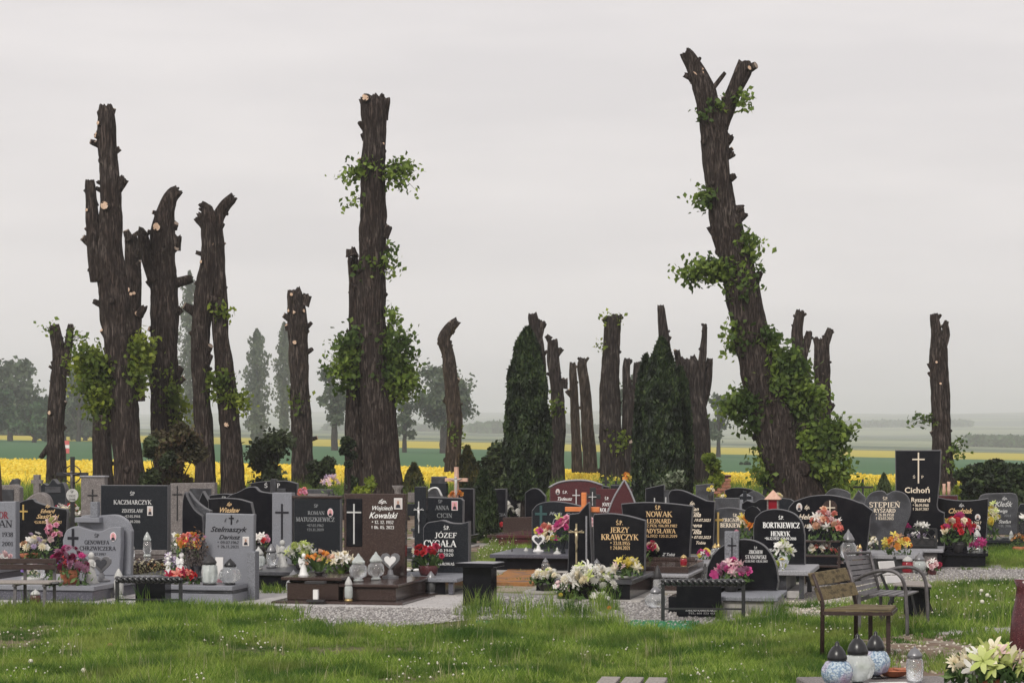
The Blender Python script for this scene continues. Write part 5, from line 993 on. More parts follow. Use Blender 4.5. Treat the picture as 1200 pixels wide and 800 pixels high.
small('low black stone with pale name, between the terrazzo frame and the twin-legged linden', 265, 37, smooth([(246, 580), (262, 578), (280, 579)]), 'black', extra=lambda g: g.text([('ŚP', 264, 584, 2.6, 5, 's')], M['silver']))
small('far grey stone seen left of the dark cross, at the field edge', 16, 52, [(12, 566), (16, 561), (23, 561)], 'slate')
small('dark stone behind the tallest black slab on its left side', 1046, 47, [(1040, 578), (1050, 575)], 'black')
small('low wide dark stone under the climbing plant', 1136, 47, smooth([(1122, 592), (1134, 588), (1146, 590)]), 'slate')
small('dark blue panel stone beside the right thuja clump, left of the sapling', 828, 44, [(816, 568), (836, 566)], 'slate')
small('small black stone behind the burgundy arched panel', 700, 50, smooth([(694, 570), (702, 568), (714, 570)]), 'black')
small('dark low tomb in the far row between the two tall thujas', 728, 52, [(716, 568), (742, 569)], 'dark')

# crosses and pillars standing free
def free_cross(label, px, d, y0_, ya, hw, wd, m, corpus=None, thick=.07, ring=False):
    g = Grave(label, px, d, name='cross', cat='grave cross'); gpy = HOR + H * F / d
    g.rect(px - wd / 2, px + wd / 2, y0_, gpy, M[m], thick, 0, 'upright'); g.rect(px - hw, px + hw, ya - wd / 2, ya + wd / 2, M[m], thick * .9, 0, 'cross_arm')
    if corpus: make_corpus(g.root, 0, -thick / 2, g.lz(ya), (wd * 5) * d / F, hw * d / F * .6, M[corpus])
    if ring:
        mb = MB(); mb.tube([(g.lx(px) + hw * .55 * d / F * math.cos(t * math.pi / 10), 0, g.lz(ya) + hw * .55 * d / F * math.sin(t * math.pi / 10)) for t in range(0, 21)], .012, 5); mb.build('ring', M[m], g.root, True)
    return g
g = free_cross('large black iron cross with a figure and half ring, at the left', 85, 43, 535, 555.5, 19, 4.4, 'iron', 'greymetal', ring=True)
g = free_cross('thin black cross against the yellow field, left of the heart-shaped stone', 1011, 52, 561, 570.5, 12, 2.4, 'iron')
g = free_cross('stubby dark grey cross behind the box-like tomb', 873, 45, 575, 583, 7.5, 4, 'dark')
g = free_cross('grey cross right of the long arched tomb, under the leaning linden', 896, 52, 564, 572, 6, 4, 'slate')
g = free_cross('salmon-coloured stone cross above an orange lantern, right of centre-left', 535, 41, 547, 562, 13, 4, 'pinkstone', 'gypsum', .12)
g = free_cross('small dark cross at the far left edge of the field', 20, 56, 560, 564, 4, 3, 'iron')
g = free_cross('small black cross on the far stones between the two thujas', 710, 54, 559, 565, 4, 2.4, 'iron')
g = free_cross('small dark cross right of the far one between the thujas', 722, 53, 563, 568, 4, 2.4, 'iron')
g = Grave('round white metal plaque hanging before the large iron cross', 85, 42.6, name='plaque', cat='plaque')
MB().prism([(.125 * math.cos(t * math.pi / 10), g.lz(580) + .125 * math.sin(t * math.pi / 10)) for t in range(20)], -.02, 0, 'y', .004).build('disc', M['gypsum'], g.root); g.rect(84, 86, 587, 605, M['iron'], .02, .0, 'stake'); g.fy = -.02
g.text([('ŚP', 85, 577, 2.6, 4, 's'), ('1932', 85, 582, 2.4, 8, 's'), ('2008', 85, 586, 2.4, 8, 's')], M['ink'])
# brick pillar with single bricks
r = empty('brick_pillar', (X(845, 58), 58, 0), -5, 'small red brick pillar with a dark cap beside the yellow field patch', 'pillar')
bme = MB().box(-.12, .12, -.06, .06, -.035, .035, .004).mesh('brick', M['brick'])
MB().box(-.19, .19, -.13, .13, 0, 1.02, .002).build('mortar_core', M['mortar'], r); MB().box(-.26, .26, -.2, .2, 1.02, 1.08, .01).build('cap', M['burg'], r)
for k in range(12):
    for j in range(2 if k % 2 else 1):
        inst('brick', bme, r, ((j - .5) * .26 + .0 if k % 2 else 0, -.13, .05 + k * .082), s=(1, 1, 1))
    if not k % 2:
        for q in (-.19, .19): inst('brick', bme, r, (q * .95, -.13, .05 + k * .082), s=(.42, 1, 1))
# ---------------------------------------------------------------- benches and chairs
def at(px, py, z=0.0): d = D(py, z); return (X(px, d), d, z)
def rope(mb, a, b, r=.022, turns=None):
    a = Vector(a); b = Vector(b); L_ = (b - a).length; t = (b - a).normalized(); u = t.orthogonal().normalized(); v = t.cross(u); n = int(L_ / .012); turns = turns or L_ / .075
    for ph in (0, math.pi):
        mb.tube([a + t * L_ * i / n + (u * math.cos(ph + turns * 6.283 * i / n) + v * math.sin(ph + turns * 6.283 * i / n)) * r * .62 for i in range(n + 1)], r * .68, 6)
# bench with wooden back at the left edge
d0 = 25.6; r = empty('bench', (X(30, d0), d0, 0), -4, 'bench with a dark wooden backrest and pale seat boards, cut by the left edge', 'bench')
lx = lambda px: (px - 30) * d0 / F; lz = lambda py: Z(py, d0)
MB().box(lx(-60), lx(66), -.03, 0, lz(667), lz(660.5), .005).build('back_board', M['wood_dark'], r); MB().box(lx(-60), lx(66), -.03, 0, lz(660), lz(654), .005).build('back_board', M['wood_dark'], r)
for k in range(3): MB().box(lx(-60), lx(70 + 3 * k), -.42 + .14 * k, -.30 + .14 * k, .36, .385, .006).build('seat_board', M['wood_pale'], r)
for q in (28.5, 63.5):
    mb = MB(); mb.bar((lx(q), .03, 0), (lx(q), .03, lz(655) + .01), .035, .02); mb.bar((lx(q), -.42, .345), (lx(q), .03, .345), .035, .02); mb.bar((lx(q), -.40, 0), (lx(q), -.36, .345), .035, .02); mb.build('leg', M['greymetal'], r)
mb = MB(); mb.tube([(lx(78), -.3, .37), (lx(60), -.3, .35)], .02, 8); mb.build('seat_rail', M['iron'], r)
# rope-edged iron benches
def rope_bench(label, px0, px1, py_top, py_foot):
    d = D(py_foot); cx = (px0 + px1) / 2; r = empty('iron_rail', (X(cx, d), d, 0), -3, label, 'rail', 'low iron rails with a twisted top bar')
    lx = lambda px: (px - cx) * d / F; zt = Z(py_top, d)
    mb = MB(); rope(mb, (lx(px0), 0, zt), (lx(px1), 0, zt), .036, (lx(px1) - lx(px0)) / .13); mb.build('twisted_bar', M['ironhi'], r, True)
    for q in (px0 + 1, px1 - 1):
        MB().bar((lx(q), 0, 0), (lx(q), 0, zt - .01), .04, .035).build('leg', M['iron'], r); MB().box(lx(q) - .05, lx(q) + .05, -.08, .08, -.01, .015, .003).build('foot', M['iron'], r)
    MB().bar((lx(px0), 0, zt * .34), (lx(px1), 0, zt * .34), .02, .02).build('stretcher', M['iron'], r)
rope_bench('low black rail with a twisted top bar at the left, dark box behind it', 136, 213, 679, 714)
rope_bench('low black rail with a twisted top bar right of centre, broad black block behind it', 776, 872, 682, 729)
dd = D(712); r = empty('planter', (X(176, dd), dd, 0), -5, 'plain black granite box standing behind the left twisted rail', 'planter'); MB().box(-.18, .18, .0, .30, 0, .30, .006).build('box', M['black'], r); MB().box(-.195, .195, -.015, .315, .302, .318, .004).build('lid', M['black'], r)
dd = D(724); r = empty('planter', (X(819, dd), dd, 0), -5, 'broad black granite block behind the right twisted rail, white lines of writing at its foot', 'planter'); MB().box(-.25, .25, .0, .3, .02, .36, .006).build('box', M['black'], r); MB().box(-.27, .27, -.02, .32, -.01, .018, .004).build('foot', M['iron'], r)
MB().box(-.24, .24, .01, .29, .362, .372, .002).build('rim', M['slate'], r)
mb = MB(); serif_mesh(mb, 'ZAKŁAD KAMIENIARSKI', .03, .078, .022, .36, y=-.004); serif_mesh(mb, 'TEL. 601 223 415', .03, .048, .018, .3, y=-.004); mb.build('lettering', M['silver'], r)
# black granite pedestal bench
dd = 26.6; r = empty('granite_bench', (X(563, dd), dd, 0), -14, 'black polished granite slab bench on one thick pedestal, tall grass at its left', 'bench')
MB().prism([(-.27, -.2), (.22, -.24), (.24, .24), (-.1, .3)], .48, .53, 'z', .006).build('seat_slab', M['black'], r); MB().box(-.19, .16, -.1, .16, -.02, .48, .006).build('pedestal', M['black'], r)
MB().prism([(-.26, -.19), (.21, -.23), (.23, .23), (-.1, .29)], .531, .5315, 'z', 0).build('seat_top', M['edge'], r)
# wooden stool at the bottom edge
dd = 13.93; r = empty('stool', (X(741, dd), dd, 0), -8, 'wooden stool seat of three grey planks cut off by the bottom edge', 'stool')
zt = .49
for k in range(3): MB().prism([(-.215 + k * .150, -.22), (-.095 + k * .150, -.22), (-.095 + k * .150, .22), (-.215 + k * .150, .22)], zt - .03, zt, 'z', .004).build('seat_board', M['wood_pale'], r)
for y in (-.16, .16): MB().box(-.2, .2, y - .02, y + .02, zt - .07, zt - .032, .004).build('batten', M['wood_dark'], r)
for x in (-.17, .17):
    for y in (-.16, .16): MB().box(x - .02, x + .02, y - .018, y + .018, 0, zt - .072, .003).build('leg', M['wood_dark'], r)
# chair with two lichened back boards
def P3(px, py, d): return Vector((X(px, d), d, Z(py, d)))
dA = 20.2; o0 = Vector((X(1000, dA), dA, 0)); r = empty('chair', o0, 0, 'old chair with two lichen-brown back boards and a dark metal frame', 'chair')
def Q(px, py, d): return P3(px, py, d) - o0
FL, FR, BL, BR = Q(967, 772, 20.25), Q(1041, 766, 20.3), Q(1014, 745, 20.75), Q(1019, 742, 20.9)
g0 = lambda v: Vector((v.x, v.y, 0))
legs = [(Q(952, 676, 20.2), Q(966, 712, 20.2), 'leg'), (Q(966, 712, 20.2), g0(Q(966, 712, 20.2)), 'leg')]
a_ = Q(952, 672, 20.2); b_ = Q(964, 708, 20.2); c_ = g0(b_) + Vector((-.005, 0, 0)); mb = MB(); mb.tube([a_, b_ + Vector((-.02, 0, .08)), b_, c_], .02, 8); mb.build('leg', M['wood_dark'], r, True)
a2 = Q(992, 668, 20.75); b2 = Q(1003, 706, 20.75); mb = MB(); mb.tube([a2, b2 + Vector((-.02, 0, .08)), b2, g0(b2)], .02, 8); mb.build('leg', M['wood_dark'], r, True)
a3 = Q(1041, 715, 20.15); mb = MB(); mb.bar(a3, g0(a3), .035, .035); mb.build('leg', M['wood_dark'], r)
a4 = Q(1020, 711, 20.75) ; mb = MB(); mb.bar(a4, g0(a4), .035, .035); mb.build('leg', M['wood_dark'], r)
def board(p, q, hgt, th, m, nm, lean=0):     # upright board between two points
    t = (q - p).normalized(); nrm = t.cross(Vector((0, 0, 1))).normalized(); up = Vector((lean, 0, 1)).normalized(); mb = MB(); o_ = nrm * th / 2; h2 = up * hgt / 2
    mb.add([p - o_ - h2, q - o_ - h2, q - o_ + h2, p - o_ + h2, p + o_ - h2, q + o_ - h2, q + o_ + h2, p + o_ + h2], [(0, 1, 2, 3), (7, 6, 5, 4), (0, 4, 5, 1), (1, 5, 6, 2), (2, 6, 7, 3), (3, 7, 4, 0)])
    bm = mb.build(nm, m, r); bv = bm.modifiers.new('b', 'BEVEL'); bv.width = .006; bv.segments = 2; return bm
board(Q(950, 679, 20.17), Q(993, 672, 20.7), .125, .022, M['wood_old'], 'back_board', -.35); board(Q(957, 696, 20.17), Q(1003, 689, 20.7), .125, .022, M['wood_old'], 'back_board', -.35)
s0, s1, s2, s3 = Q(965, 716, 20.1), Q(1044, 711.5, 20.05), Q(1050, 706, 20.6), Q(1004, 708, 20.75)
for k in range(3):
    a, b = s0.lerp(s3, k / 3 + .02), s1.lerp(s2, k / 3 + .02); c, e = s1.lerp(s2, (k + 1) / 3 - .03), s0.lerp(s3, (k + 1) / 3 - .03)
    zz = [.455] * 4; mb = MB(); V4 = [Vector((v.x, v.y, .445)) for v in (a, b, c, e)]; mb.add(V4 + [v + Vector((0, 0, .022)) for v in V4], [(0, 3, 2, 1), (4, 5, 6, 7), (0, 1, 5, 4), (1, 2, 6, 5), (2, 3, 7, 6), (3, 0, 4, 7)]); mb.build('seat_board', M['wood_old'], r)
mb = MB()
for a, b in ((s0, s1), (s1, s2), (s2, s3), (s3, s0)): mb.bar(Vector((a.x, a.y, .428)), Vector((b.x, b.y, .428)), .03, .03)
mb.build('seat_frame', M['wood_dark'], r)
# grey slatted armchair
dB = 23.2; o0 = Vector((X(1030, dB), dB, 0)); r = empty('armchair', o0, 0, 'grey slatted garden armchair with curved arms, tall leaning back', 'chair')
TL, TR, BLb, BRb = Q(992, 650, 23.0), Q(1017, 649, 23.5), Q(1007, 707, 22.8), Q(1032, 699, 23.5)
for k in range(9):
    u0, u1 = .02 + k * .108, .02 + k * .108 + .080; A, B = TL.lerp(BLb, u0), TR.lerp(BRb, u0); Cc, Dd = TR.lerp(BRb, u1), TL.lerp(BLb, u1); n_ = Vector((-.3, 1, .1)).normalized() * .012
    mb = MB(); mb.add([A, B, Cc, Dd, A + n_, B + n_, Cc + n_, Dd + n_], [(0, 1, 2, 3), (7, 6, 5, 4), (0, 4, 5, 1), (1, 5, 6, 2), (2, 6, 7, 3), (3, 7, 4, 0)]); mb.build('back_slat', M['greymetal'], r)
mb = MB(); e_ = Vector((-.02, 0, .02)); mb.tube([BLb, TL + e_], .016, 8); mb.tube([TL + e_, TR - Vector((-.02, 0, -.02))], .016, 8); mb.tube([TR - Vector((-.02, 0, -.02)), BRb], .016, 8); mb.build('back_frame', M['greymetal'], r, True)
sf, sb = Q(1062, 701, 22.6), Q(1078, 697, 23.3)
for k in range(5):
    u0, u1 = k / 5 + .01, (k + .8) / 5 + .01; A, B, Cc, Dd = BLb.lerp(sf, u0), BRb.lerp(sb, u0), BRb.lerp(sb, u1), BLb.lerp(sf, u1); zz = .40
    V4 = [Vector((v.x, v.y, zz)) for v in (A, B, Cc, Dd)]; mb = MB(); mb.add(V4 + [v + Vector((0, 0, .015)) for v in V4], [(0, 3, 2, 1), (4, 5, 6, 7), (0, 1, 5, 4), (1, 2, 6, 5), (2, 3, 7, 6), (3, 0, 4, 7)]); mb.build('seat_slat', M['greymetal'], r)
def armframe(pts, nm='armrest'):
    P_ = [Q(*p) for p in pts]; P_.append(g0(P_[-1])); S = [Vector(p) for p in smooth([tuple(p) for p in P_], 6)]; mb = MB(); mb.tube(S, .019, 8); mb.build(nm, M['greymetal'], r, True)
armframe([(1003, 679, 22.9), (1014, 673, 22.8), (1030, 668.5, 22.7), (1046, 669, 22.65), (1056, 676, 22.6), (1061, 690, 22.6), (1062, 706, 22.6), (1063, 722, 22.6)])
armframe([(1026, 674, 23.5), (1040, 668, 23.5), (1056, 664.5, 23.45), (1070, 665, 23.4), (1080, 671, 23.4), (1085, 683, 23.4), (1086, 698, 23.4), (1087, 712, 23.4)])
for q in (BLb, BRb): mb = MB(); mb.bar(Vector((q.x, q.y, .42)), g0(q), .032, .032); mb.build('leg', M['greymetal'], r)
# black folding chair with pale slats, black bag under the seat
dC = 24.6; o0 = Vector((X(1065, dC), dC, 0)); r = empty('folding_chair', o0, 0, 'black folding chair with three white slats in its back, behind the grey armchair', 'chair')
fr = [(Q(1024, 654, 24.4), Q(1047, 706, 24.4)), (Q(1048, 652, 24.9), Q(1060, 700, 24.9))]
for a, b in fr: mb = MB(); mb.bar(a, b, .03, .02); mb.build('back_post', M['iron'], r)
for yc0, x0, x1 in ((661, 1030, 1048), (671, 1034, 1052), (678, 1038, 1056)):
    board(Q(x0, yc0 + 1, 24.35), Q(x1, yc0, 24.8), .085 if yc0 != 671 else .03, .014, M['wood_pale'] if False else M['paper'], 'back_slat', -.2)
V4 = [Q(1046, 700, 24.3), Q(1092, 699, 24.1), Q(1086, 693, 24.9), Q(1054, 694, 25)]; zz = .40
V4 = [Vector((v.x, v.y, zz)) for v in V4]
for k in range(4):
    a, b, c, e = V4[0].lerp(V4[3], k / 4 + .01), V4[1].lerp(V4[2], k / 4 + .01), V4[1].lerp(V4[2], (k + .85) / 4), V4[0].lerp(V4[3], (k + .85) / 4); u = Vector((0, 0, .016)); mb = MB(); mb.add([a, b, c, e, a + u, b + u, c + u, e + u], [(0, 3, 2, 1), (4, 5, 6, 7), (0, 1, 5, 4), (1, 2, 6, 5), (2, 3, 7, 6), (3, 0, 4, 7)]); mb.build('seat_slat', M['wood_pale'], r)
for a, b in ((Q(1050, 700, 24.3), Q(1033, 735, 24.3)), (Q(1052, 706, 24.9), Q(1040, 728, 24.9)), (Q(1066, 706, 24.2), Q(1076, 726, 24.2)), (Q(1079, 706, 24.8), Q(1096, 726, 24.8))):
    mb = MB(); mb.bar(Vector((a.x, a.y, zz)), Vector((b.x, b.y, 0)), .022, .022); mb.build('leg', M['iron'], r)
r = empty('box', (X(1073, 24.5), 24.5, 0), -8, 'black box standing under the folding chair seat', 'box'); MB().box(-.13, .15, -.12, .12, .06, .36, .01).build('body', M['black'], r); MB().box(-.14, .16, -.13, .13, .362, .385, .004).build('lid', M['potdark'], r)
for x in (-.1, .12): MB().box(x - .02, x + .02, -.1, -.06, 0, .058, .002).build('foot', M['iron'], r)

# ---------------------------------------------------------------- grave lanterns and figures
LP = {
 'urn': dict(base=[(.13, 0), (.16, .03), (.10, .08)], glass=[(.10, .08), (.26, .16), (.32, .30), (.32, .42), (.24, .56), (.17, .60)], lid=[(.20, .60), (.21, .66), (.17, .78), (.10, .88), (.04, .92), (.05, .96), (.01, 1)]),
 'bulb': dict(base=[(.17, 0), (.19, .05), (.12, .10)], glass=[(.12, .10), (.26, .20), (.30, .36), (.28, .50), (.20, .60), (.18, .62)], lid=[(.21, .62), (.23, .70), (.20, .74), (.12, .86), (.07, .90), (.04, .96), (.01, 1)]),
 'tall': dict(base=[(.15, 0), (.17, .03), (.14, .10)], glass=[(.12, .10), (.16, .18), (.17, .40), (.16, .58), (.12, .64)], lid=[(.15, .64), (.16, .70), (.12, .82), (.06, .93), (.02, 1)]),
 'jar': dict(base=[(.24, 0), (.27, .03), (.22, .06)], glass=[(.22, .06), (.27, .12), (.29, .40), (.27, .62), (.22, .68)], lid=[(.25, .68), (.27, .76), (.24, .80), (.13, .92), (.05, .95), (.02, 1)]),
 'house': dict(base=[(.30, 0), (.30, .05), (.24, .08)], glass=[(.22, .08), (.23, .55)], lid=[(.36, .56), (.33, .60), (.12, .80), (.06, .84), (.06, .92), (.01, 1)]),
 'fat': dict(base=[(.22, 0), (.26, .04), (.20, .08)], glass=[(.20, .08), (.42, .18), (.48, .36), (.42, .55), (.24, .68)], lid=[(.26, .68), (.28, .74), (.16, .88), (.05, .96), (.01, 1)])}
_n = 0
def lantern(label, px, py, z, h, kind='urn', glass='glass', lid='blacklid', base=None, wide=1., group='grave lanterns', name='grave_lantern'):
    global _n; _n += 1; q_ = seat(px, py, z); x, d, z = q_ if q_ else (X(px, D(py, z)), D(py, z), under(X(px, D(py, z)), D(py, z))); hh = h * d / F; seg = 4 if kind == 'house' else 16; rot = math.pi / 4 if kind == 'house' else 0
    r = empty(name, (x, d, z), _n * 37 % 60 - 30 if kind != 'house' else -15, label, 'lantern', group); p = LP[kind]
    sc3 = lambda pr: [(a * hh * wide, b * hh) for a, b in pr]
    flute = kind in ('urn', 'fat', 'jar', 'bulb')
    for nm, m in (('base', base or lid), ('glass_body', glass), ('lid', lid)):
        mb = MB(); mb.lathe(sc3(p[{'base': 'base', 'glass_body': 'glass', 'lid': 'lid'}[nm]]), seg * (2 if nm == 'glass_body' and flute else 1), rot=rot)
        if nm == 'glass_body' and flute:
            s2 = seg * 2; mb.v = [(v[0] * (1 + (.05 if (i % s2) % 4 < 2 else -.04)), v[1] * (1 + (.05 if (i % s2) % 4 < 2 else -.04)), v[2]) for i, v in enumerate(mb.v)]
        mb.build(nm, M[m], r, seg != 4)
    if kind == 'house':
        for k in range(4):
            a = math.pi / 4 + k * math.pi / 2; rr = .235 * hh * wide; MB().bar((rr * math.cos(a), rr * math.sin(a), .07 * hh), (rr * math.cos(a), rr * math.sin(a), .57 * hh), .03 * hh, .03 * hh).build('corner_post', M[lid], r)
    return r
def angel(label, px, py, z, h, m='gypsum', wings=True, group='white grave figures'):
    q_ = seat(px, py, z); x, d, z = q_ if q_ else (X(px, D(py, z)), D(py, z), under(X(px, D(py, z)), D(py, z))); hh = h * d / F; r = empty('angel_figure', (x, d, z), -10, label, 'figure', group); mb = MB()
    mb.lathe([(.22 * hh, 0), (.20 * hh, .05 * hh), (.15 * hh, .3 * hh), (.09 * hh, .5 * hh), (.12 * hh, .62 * hh), (.10 * hh, .70 * hh), (.04 * hh, .76 * hh)], 12)
    mb.ball((0, -.01 * hh, .85 * hh), .10 * hh, 1, 1, 1.15, 10, 8)
    for s_ in (-1, 1): mb.tube([(s_ * .11 * hh, 0, .64 * hh), (s_ * .14 * hh, -.07 * hh, .5 * hh), (s_ * .01, -.13 * hh, .56 * hh)], [.04 * hh, .035 * hh, .025 * hh], 6)
    mb.build('body', M[m], r, True)
    if wings:
        for s_ in (-1, 1): MB().prism([(s_ * .05 * hh, .65 * hh), (s_ * .24 * hh, .80 * hh), (s_ * .28 * hh, .6 * hh), (s_ * .2 * hh, .32 * hh), (s_ * .08 * hh, .42 * hh)], .07 * hh, .11 * hh, 'y', .004).build('wing', M[m], r)
    MB().lathe([(.25 * hh, -.0), (.25 * hh, .04 * hh)], 12).build('base', M[m], r)
    return r
def heart_pts(cx, cz, s):
    return [(cx + s * .062 * 16 * math.sin(t) ** 3, cz + s * .062 * (13 * math.cos(t) - 5 * math.cos(2 * t) - 2 * math.cos(3 * t) - math.cos(4 * t))) for t in [2 * math.pi * k / 22 for k in range(22)]]
def heart(label, px, py, z, h, m='porcelain', inner='slate', group='heart-shaped ornaments'):
    q_ = seat(px, py, z); x, d, z = q_ if q_ else (X(px, D(py, z)), D(py, z), under(X(px, D(py, z)), D(py, z))); hh = h * d / F; r = empty('heart_ornament', (x, d, z), -10, label, 'ornament', group)
    MB().lathe([(.3 * hh, 0), (.3 * hh, .06 * hh), (.12 * hh, .12 * hh), (.08 * hh, .3 * hh)], 12).build('foot', M[m], r)
    MB().prism(heart_pts(0, .62 * hh, .36 * hh), -.06 * hh, .06 * hh, 'y', .006).build('heart', M[m], r); MB().prism(heart_pts(0, .62 * hh, .22 * hh), -.075 * hh, -.055 * hh, 'y', .002).build('inner_heart', M[inner], r)
    return r
# foreground trio and clear lantern (standing on the near grave slab)
r = empty('grave', (X(1100, 14.6), 14.6, 0), 4, 'grey granite grave slab at the bottom right corner carrying lanterns and a bouquet', 'grave', 'graves')
top_at((X(1100, 14.6), 14.6), 4, -.82, 1.2, -1.6, .62, .38); MB().box(-.82, 1.2, -1.6, .64, .32, .38, .01).build('cover_slab', M['taupe'], r); MB().box(-.76, 1.1, -1.5, .58, 0, .318, .01).build('surround', M['greyside'], r); MB().box(-.9, 1.3, -1.7, .72, -.01, .03, .01).build('footing', M['concrete'], r)
ZS = .38
lantern('violet-blue pressed glass lantern with a black dome lid, front left at the bottom', 981, 807, ZS, 56, 'urn', 'glassblue', 'blacklid', wide=1.02)
lantern('milky pale turquoise glass lantern with a black dome lid, middle of the near trio', 1005, 803, ZS, 61, 'urn', 'glassmilk', 'blacklid', wide=.98)
lantern('blue mosaic glass lantern with black lid, rear right of the near trio', 1026, 795, ZS, 56, 'urn', 'glassblue', 'blacklid', wide=.92)
lantern('smaller lantern with dark lid half hidden behind the near trio', 1016, 789, ZS, 49, 'urn', 'glassmilk', 'blacklid', wide=.7)
lantern('clear fluted glass jar lantern with a silver lid near the bottom right', 1072, 800, ZS, 43, 'jar', 'glass', 'greylid', wide=.78)
r = empty('paper_sheet', (X(1046, 14.7), 14.7, ZS + .002), 10, 'white paper sheet lying on the near slab between the lanterns', 'paper'); MB().box(-.13, .13, -.12, .1, 0, .004, 0.001).build('sheet', M['paper'], r)
r = empty('clay_dish', seat(1035, 788, ZS), 0, 'broken orange clay dish lying behind the near lanterns', 'dish'); MB().lathe([(.02, 0), (.07, .01), (.13, .05), (.12, .055), (.06, .02), (.0, .015)], 9).build('bowl', M['terracotta'], r); MB().prism([(.02, -.1), (.13, -.06), (.10, .05), (.0, .02)], .05, .062, 'z', .002).build('shard', M['terracotta'], r)
# left part
Lr = lantern
Lr('black-roofed little lantern house on the sculpted grey grave', 97, 689, .22, 36, 'house', 'glass', 'potdark')
angel('white tiered pagoda-like figure beside the black lantern house', 107, 689, .22, 38, 'gypsum', False)
heart('grey heart lantern before the wavy grey stone', 119, 687, .22, 34, 'greylid', 'slate')
Lr('white slim lantern right of the sculpted grey monument', 144, 700, 0, 34, 'tall', 'gypsum', 'gypsum')
Lr('small white column lantern on the flat left grave behind the bench', 48, 679, .28, 26, 'tall', 'glass', 'greylid')
Lr('taller white-capped lantern behind the bench near its post', 62, 684, .2, 24, 'tall', 'gypsum', 'gypsum')
Lr('clear lantern standing alone before the wide black headstone', 172.5, 652, .40, 29, 'tall', 'glass', 'glassmilk')
Lr('red-banded white lantern on the ground under the bench', 41.5, 711, .03, 21, 'jar', 'burg', 'gypsum')
angel('white bird-like angel behind the red ribbon bouquet at the left', 213, 676, .23, 30, 'porcelain', True)
angel('small white round-headed figure left of the bird-like angel', 197, 672, .23, 20, 'porcelain', False)
Lr('ribbed grey-brown jar lantern on the grey script grave', 245, 685, .23, 35, 'jar', 'glassmilk', 'potdark', wide=.9)
Lr('fat round glass lantern with pointed black lid on the grey script grave', 276, 685, .23, 31, 'fat', 'glass', 'blacklid', wide=.85)
r = empty('card', seat(257, 683, .23), -14, 'pink and white memorial card leaning between the two lanterns on the grey script grave', 'card'); MB().box(-.05, .05, -.006, .006, 0, .32, .001).build('card_face', M['paper'], r); MB().box(-.04, .04, -.009, -.0065, .01, .05, .0005).build('pink_edge', M['photopink'], r)
Lr('white capped lantern at the left end of the black table grave', 303, 667, .27, 27, 'bulb', 'glassmilk', 'gypsum'); Lr('small angel-topped lantern second on the black table grave', 318, 665, .27, 28, 'tall', 'glass', 'greylid', wide=1.3)
angel('big white kneeling angel on the black table grave', 331, 664, .27, 33, 'gypsum', True)
Lr('cut-glass lantern hanging low beside the brown flower box', 344, 697, .03, 30, 'bulb', 'glass', 'greylid')
angel('white angel leaning at the left of the orange lilies', 356, 674, .33, 27, 'porcelain', True)
Lr('milky green glass lantern, left of the pair on the brown grave', 420, 681, .25, 33, 'bulb', 'glass', 'glassmilk', wide=1.05)
Lr('milky green glass lantern, right of the pair on the brown grave', 440.5, 679, .25, 33, 'bulb', 'glass', 'glassmilk', wide=1.0)
heart('silver angel heart with white rim on the brown grave', 457.5, 677, .25, 33, 'greylid', 'porcelain')
Lr('small gold and white lantern standing on the step of the brown grave', 408.5, 707, .05, 29, 'tall', 'glassmilk', 'gypsum', base='goldlid')
r = empty('relief_lamp', (X(371, 26.72), 26.72, .0), -12, 'little white candle under a dark hood on the brown flower box front', 'lamp'); MB().box(-.03, .03, -.05, .0, .08, .2, .004).build('candle', M['porcelain'], r); MB().prism([(-.12, -.1), (.12, -.1), (.12, .02), (-.12, .02)], .27, .30, 'z', .004).build('hood', M['potdark'], r); MB().box(-.11, .11, -.07, .0, .05, .078, .003).build('sill', M['potdark'], r)
Lr('small yellow-based lantern on the left under the white-lettered blue-black stone', 482, 694, .03, 22, 'tall', 'glass', 'gypsum', base='goldlid')
Lr('cut-glass lantern before the black slab of the white-lettered stone', 505, 696, .03, 27, 'tall', 'glass', 'greylid', wide=1.3)
Lr('white madonna-like lantern among the red roses', 504, 668, .24, 24, 'tall', 'gypsum', 'gypsum', wide=1.1)
Lr('squat black lantern left of the red roses', 488, 667, .24, 20, 'jar', 'slate', 'greylid'); Lr('squat black lantern right of the red roses', 540, 667, .24, 22, 'jar', 'slate', 'greylid', wide=.95)
r = empty('white_shoe_ornament', seat(483, 670, .24), 0, 'pair of little white porcelain shoes on the blue-black grave', 'ornament'); [MB().ball((x, 0, .025), .03, 1.6, .9, .8).build('shoe', M['porcelain'], r, True) for x in (-.06, .06)]
angel('white praying angel on the slab under the brown stone cross arm', 484, 664, .24, 14, 'porcelain', True) if False else None
r = empty('stone_vase', (X(466, 36), 36, 0), 0, 'pale stone goblet vase standing behind the top of the brown headstone', 'vase'); zv = Z(578, 36); MB().lathe([(.06, 0), (.06, zv - .02), (.05, zv), (.06, zv + .06), (.10, zv + .13), (.085, zv + .13), (.05, zv + .08)], 12).build('bowl', M['taupe'], r, True)
Lr('orange glowing-coloured lantern at the foot of the salmon cross', 535, 584, 1.02, 12, 'fat', 'terracotta', 'pinkstone', wide=1.1) if False else None
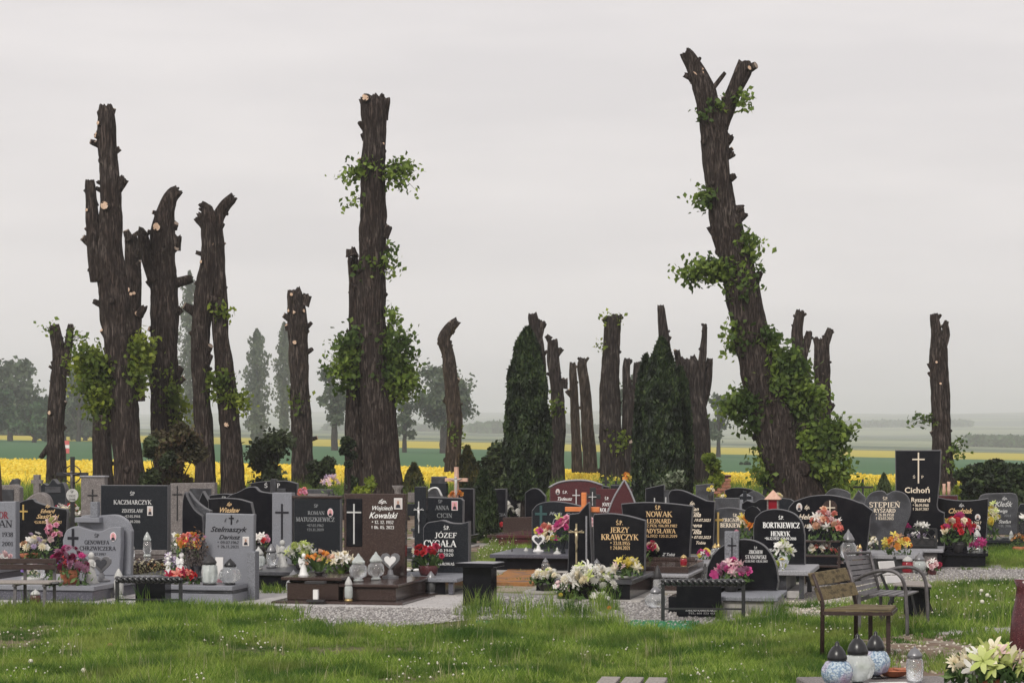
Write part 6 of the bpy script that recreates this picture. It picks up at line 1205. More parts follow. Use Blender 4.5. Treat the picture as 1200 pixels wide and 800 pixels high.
# middle
Lr('dark lidded bell lantern at the left end of the pink-flower grave', 600, 664, .04, 22, 'house', 'greylid', 'potdark', wide=.75)
Lr('white slender lantern, left one of the pair before the pink-flower grave', 616.5, 663, .04, 22, 'tall', 'glassmilk', 'gypsum', wide=1.1); Lr('white slender lantern, right one of the pair before the pink-flower grave', 628.5, 663, .04, 24, 'tall', 'glassmilk', 'gypsum', wide=1.1)
heart('white heart ornament with a dark centre on the pink-flower grave', 631, 646, .28, 22, 'porcelain', 'slate')
Lr('square-roofed dark lantern with cream roof near the black crucifix stone', 653, 667, .04, 26, 'house', 'slate', 'gypsum', wide=1.1); Lr('small glass lantern by the cream-roofed lantern', 636, 670, .04, 16, 'bulb', 'glass', 'greylid')
Lr('pyramid-topped black lantern right of the slender pair', 642, 662, .06, 18, 'house', 'slate', 'potdark', wide=1)
Lr('grey lidded lantern behind the big white bouquet', 705, 668, .28, 16, 'bulb', 'glass', 'greylid'); Lr('round grey glass lantern just right of the big white bouquet', 671, 668, .2, 14, 'bulb', 'glass', 'greylid')
Lr('cut-glass bag lantern held by metal wings before the black gilt-lettered stone', 768, 713, .02, 27, 'fat', 'glass', 'greylid', wide=.95)
Lr('tall glass candle lantern with dark lid above the bag lantern', 770.5, 706, .02, 44, 'tall', 'glass', 'potdark', wide=.75)
Lr('dark square lantern with pyramid lid left of the half-round stone', 828, 683, .22, 24, 'house', 'glass', 'potdark'); Lr('black upright vase lantern before the half-round stone', 854, 690, .21, 30, 'tall', 'slate', 'blacklid', wide=1.2)
Lr('glass lantern with white lid right of the half-round stone, under the arch', 918, 670, .38, 22, 'bulb', 'glassmilk', 'gypsum')
angel('small grey cat-like figurine on the slab by the white flowers', 893, 690, .22, 11, 'gypsum', False) if False else None
# right
Lr('tall silver lantern right of the flower rack on the winged grave', 994, 665, .1, 40, 'bulb', 'glass', 'greylid', wide=.8)
Lr('red glass lantern with a white hood on the gravel before the heart stone', 1063, 673, .02, 21, 'jar', 'glassred', 'gypsum', wide=1.1)
Lr('pale round lantern beside the red hooded one', 1072, 672, .02, 17, 'bulb', 'glassmilk', 'gypsum'); Lr('violet-grey glass lantern with dark lid on the gravel', 1080, 673, .02, 25, 'bulb', 'glassmilk', 'greylid', wide=1.1)
Lr('glass lantern pair member, left on the concave-topped stone grave', 1137, 649, .25, 12, 'jar', 'glass', 'greylid'); Lr('glass lantern in front of the two oval portraits', 1145, 648, .25, 24, 'tall', 'glass', 'gypsum', wide=1.2)
Lr('bronze-orange lantern, taller one behind the tallest black slab', 1107, 600, .98, 15, 'tall', 'pinkstone', 'pinkstone') if False else None
Lr('little white lantern at the end of the black slab under the concave stone', 1158, 650, .24, 9, 'jar', 'glassmilk', 'gypsum')
Lr('red lantern under a pale pyramid roof, left of the arched couple stone', 905, 650, .05, 82, 'house', 'glassred', 'pinkstone', wide=.42) if False else None

# red lantern house with pale pyramid roof
dd = 38; r = empty('lantern_shelter', (X(906, dd), dd, 0), -12, 'small shrine lantern with red glass under a pale pyramid roof, above the arched couple stone', 'lantern')
zr0, zr1 = Z(597, dd), Z(585, dd); MB().box(-.09, .09, -.09, .09, 0, zr0 - .002, .004).build('pillar', M['slate'], r); MB().box(-.08, .08, -.08, .08, zr0, zr1, .002).build('glass_body', M['glassred'], r)
for a in (-.085, .085):
    for b in (-.085, .085): MB().box(a - .012, a + .012, b - .012, b + .012, zr0, zr1, .002).build('corner_post', M['taupe'], r)
MB().lathe([(.19, zr1 + .002), (.19, zr1 + .015), (.01, Z(574, dd))], 4, rot=math.pi / 4).build('roof', M['pinkstone'], r)
# flower rack before the winged stone
dd = 30.3; r = empty('flower_rack', (X(962, dd), dd, 0), -10, 'dark wooden two-shelf flower rack before the winged black stone', 'rack')
lx = lambda px: (px - 962) * dd / F
for x in (943, 983): 
    for y in (-.12, .14): MB().bar((lx(x), y, 0), (lx(x), y, Z(640, dd)), .03, .03).build('post', M['wood_dark'], r)
for py in (633, 650, 662, 671): top_at((X(962, dd), dd), -10, lx(943), lx(983), -.12, .14, Z(py, dd)); MB().box(lx(942), lx(984), -.14, .16, Z(py, dd) - .02, Z(py, dd), .004).build('shelf', M['wood_dark'], r)
# lattice boxes
def lattice(label, px, d, y0, y1, w, z0=.3):
    z0 = under(X(px, d), d)
    r = empty('lattice_box', (X(px, d), d, z0), -8, label, 'planter', 'black lattice flower boxes'); hw = w * d / F / 2; zt = Z(y0, d) - z0; zb = max(0, Z(y1, d) - z0)
    for x in (-hw, hw): MB().bar((x, 0, 0), (x, 0, zt), .03, .03).build('post', M['iron'], r)
    for z in (zb + .01, zt): MB().bar((-hw, -.002, z), (hw, -.002, z), .02, .03).build('rail', M['iron'], r)
    mb = MB(); n = 4; h_ = zt - zb
    for k in range(-n, n):
        for s_ in (1, -1):
            x0 = -hw + (k + .5) * 2 * hw / n * 1.0; a = Vector((x0, .004 * s_, zb)); b = Vector((x0 + h_, .004 * s_, zt))
            if s_ < 0: a = Vector((-x0, .004 * s_, zb)); b = Vector((-x0 - h_, .004 * s_, zt))
            # clip to the box
            t0, t1 = 0, 1; dx = b.x - a.x
            for lim, sg in ((-hw, 1), (hw, -1)):
                if dx != 0:
                    t = (lim - a.x) / dx
                    if (dx > 0) == (sg > 0): t0 = max(t0, t)
                    else: t1 = min(t1, t)
            if t1 > t0 + .05: mb.bar(a.lerp(b, t0), a.lerp(b, t1), .014, .008)
    mb.build('lattice', M['iron'], r); top_at((X(px, d), d), -8, -hw, hw, .02, .16, z0 + zt * .5); MB().box(-hw + .01, hw - .01, .02, .16, 0, zt * .5, .004).build('tray', M['potdark'], r)
lattice('small black lattice flower box left of the orange flowers, under the heart stone', 1026, 34.4, 624, 645, 17); lattice('wide black lattice flower box right of the orange flowers', 1075, 34.3, 619, 640, 44)
lattice('lattice trellis at the right edge behind the grey-lettered stone', 1200, 39.5, 600, 635, 14, .2)
# dark red vase at the right edge
dd = D(800, ZS) * 1.0; r = empty('vase', (X(1200, 15.0), 15.0, 0), 0, 'dark red-brown urn vase cut by the right edge of the view', 'vase')
MB().lathe([(.10, .38), (.11, .42), (.07, .50), (.10, .62), (.085, .80), (.06, .92), (.05, 1.0), (.07, 1.06), (.06, 1.06)], 16).build('body', M['burg'], r, True); MB().lathe([(.12, 0), (.12, .38)], 14).build('stand', M['potdark'], r)
# post at left edge
r = empty('wooden_post', (X(-4, 31), 31, 0), 0, 'reddish-brown rough post cut by the left edge, before the smaller grey headstone', 'post'); mb = MB(); trunk_into(mb, [(0, 0, -.1, .13), (0, 0, .7, .10), (.0, 0, 1.3, .085), (-.02, 0, 1.75, .07)], 16, .1, 3); mb.build('shaft', M['wood_dark'], r, True)
# thin poles/sign on the road far away
r = empty('road_sign', (X(75, 175), 175, ground_z(X(75, 175), 175)), 0, 'tiny red and white sign seen far off right of the small forked stump tree', 'sign'); gz = ground_z(X(75, 175), 175); MB().lathe([(.06, 0), (.06, Z(513, 175) - gz)], 8).build('pole', M['edge'], r)
for a, b, m_ in ((516, 521, 'burg'), (521, 525, 'porcelain'), (525, 531, 'burg')): MB().box(-.42, .42, -.04, .04, Z(b, 175) - gz, Z(a, 175) - gz - .01, .01).build('sign_face', mat('sign_' + m_ + str(a), (.6, .12, .12) if m_ == 'burg' else (.8, .75, .75), .6), r)
# long-handled tool leaning near the small stump tree
r = empty('salmon_vase', (X(1110, 42.6), 42.6, 0), 0, 'pair of salmon-pink vases on the burgundy stone behind the tallest slab', 'vase')
zb_ = Z(580, 42.6)
for x, h_ in ((-.06, .22), (.03, .26)): MB().lathe([(.03, zb_), (.035, zb_ + h_ * .4), (.028, zb_ + h_ * .8), (.034, zb_ + h_), (.02, zb_ + h_)], 10, c=(x, 0, 0)).build('vase_body', M['pinkstone'], r, True)
r.location.z = 0
# ---------------------------------------------------------------- bouquets: every blossom a part
PC = {}
def petal_mat(name, c1, c2=None):
    if name not in PC: PC[name] = leafmat(name + '_petals', [c1, c2 or tuple(min(1, v * 1.3) for v in c1)], .3, .6)
    return PC[name]
COL = dict(red=((.50, .02, .03), (.62, .05, .06)), crimson=((.34, .02, .05), (.50, .04, .10)), pink=((.68, .22, .36), (.80, .45, .55)), magenta=((.55, .04, .22), (.70, .10, .34)), palepink=((.72, .46, .48), (.80, .62, .62)),
           white=((.84, .82, .77), (.90, .89, .85)), cream=((.84, .76, .54), (.88, .82, .66)), yellow=((.75, .60, .05), (.80, .70, .20)), orange=((.72, .22, .04), (.78, .36, .08)), peach=((.75, .38, .24), (.80, .55, .40)),
           violet=((.20, .12, .42), (.32, .22, .58)), lilac=((.45, .35, .55), (.6, .5, .66)), wine=((.16, .015, .05), (.26, .03, .09)), coral=((.70, .15, .12), (.78, .32, .26)), lime=((.48, .58, .14), (.62, .68, .28)), brown=((.22, .12, .06), (.34, .2, .1)), mauve=((.30, .12, .20), (.42, .2, .3)))
BM = {}
def petal(mb, a, tilt, L_, w_, curl=.25, r0=.08, z0=0.):
    """one petal leaving the centre at azimuth a, raised by tilt"""
    ca, sa = math.cos(a), math.sin(a); pts = []
    for u, ww in ((0, .25), (.45, 1.), (.8, .8), (1, .12)):
        t = tilt - curl * u * 1.6; rr = r0 + L_ * u * math.cos(tilt - curl * u * .8); zz = z0 + L_ * u * math.sin(tilt - curl * u * .8)
        for s_ in (-1, 1): pts.append((ca * rr - sa * s_ * w_ * ww / 2, sa * rr + ca * s_ * w_ * ww / 2, zz + .06 * (ww if True else 0)))
    mb.add(pts, [(0, 1, 3, 2), (2, 3, 5, 4), (4, 5, 7, 6)])
def blossom(kind, col):
    k = (kind, col)
    if k in BM: return BM[k]
    mb = MB(); rs = random.Random(len(BM))
    if kind == 'rose':
        for ring, (n, ti, L_, w_) in enumerate(((5, .15, .9, .85), (5, .7, .8, .75), (4, 1.15, .65, .6), (3, 1.4, .5, .45))):
            for i in range(n): petal(mb, 6.283 * (i + ring * .37) / n, ti, L_, w_, .3 - ring * .25, .05)
    elif kind == 'lily':
        for i in range(6): petal(mb, 6.283 * i / 6, .55 + .2 * (i % 2), 1.25, .48, .45, .02)
        for i in range(3): mb.bar((0, 0, 0), (.2 * math.cos(i * 2.1), .2 * math.sin(i * 2.1), .7), .05, .05)
    elif kind == 'mum':
        for ring, (n, ti) in enumerate(((11, .05), (9, .5), (7, .95), (4, 1.35))):
            for i in range(n): petal(mb, 6.283 * (i + ring * .5) / n, ti, .95 - ring * .12, .3, .15, .03)
    elif kind == 'tulip':
        for i in range(6): petal(mb, 6.283 * i / 6, 1.25, 1.2, .6, .05 - .2 * (i % 2), .12)
    elif kind == 'small':
        for i in range(5): petal(mb, 6.283 * i / 5, .35, .9, .7, .2, .02)
    BM[k] = mb.mesh('blossom', petal_mat(col, *COL[col]), True); return BM[k]
POT = {}
def bouquet(label, px, py, z, w, h, fl, pot=None, leaves=110, r=5.0, seed=None, cat='flowers', name='bouquet', tilt=0., flat=.5, fwd=.55, leafcol='flowerleaf', dz=0., dd=None):
    """fl: list of (kind, colour, count); w,h pixels; r blossom radius in pixels"""
    top_z = Z(py - h, D(py, z)); q_ = seat(px, py, z) if dd is None else None
    if q_: x, d, z = q_
    else:
        d = D(py, z) if dd is None else dd; x = X(px, d); z0 = under(x, d, z + .3 if dd is None else 9); z = Z(py, d); pot = (pot[0] if pot else 'vase', pot[1] if pot else 'potdark', max(6, w * .35) if not pot else pot[2], (z - z0) * F / d + (pot[3] if pot else 0)); h += (z - z0) * F / d; z = z0
    s = d / F; rs = random.Random(seed if seed is not None else int(px * 7 + py)); R0 = empty(name, (x, d, z), 0, label, cat, 'flower arrangements'); W2 = w * s / 2; Hh = h * s
    ph = 0
    if pot:
        kind, col, pw, pH = pot; ph = pH * s; pr = pw * s / 2
        if kind == 'round': prof = [(pr * .75, 0), (pr * .9, ph * .3), (pr, ph * .9), (pr * .9, ph), (pr * .8, ph * .9)]
        elif kind == 'bowl': prof = [(pr * .5, 0), (pr * .55, ph * .1), (pr * .95, ph * .7), (pr, ph), (pr * .9, ph * .95)]
        else: prof = [(pr * .7, 0), (pr * .5, ph * .15), (pr * .55, ph * .5), (pr, ph * .95), (pr * 1.05, ph), (pr * .85, ph * .96)]
        MB().lathe(prof, 14).build('pot', M[col], R0, True)
    fl = [(k_, c_, max(n_, round(n_ * 1.35))) for k_, c_, n_ in fl]; tot = sum(f[2] for f in fl); idx = 0; order = []
    for k, c, n in fl: order += [(k, c)] * n
    rs.shuffle(order); ga = 2.39996
    for i, (k, c) in enumerate(order):
        u = (i + .5) / tot; th = i * ga; rr = math.sqrt(u); x = math.cos(th) * rr * W2 * .9; yy = -abs(math.sin(th)) * 0 + math.sin(th) * rr * W2 * fwd
        dome = math.sqrt(max(0, 1 - rr * rr * .85)); zz = ph + (Hh - ph) * (flat * .45 + (1 - flat * .45) * dome * rs.uniform(.55, 1)) - r * s * .6
        if k == 'tulip' or tilt: zz += rs.uniform(0, .02)
        nrm = Vector((x / W2 * .9, yy / W2 - .75, .75 * dome + .15)).normalized(); q = nrm.to_track_quat('Z', 'Y').to_euler(); sz = r * s * rs.uniform(.85, 1.35)
        o = inst('blossom', blossom(k, c), R0, (x, yy - .02, max(zz, .02) + dz), (q.x + rs.uniform(-.25, .25), q.y + rs.uniform(-.25, .25), rs.uniform(0, 6)), sz)
    if leaves:
        rg = np.random.default_rng(int(px)); n = leaves; a = rg.uniform(0, 6.283, n); rr = rg.uniform(.2, 1.05, n) ** .6; zz = ph * .9 + (Hh - ph) * rg.uniform(0, .8, n) * np.sqrt(np.clip(1.1 - rr * rr, .05, 1))
        P = np.c_[np.cos(a) * rr * W2, np.sin(a) * rr * W2 * fwd, np.maximum(zz, .015)]
        link_mesh('leaves', leaf_mesh('leaves', P, r * s * .85, M[leafcol], .38, up=(0, 0, 1), uw=.35), R0, 'stuff')
    return R0
B = bouquet
def wreath_leaves(R0, n, L_, wd, cols='flowerleaf', spread=1.0, z=.0):   # long strap leaves of an arrangement
    rs = random.Random(n)
    for i in range(n):
        a = rs.uniform(0, 6.283); mb = MB(); p = []
        for k in range(5):
            u = k / 4; rr = L_ * u * spread * .7; zz = z + L_ * (u * .95 - u * u * .35); ww = wd * (math.sin(math.pi * (u * .85 + .12))); c, s_ = math.cos(a), math.sin(a)
            p += [(c * rr - s_ * ww / 2, s_ * rr * .6 + c * ww / 2, zz), (c * rr + s_ * ww / 2, s_ * rr * .6 - c * ww / 2, zz)]
        mb.add(p, [(2 * k, 2 * k + 1, 2 * k + 3, 2 * k + 2) for k in range(4)]); mb.build('strap_leaf', M[cols], R0, True)
# left
B('white globe flowers beside a gold cross on the low black stone grave', 33, 636, .25, 18, 34, [('mum', 'white', 3), ('mum', 'cream', 1), ('lily', 'white', 2)], None, 40, 4.6, flat=.9)
B('tan dried flowers in a red trough at the left', 35, 654, .25, 28, 26, [('small', 'brown', 9), ('small', 'peach', 5), ('small', 'cream', 5)], ('round', 'terracotta', 24, 6), 60, 2.6)
B('cream and lilac flowers at the left, next to the wine-red ones', 51, 660, .25, 28, 34, [('mum', 'cream', 5), ('mum', 'lilac', 5), ('small', 'white', 6)], None, 60, 4.2)
B('pink upright sprig with lime leaves left of the sculpted monument', 62, 656, .25, 20, 52, [('rose', 'pink', 6), ('mum', 'lime', 3), ('rose', 'palepink', 3)], None, 50, 4.2)
B('large wine-red and purple flowers before the sculpted grey stone', 78, 686, .22, 54, 50, [('mum', 'wine', 12), ('mum', 'magenta', 6), ('mum', 'mauve', 6)], None, 110, 5.2, fwd=.35)
B('terracotta pot of orange, red and violet pansies', 81, 690, .22, 26, 36, [('small', 'violet', 9), ('small', 'coral', 5), ('small', 'orange', 4), ('small', 'red', 3)], ('round', 'terracotta', 22, 17), 50, 4.2)
B('dark heather bush in a white trough behind the bench', 38, 682, .25, 20, 18, [('small', 'cream', 3)], ('round', 'gypsum', 26, 6), 90, 2)
B('low beige dry flowers on the flat grave behind the left twisted rail', 172, 679, .2, 60, 22, [('small', 'cream', 24), ('small', 'brown', 10)], None, 260, 1.8, leafcol='drygrass')
B('red, coral and yellow bouquet in a thin vase, left of the grey script stone', 221, 676, .23, 28, 56, [('lily', 'red', 5), ('rose', 'coral', 6), ('lily', 'yellow', 5), ('rose', 'orange', 4)], ('vase', 'slate', 8, 26), 40, 5.2)
B('red ribbon-like flowers on the grey script grave', 214, 684, .23, 40, 20, [('rose', 'red', 9), ('lily', 'crimson', 4), ('lily', 'coral', 3)], None, 60, 5.2, fwd=.3)
B('pink and white lilies hanging at the right end of the left twisted rail', 203, 700, .05, 20, 24, [('lily', 'pink', 6), ('lily', 'white', 4)], None, 30, 4.2)
B('lilac sprig on white twigs by the bird-like angel', 206, 668, .23, 14, 24, [('lily', 'lilac', 4), ('lily', 'white', 3)], None, 12, 4)
B('dried grey shrub ball beside the grey script stone', 233, 682, .23, 30, 70, [('small', 'brown', 12), ('small', 'mauve', 6)], ('vase', 'slate', 8, 22), 900, 2.0, leafcol='drybush')
B('green plant with red berries right of the wide black stone', 205, 660, .05, 20, 36, [('small', 'white', 6)], None, 200, 2.4)
B('pink and red blooms before the black wavy-topped stone', 308, 645, .27, 20, 22, [('rose', 'pink', 5), ('rose', 'red', 3), ('lily', 'white', 4)], ('round', 'potdark', 14, 6), 30, 3.6)
B('small pink flowers on top of the far low stone near the twin-legged linden', 284, 585, .9, 6, 9, [('rose', 'pink', 4)], None, 6, 2, dd=38)
b_ = B('pale green arrangement left of the orange lilies', 352, 672, .25, 36, 36, [('lily', 'lime', 8), ('lily', 'white', 7), ('mum', 'lime', 3)], ('bowl', 'potdark', 14, 8), 60, 5); wreath_leaves(b_, 9, .40, .05)
b_ = B('orange lilies with long leaves on the brown flower box', 374, 674, .33, 34, 30, [('tulip', 'peach', 6), ('tulip', 'orange', 5), ('lily', 'yellow', 2)], ('bowl', 'potdark', 12, 5), 40, 4.6); wreath_leaves(b_, 12, .40, .045)
b_ = B('cream and white lilies in a green glass vase on the brown flower box', 400, 676, .33, 36, 32, [('lily', 'cream', 9), ('lily', 'white', 7), ('rose', 'cream', 5)], ('bowl', 'linden', 9, 10), 40, 5); wreath_leaves(b_, 5, .3, .04)
b_ = B('red roses with green leaves before the white-lettered blue-black stone', 502, 674, .24, 36, 44, [('rose', 'red', 7), ('rose', 'crimson', 4)], ('round', 'burg', 24, 12), 120, 4.4, fwd=.3); wreath_leaves(b_, 10, .42, .06)
B('cream and peach flowers between the brown headstone and the crucifix pillar', 481, 664, .2, 12, 36, [('rose', 'palepink', 4), ('mum', 'cream', 4), ('rose', 'white', 3)], None, 30, 4.5, flat=1)
B('pink and white blossoms behind the black stone near the dark bush', 388, 578, .8, 22, 28, [('lily', 'palepink', 9), ('lily', 'lilac', 5)], None, 30, 3)
B('pink rose bunch leaning on top of the black stone with the grey pillar', 355, 583, 1.16, 10, 14, [('rose', 'pink', 4), ('rose', 'coral', 4)], None, 8, 3, dd=31.5)
B('orange flower ring at the foot of the salmon cross', 535, 586, .88, 16, 14, [('rose', 'peach', 8), ('rose', 'orange', 5)], None, 6, 3)
# middle
B('white flower mass behind the left thuja trunk', 599, 606, .3, 22, 24, [('mum', 'white', 12)], None, 20, 4.2); B('white flowers right of the left thuja trunk', 626, 606, .3, 16, 20, [('mum', 'white', 7)], None, 16, 4)
B('small yellow flowers on the brown tomb at the left thuja trunk', 604, 616, .3, 8, 6, [('rose', 'yellow', 4)], None, 4, 2.4)
B('single red flower at the grass edge left of the left thuja trunk', 590, 626, 0, 5, 9, [('rose', 'red', 2), ('rose', 'palepink', 1)], None, 10, 2.4)
B('yellow, red and white bouquet on the verdigris-cross grave, behind the white heart', 640, 650, .28, 30, 36, [('rose', 'yellow', 6), ('rose', 'coral', 4), ('rose', 'cream', 5), ('lily', 'white', 4), ('rose', 'magenta', 3)], None, 60, 4.4)
B('hot pink tall bouquet with lime tips left of the black crucifix stone', 660, 648, .28, 24, 48, [('rose', 'magenta', 8), ('rose', 'pink', 5), ('rose', 'coral', 3), ('lily', 'lime', 4)], ('vase', 'dark', 9, 16), 50, 4.6)
B('round pot of cream flowers at the gravel edge, right of the black pedestal bench', 622, 698, .16, 38, 28, [('mum', 'cream', 8), ('mum', 'white', 9), ('rose', 'lime', 3)], ('bowl', 'potdark', 20, 10), 90, 4.6)
B('big bank of white flowers before the black crucifix stone', 686, 704, .12, 72, 46, [('mum', 'white', 22), ('mum', 'cream', 8), ('lily', 'white', 14), ('lily', 'lime', 5)], None, 150, 6.2, fwd=.3)
B('small white spray left of the big white flower bank', 664, 702, .14, 34, 30, [('small', 'white', 18), ('small', 'palepink', 12)], None, 50, 3)
B('white lace-like flower cushion at the right foot of the white flower bank', 702, 707, .08, 24, 18, [('small', 'white', 26)], None, 30, 2.6)
b_ = B('yellow and pink arrangement with long leaves below the nearest gilt-lettered stone', 740, 686, .28, 42, 28, [('lily', 'yellow', 7), ('lily', 'palepink', 4), ('mum', 'yellow', 2), ('lily', 'cream', 4)], ('bowl', 'gypsum', 20, 4), 70, 5); wreath_leaves(b_, 8, .34, .06)
B('white and pink blooms tucked at the right side of the nearest gilt-lettered stone', 765, 656, .33, 16, 28, [('mum', 'cream', 5), ('rose', 'crimson', 4), ('rose', 'magenta', 2)], None, 20, 5, flat=.8)
B('pink and white blooms between the crucifix stone and the gilt-lettered stone', 693, 622, .9, 9, 18, [('lily', 'palepink', 5), ('lily', 'pink', 3)], None, 12, 3, dd=31.6)
b_ = B('pink, magenta and mauve flowers before the low half-round stone', 857, 693, .20, 46, 40, [('lily', 'palepink', 11), ('rose', 'magenta', 7), ('mum', 'mauve', 5), ('lily', 'pink', 6)], ('bowl', 'potdark', 22, 10), 70, 5.4); wreath_leaves(b_, 7, .28, .04)
B('yellow lilies with white tips at the dark grey gilt-cross stone', 877, 634, .6, 26, 42, [('lily', 'yellow', 8), ('tulip', 'yellow', 4), ('lily', 'cream', 4), ('rose', 'orange', 2)], None, 90, 5, dd=32.3)
B('small pink flower before the gilt-cross stone', 862, 636, .5, 8, 18, [('rose', 'pink', 3), ('rose', 'coral', 2)], None, 12, 3)
B('white lilies above yellow ones before the arched couple stone', 917, 668, .38, 22, 38, [('lily', 'white', 8), ('small', 'white', 5), ('lily', 'lime', 3)], ('vase', 'glass', 9, 12), 30, 4.6)
B('yellow mums at the foot of the white lilies by the arched couple stone', 915, 672, .38, 12, 14, [('mum', 'yellow', 3), ('mum', 'lime', 2)], None, 12, 4.2)
# right
B('coral and white bouquet on the top of the dark flower rack', 967, 634, Z(633, 30.3), 40, 40, [('rose', 'coral', 10), ('rose', 'palepink', 7), ('lily', 'white', 9), ('rose', 'peach', 6)], None, 110, 4.4)
B('row of white and red flowers on the lower shelf of the flower rack', 963, 650, Z(650, 30.3), 36, 14, [('tulip', 'white', 10), ('rose', 'coral', 4), ('lily', 'cream', 5)], None, 40, 3.8, fwd=.3)
B('small red and white flowers right of the flower rack', 986, 655, .3, 9, 16, [('rose', 'coral', 3), ('rose', 'palepink', 3), ('small', 'white', 4)], None, 14, 2.8)
B('white leafy flowers on the small lattice box', 1024, 626, .82, 16, 16, [('lily', 'white', 6), ('lily', 'cream', 4)], None, 20, 4, dd=34.5); B('cream and yellow flowers seen through the small lattice box', 1027, 641, .4, 12, 18, [('small', 'cream', 8), ('small', 'white', 6)], None, 20, 2.4)
b_ = B('spreading orange and yellow flowers below the heart-shaped stone', 1050, 650, .30, 38, 26, [('lily', 'yellow', 12), ('rose', 'orange', 8), ('lily', 'peach', 5), ('rose', 'cream', 3)], None, 60, 4.2, fwd=.4)
B('magenta flowers on the wide lattice box', 1061, 620, .95, 12, 8, [('rose', 'magenta', 5)], None, 10, 3.2, dd=34.42); B('white lilies on the wide lattice box before the tallest slab', 1080, 620, .93, 14, 10, [('lily', 'white', 5)], None, 10, 3.6, dd=34.42); B('white blossoms inside the wide lattice box', 1072, 640, .4, 34, 20, [('small', 'white', 12), ('small', 'lilac', 8)], None, 60, 3, fwd=.15)
b_ = B('big red, yellow and magenta bouquet before the concave-topped stone', 1123, 652, .25, 42, 48, [('rose', 'red', 11), ('rose', 'cream', 6), ('rose', 'yellow', 4), ('mum', 'magenta', 5), ('lily', 'crimson', 3)], ('bowl', 'potdark', 16, 12), 100, 5.2)
B('magenta and pink flowers right of the big red bouquet', 1146, 650, .25, 22, 18, [('lily', 'magenta', 5), ('rose', 'magenta', 4)], None, 20, 3.8)
B('red and white flowers on the gravel beside the violet lantern', 1092, 674, .02, 22, 20, [('rose', 'crimson', 6), ('rose', 'palepink', 4), ('lily', 'white', 3)], ('round', 'burg', 12, 7), 24, 4)
B('lime and yellow wreath spray leaning on the rounded grey-lettered stone', 1160, 636, .2, 22, 48, [('lily', 'lime', 8), ('mum', 'yellow', 5), ('lily', 'cream', 5), ('mum', 'white', 4)], None, 80, 4.4)
B('white blossom on the grass by the rounded grey-lettered stone', 1169, 641, 0, 12, 7, [('mum', 'white', 3)], None, 6, 3.6); B('orange potted plant at the right edge in the grass', 1196, 648, 0, 26, 26, [('small', 'orange', 8), ('small', 'brown', 12)], ('round', 'terracotta', 20, 8), 120, 2.4)
B('small white flowers at the right-edge lattice', 1198, 612, .5, 8, 12, [('small', 'white', 5)], None, 6, 3)
B('yellow flowers by the sapling, on the dark panel stone', 833, 578, .95, 8, 10, [('rose', 'yellow', 3), ('rose', 'cream', 2)], None, 6, 2.4); B('pale yellow flowers under the great leaning linden', 911, 588, .6, 12, 14, [('rose', 'cream', 4), ('rose', 'yellow', 2)], None, 10, 2.8)
B('yellow and white flowers low at the foot of the leaning linden', 1042, 590, .3, 10, 10, [('rose', 'cream', 3)], None, 8, 2.5)
B('white and red flowers in front of the large iron cross', 82, 612, .35, 26, 26, [('small', 'white', 9), ('rose', 'red', 4), ('rose', 'cream', 4)], None, 90, 3.4)
B('dark red and green wreath under the round white plaque', 72, 600, .4, 18, 12, [('rose', 'crimson', 5), ('small', 'white', 4)], None, 40, 2.8)
B('orange flowers behind the pointed burgundy panel', 735, 566, 1.15, 9, 14, [('small', 'orange', 10), ('small', 'yellow', 5)], None, 8, 2.4)
B('yellow flowers on the grey box-like tomb', 846, 584, .78, 10, 7, [('rose', 'yellow', 2), ('rose', 'cream', 3)], None, 4, 2)
for q in [('small white flowers beside the tall dull beige slab stone', 104, 640, .25, 14, 18, [('small', 'white', 8), ('rose', 'cream', 3)]), ('purple and white pansies low behind the bench at the left', 20, 672, .3, 26, 16, [('small', 'violet', 9), ('small', 'white', 8), ('small', 'magenta', 5)]),
          ('pale pink roses on the left-cut grey grave', 6, 662, .3, 18, 18, [('rose', 'palepink', 6), ('rose', 'white', 4)]), ('yellow and white blooms left of the black fin-shaped stone', 208, 640, .2, 12, 18, [('rose', 'yellow', 3), ('small', 'white', 6)]),
          ('red and white flowers before the two-lobed dark stone', 888, 606, .22, 14, 12, [('rose', 'red', 4), ('rose', 'white', 4)]), ('pink flowers by the low wide dark stone far right', 1136, 605, .22, 12, 10, [('rose', 'pink', 5)]),
          ('white and lime blooms before the black inlaid-candle stone', 760, 612, .2, 16, 14, [('mum', 'white', 5), ('mum', 'lime', 3)]), ('coral flowers on the slate tomb below the box-like tomb', 852, 604, .22, 14, 10, [('rose', 'coral', 5)]),
          ('yellow flowers far back between the two tall thujas', 730, 592, .22, 12, 8, [('rose', 'yellow', 6)]), ('white flowers far back right of the black arched stone', 646, 600, .22, 12, 10, [('mum', 'white', 5)]),
          ('violet flowers before the black wavy-silver stone, left side', 300, 655, .2, 10, 12, [('small', 'violet', 8)]), ('red flowers beside the square blue-black headstone', 548, 628, .1, 10, 12, [('rose', 'red', 5)]),
          ('mixed bright flowers on the black sloping-topped stone grave', 826, 655, .28, 18, 14, [('rose', 'magenta', 4), ('rose', 'yellow', 4), ('lily', 'white', 4)]), ('pink and cream roses right of the silver lantern by the winged stone', 1003, 652, .3, 12, 14, [('rose', 'pink', 4), ('rose', 'cream', 4)])]:
    B(*q, None, 24, 3.6)
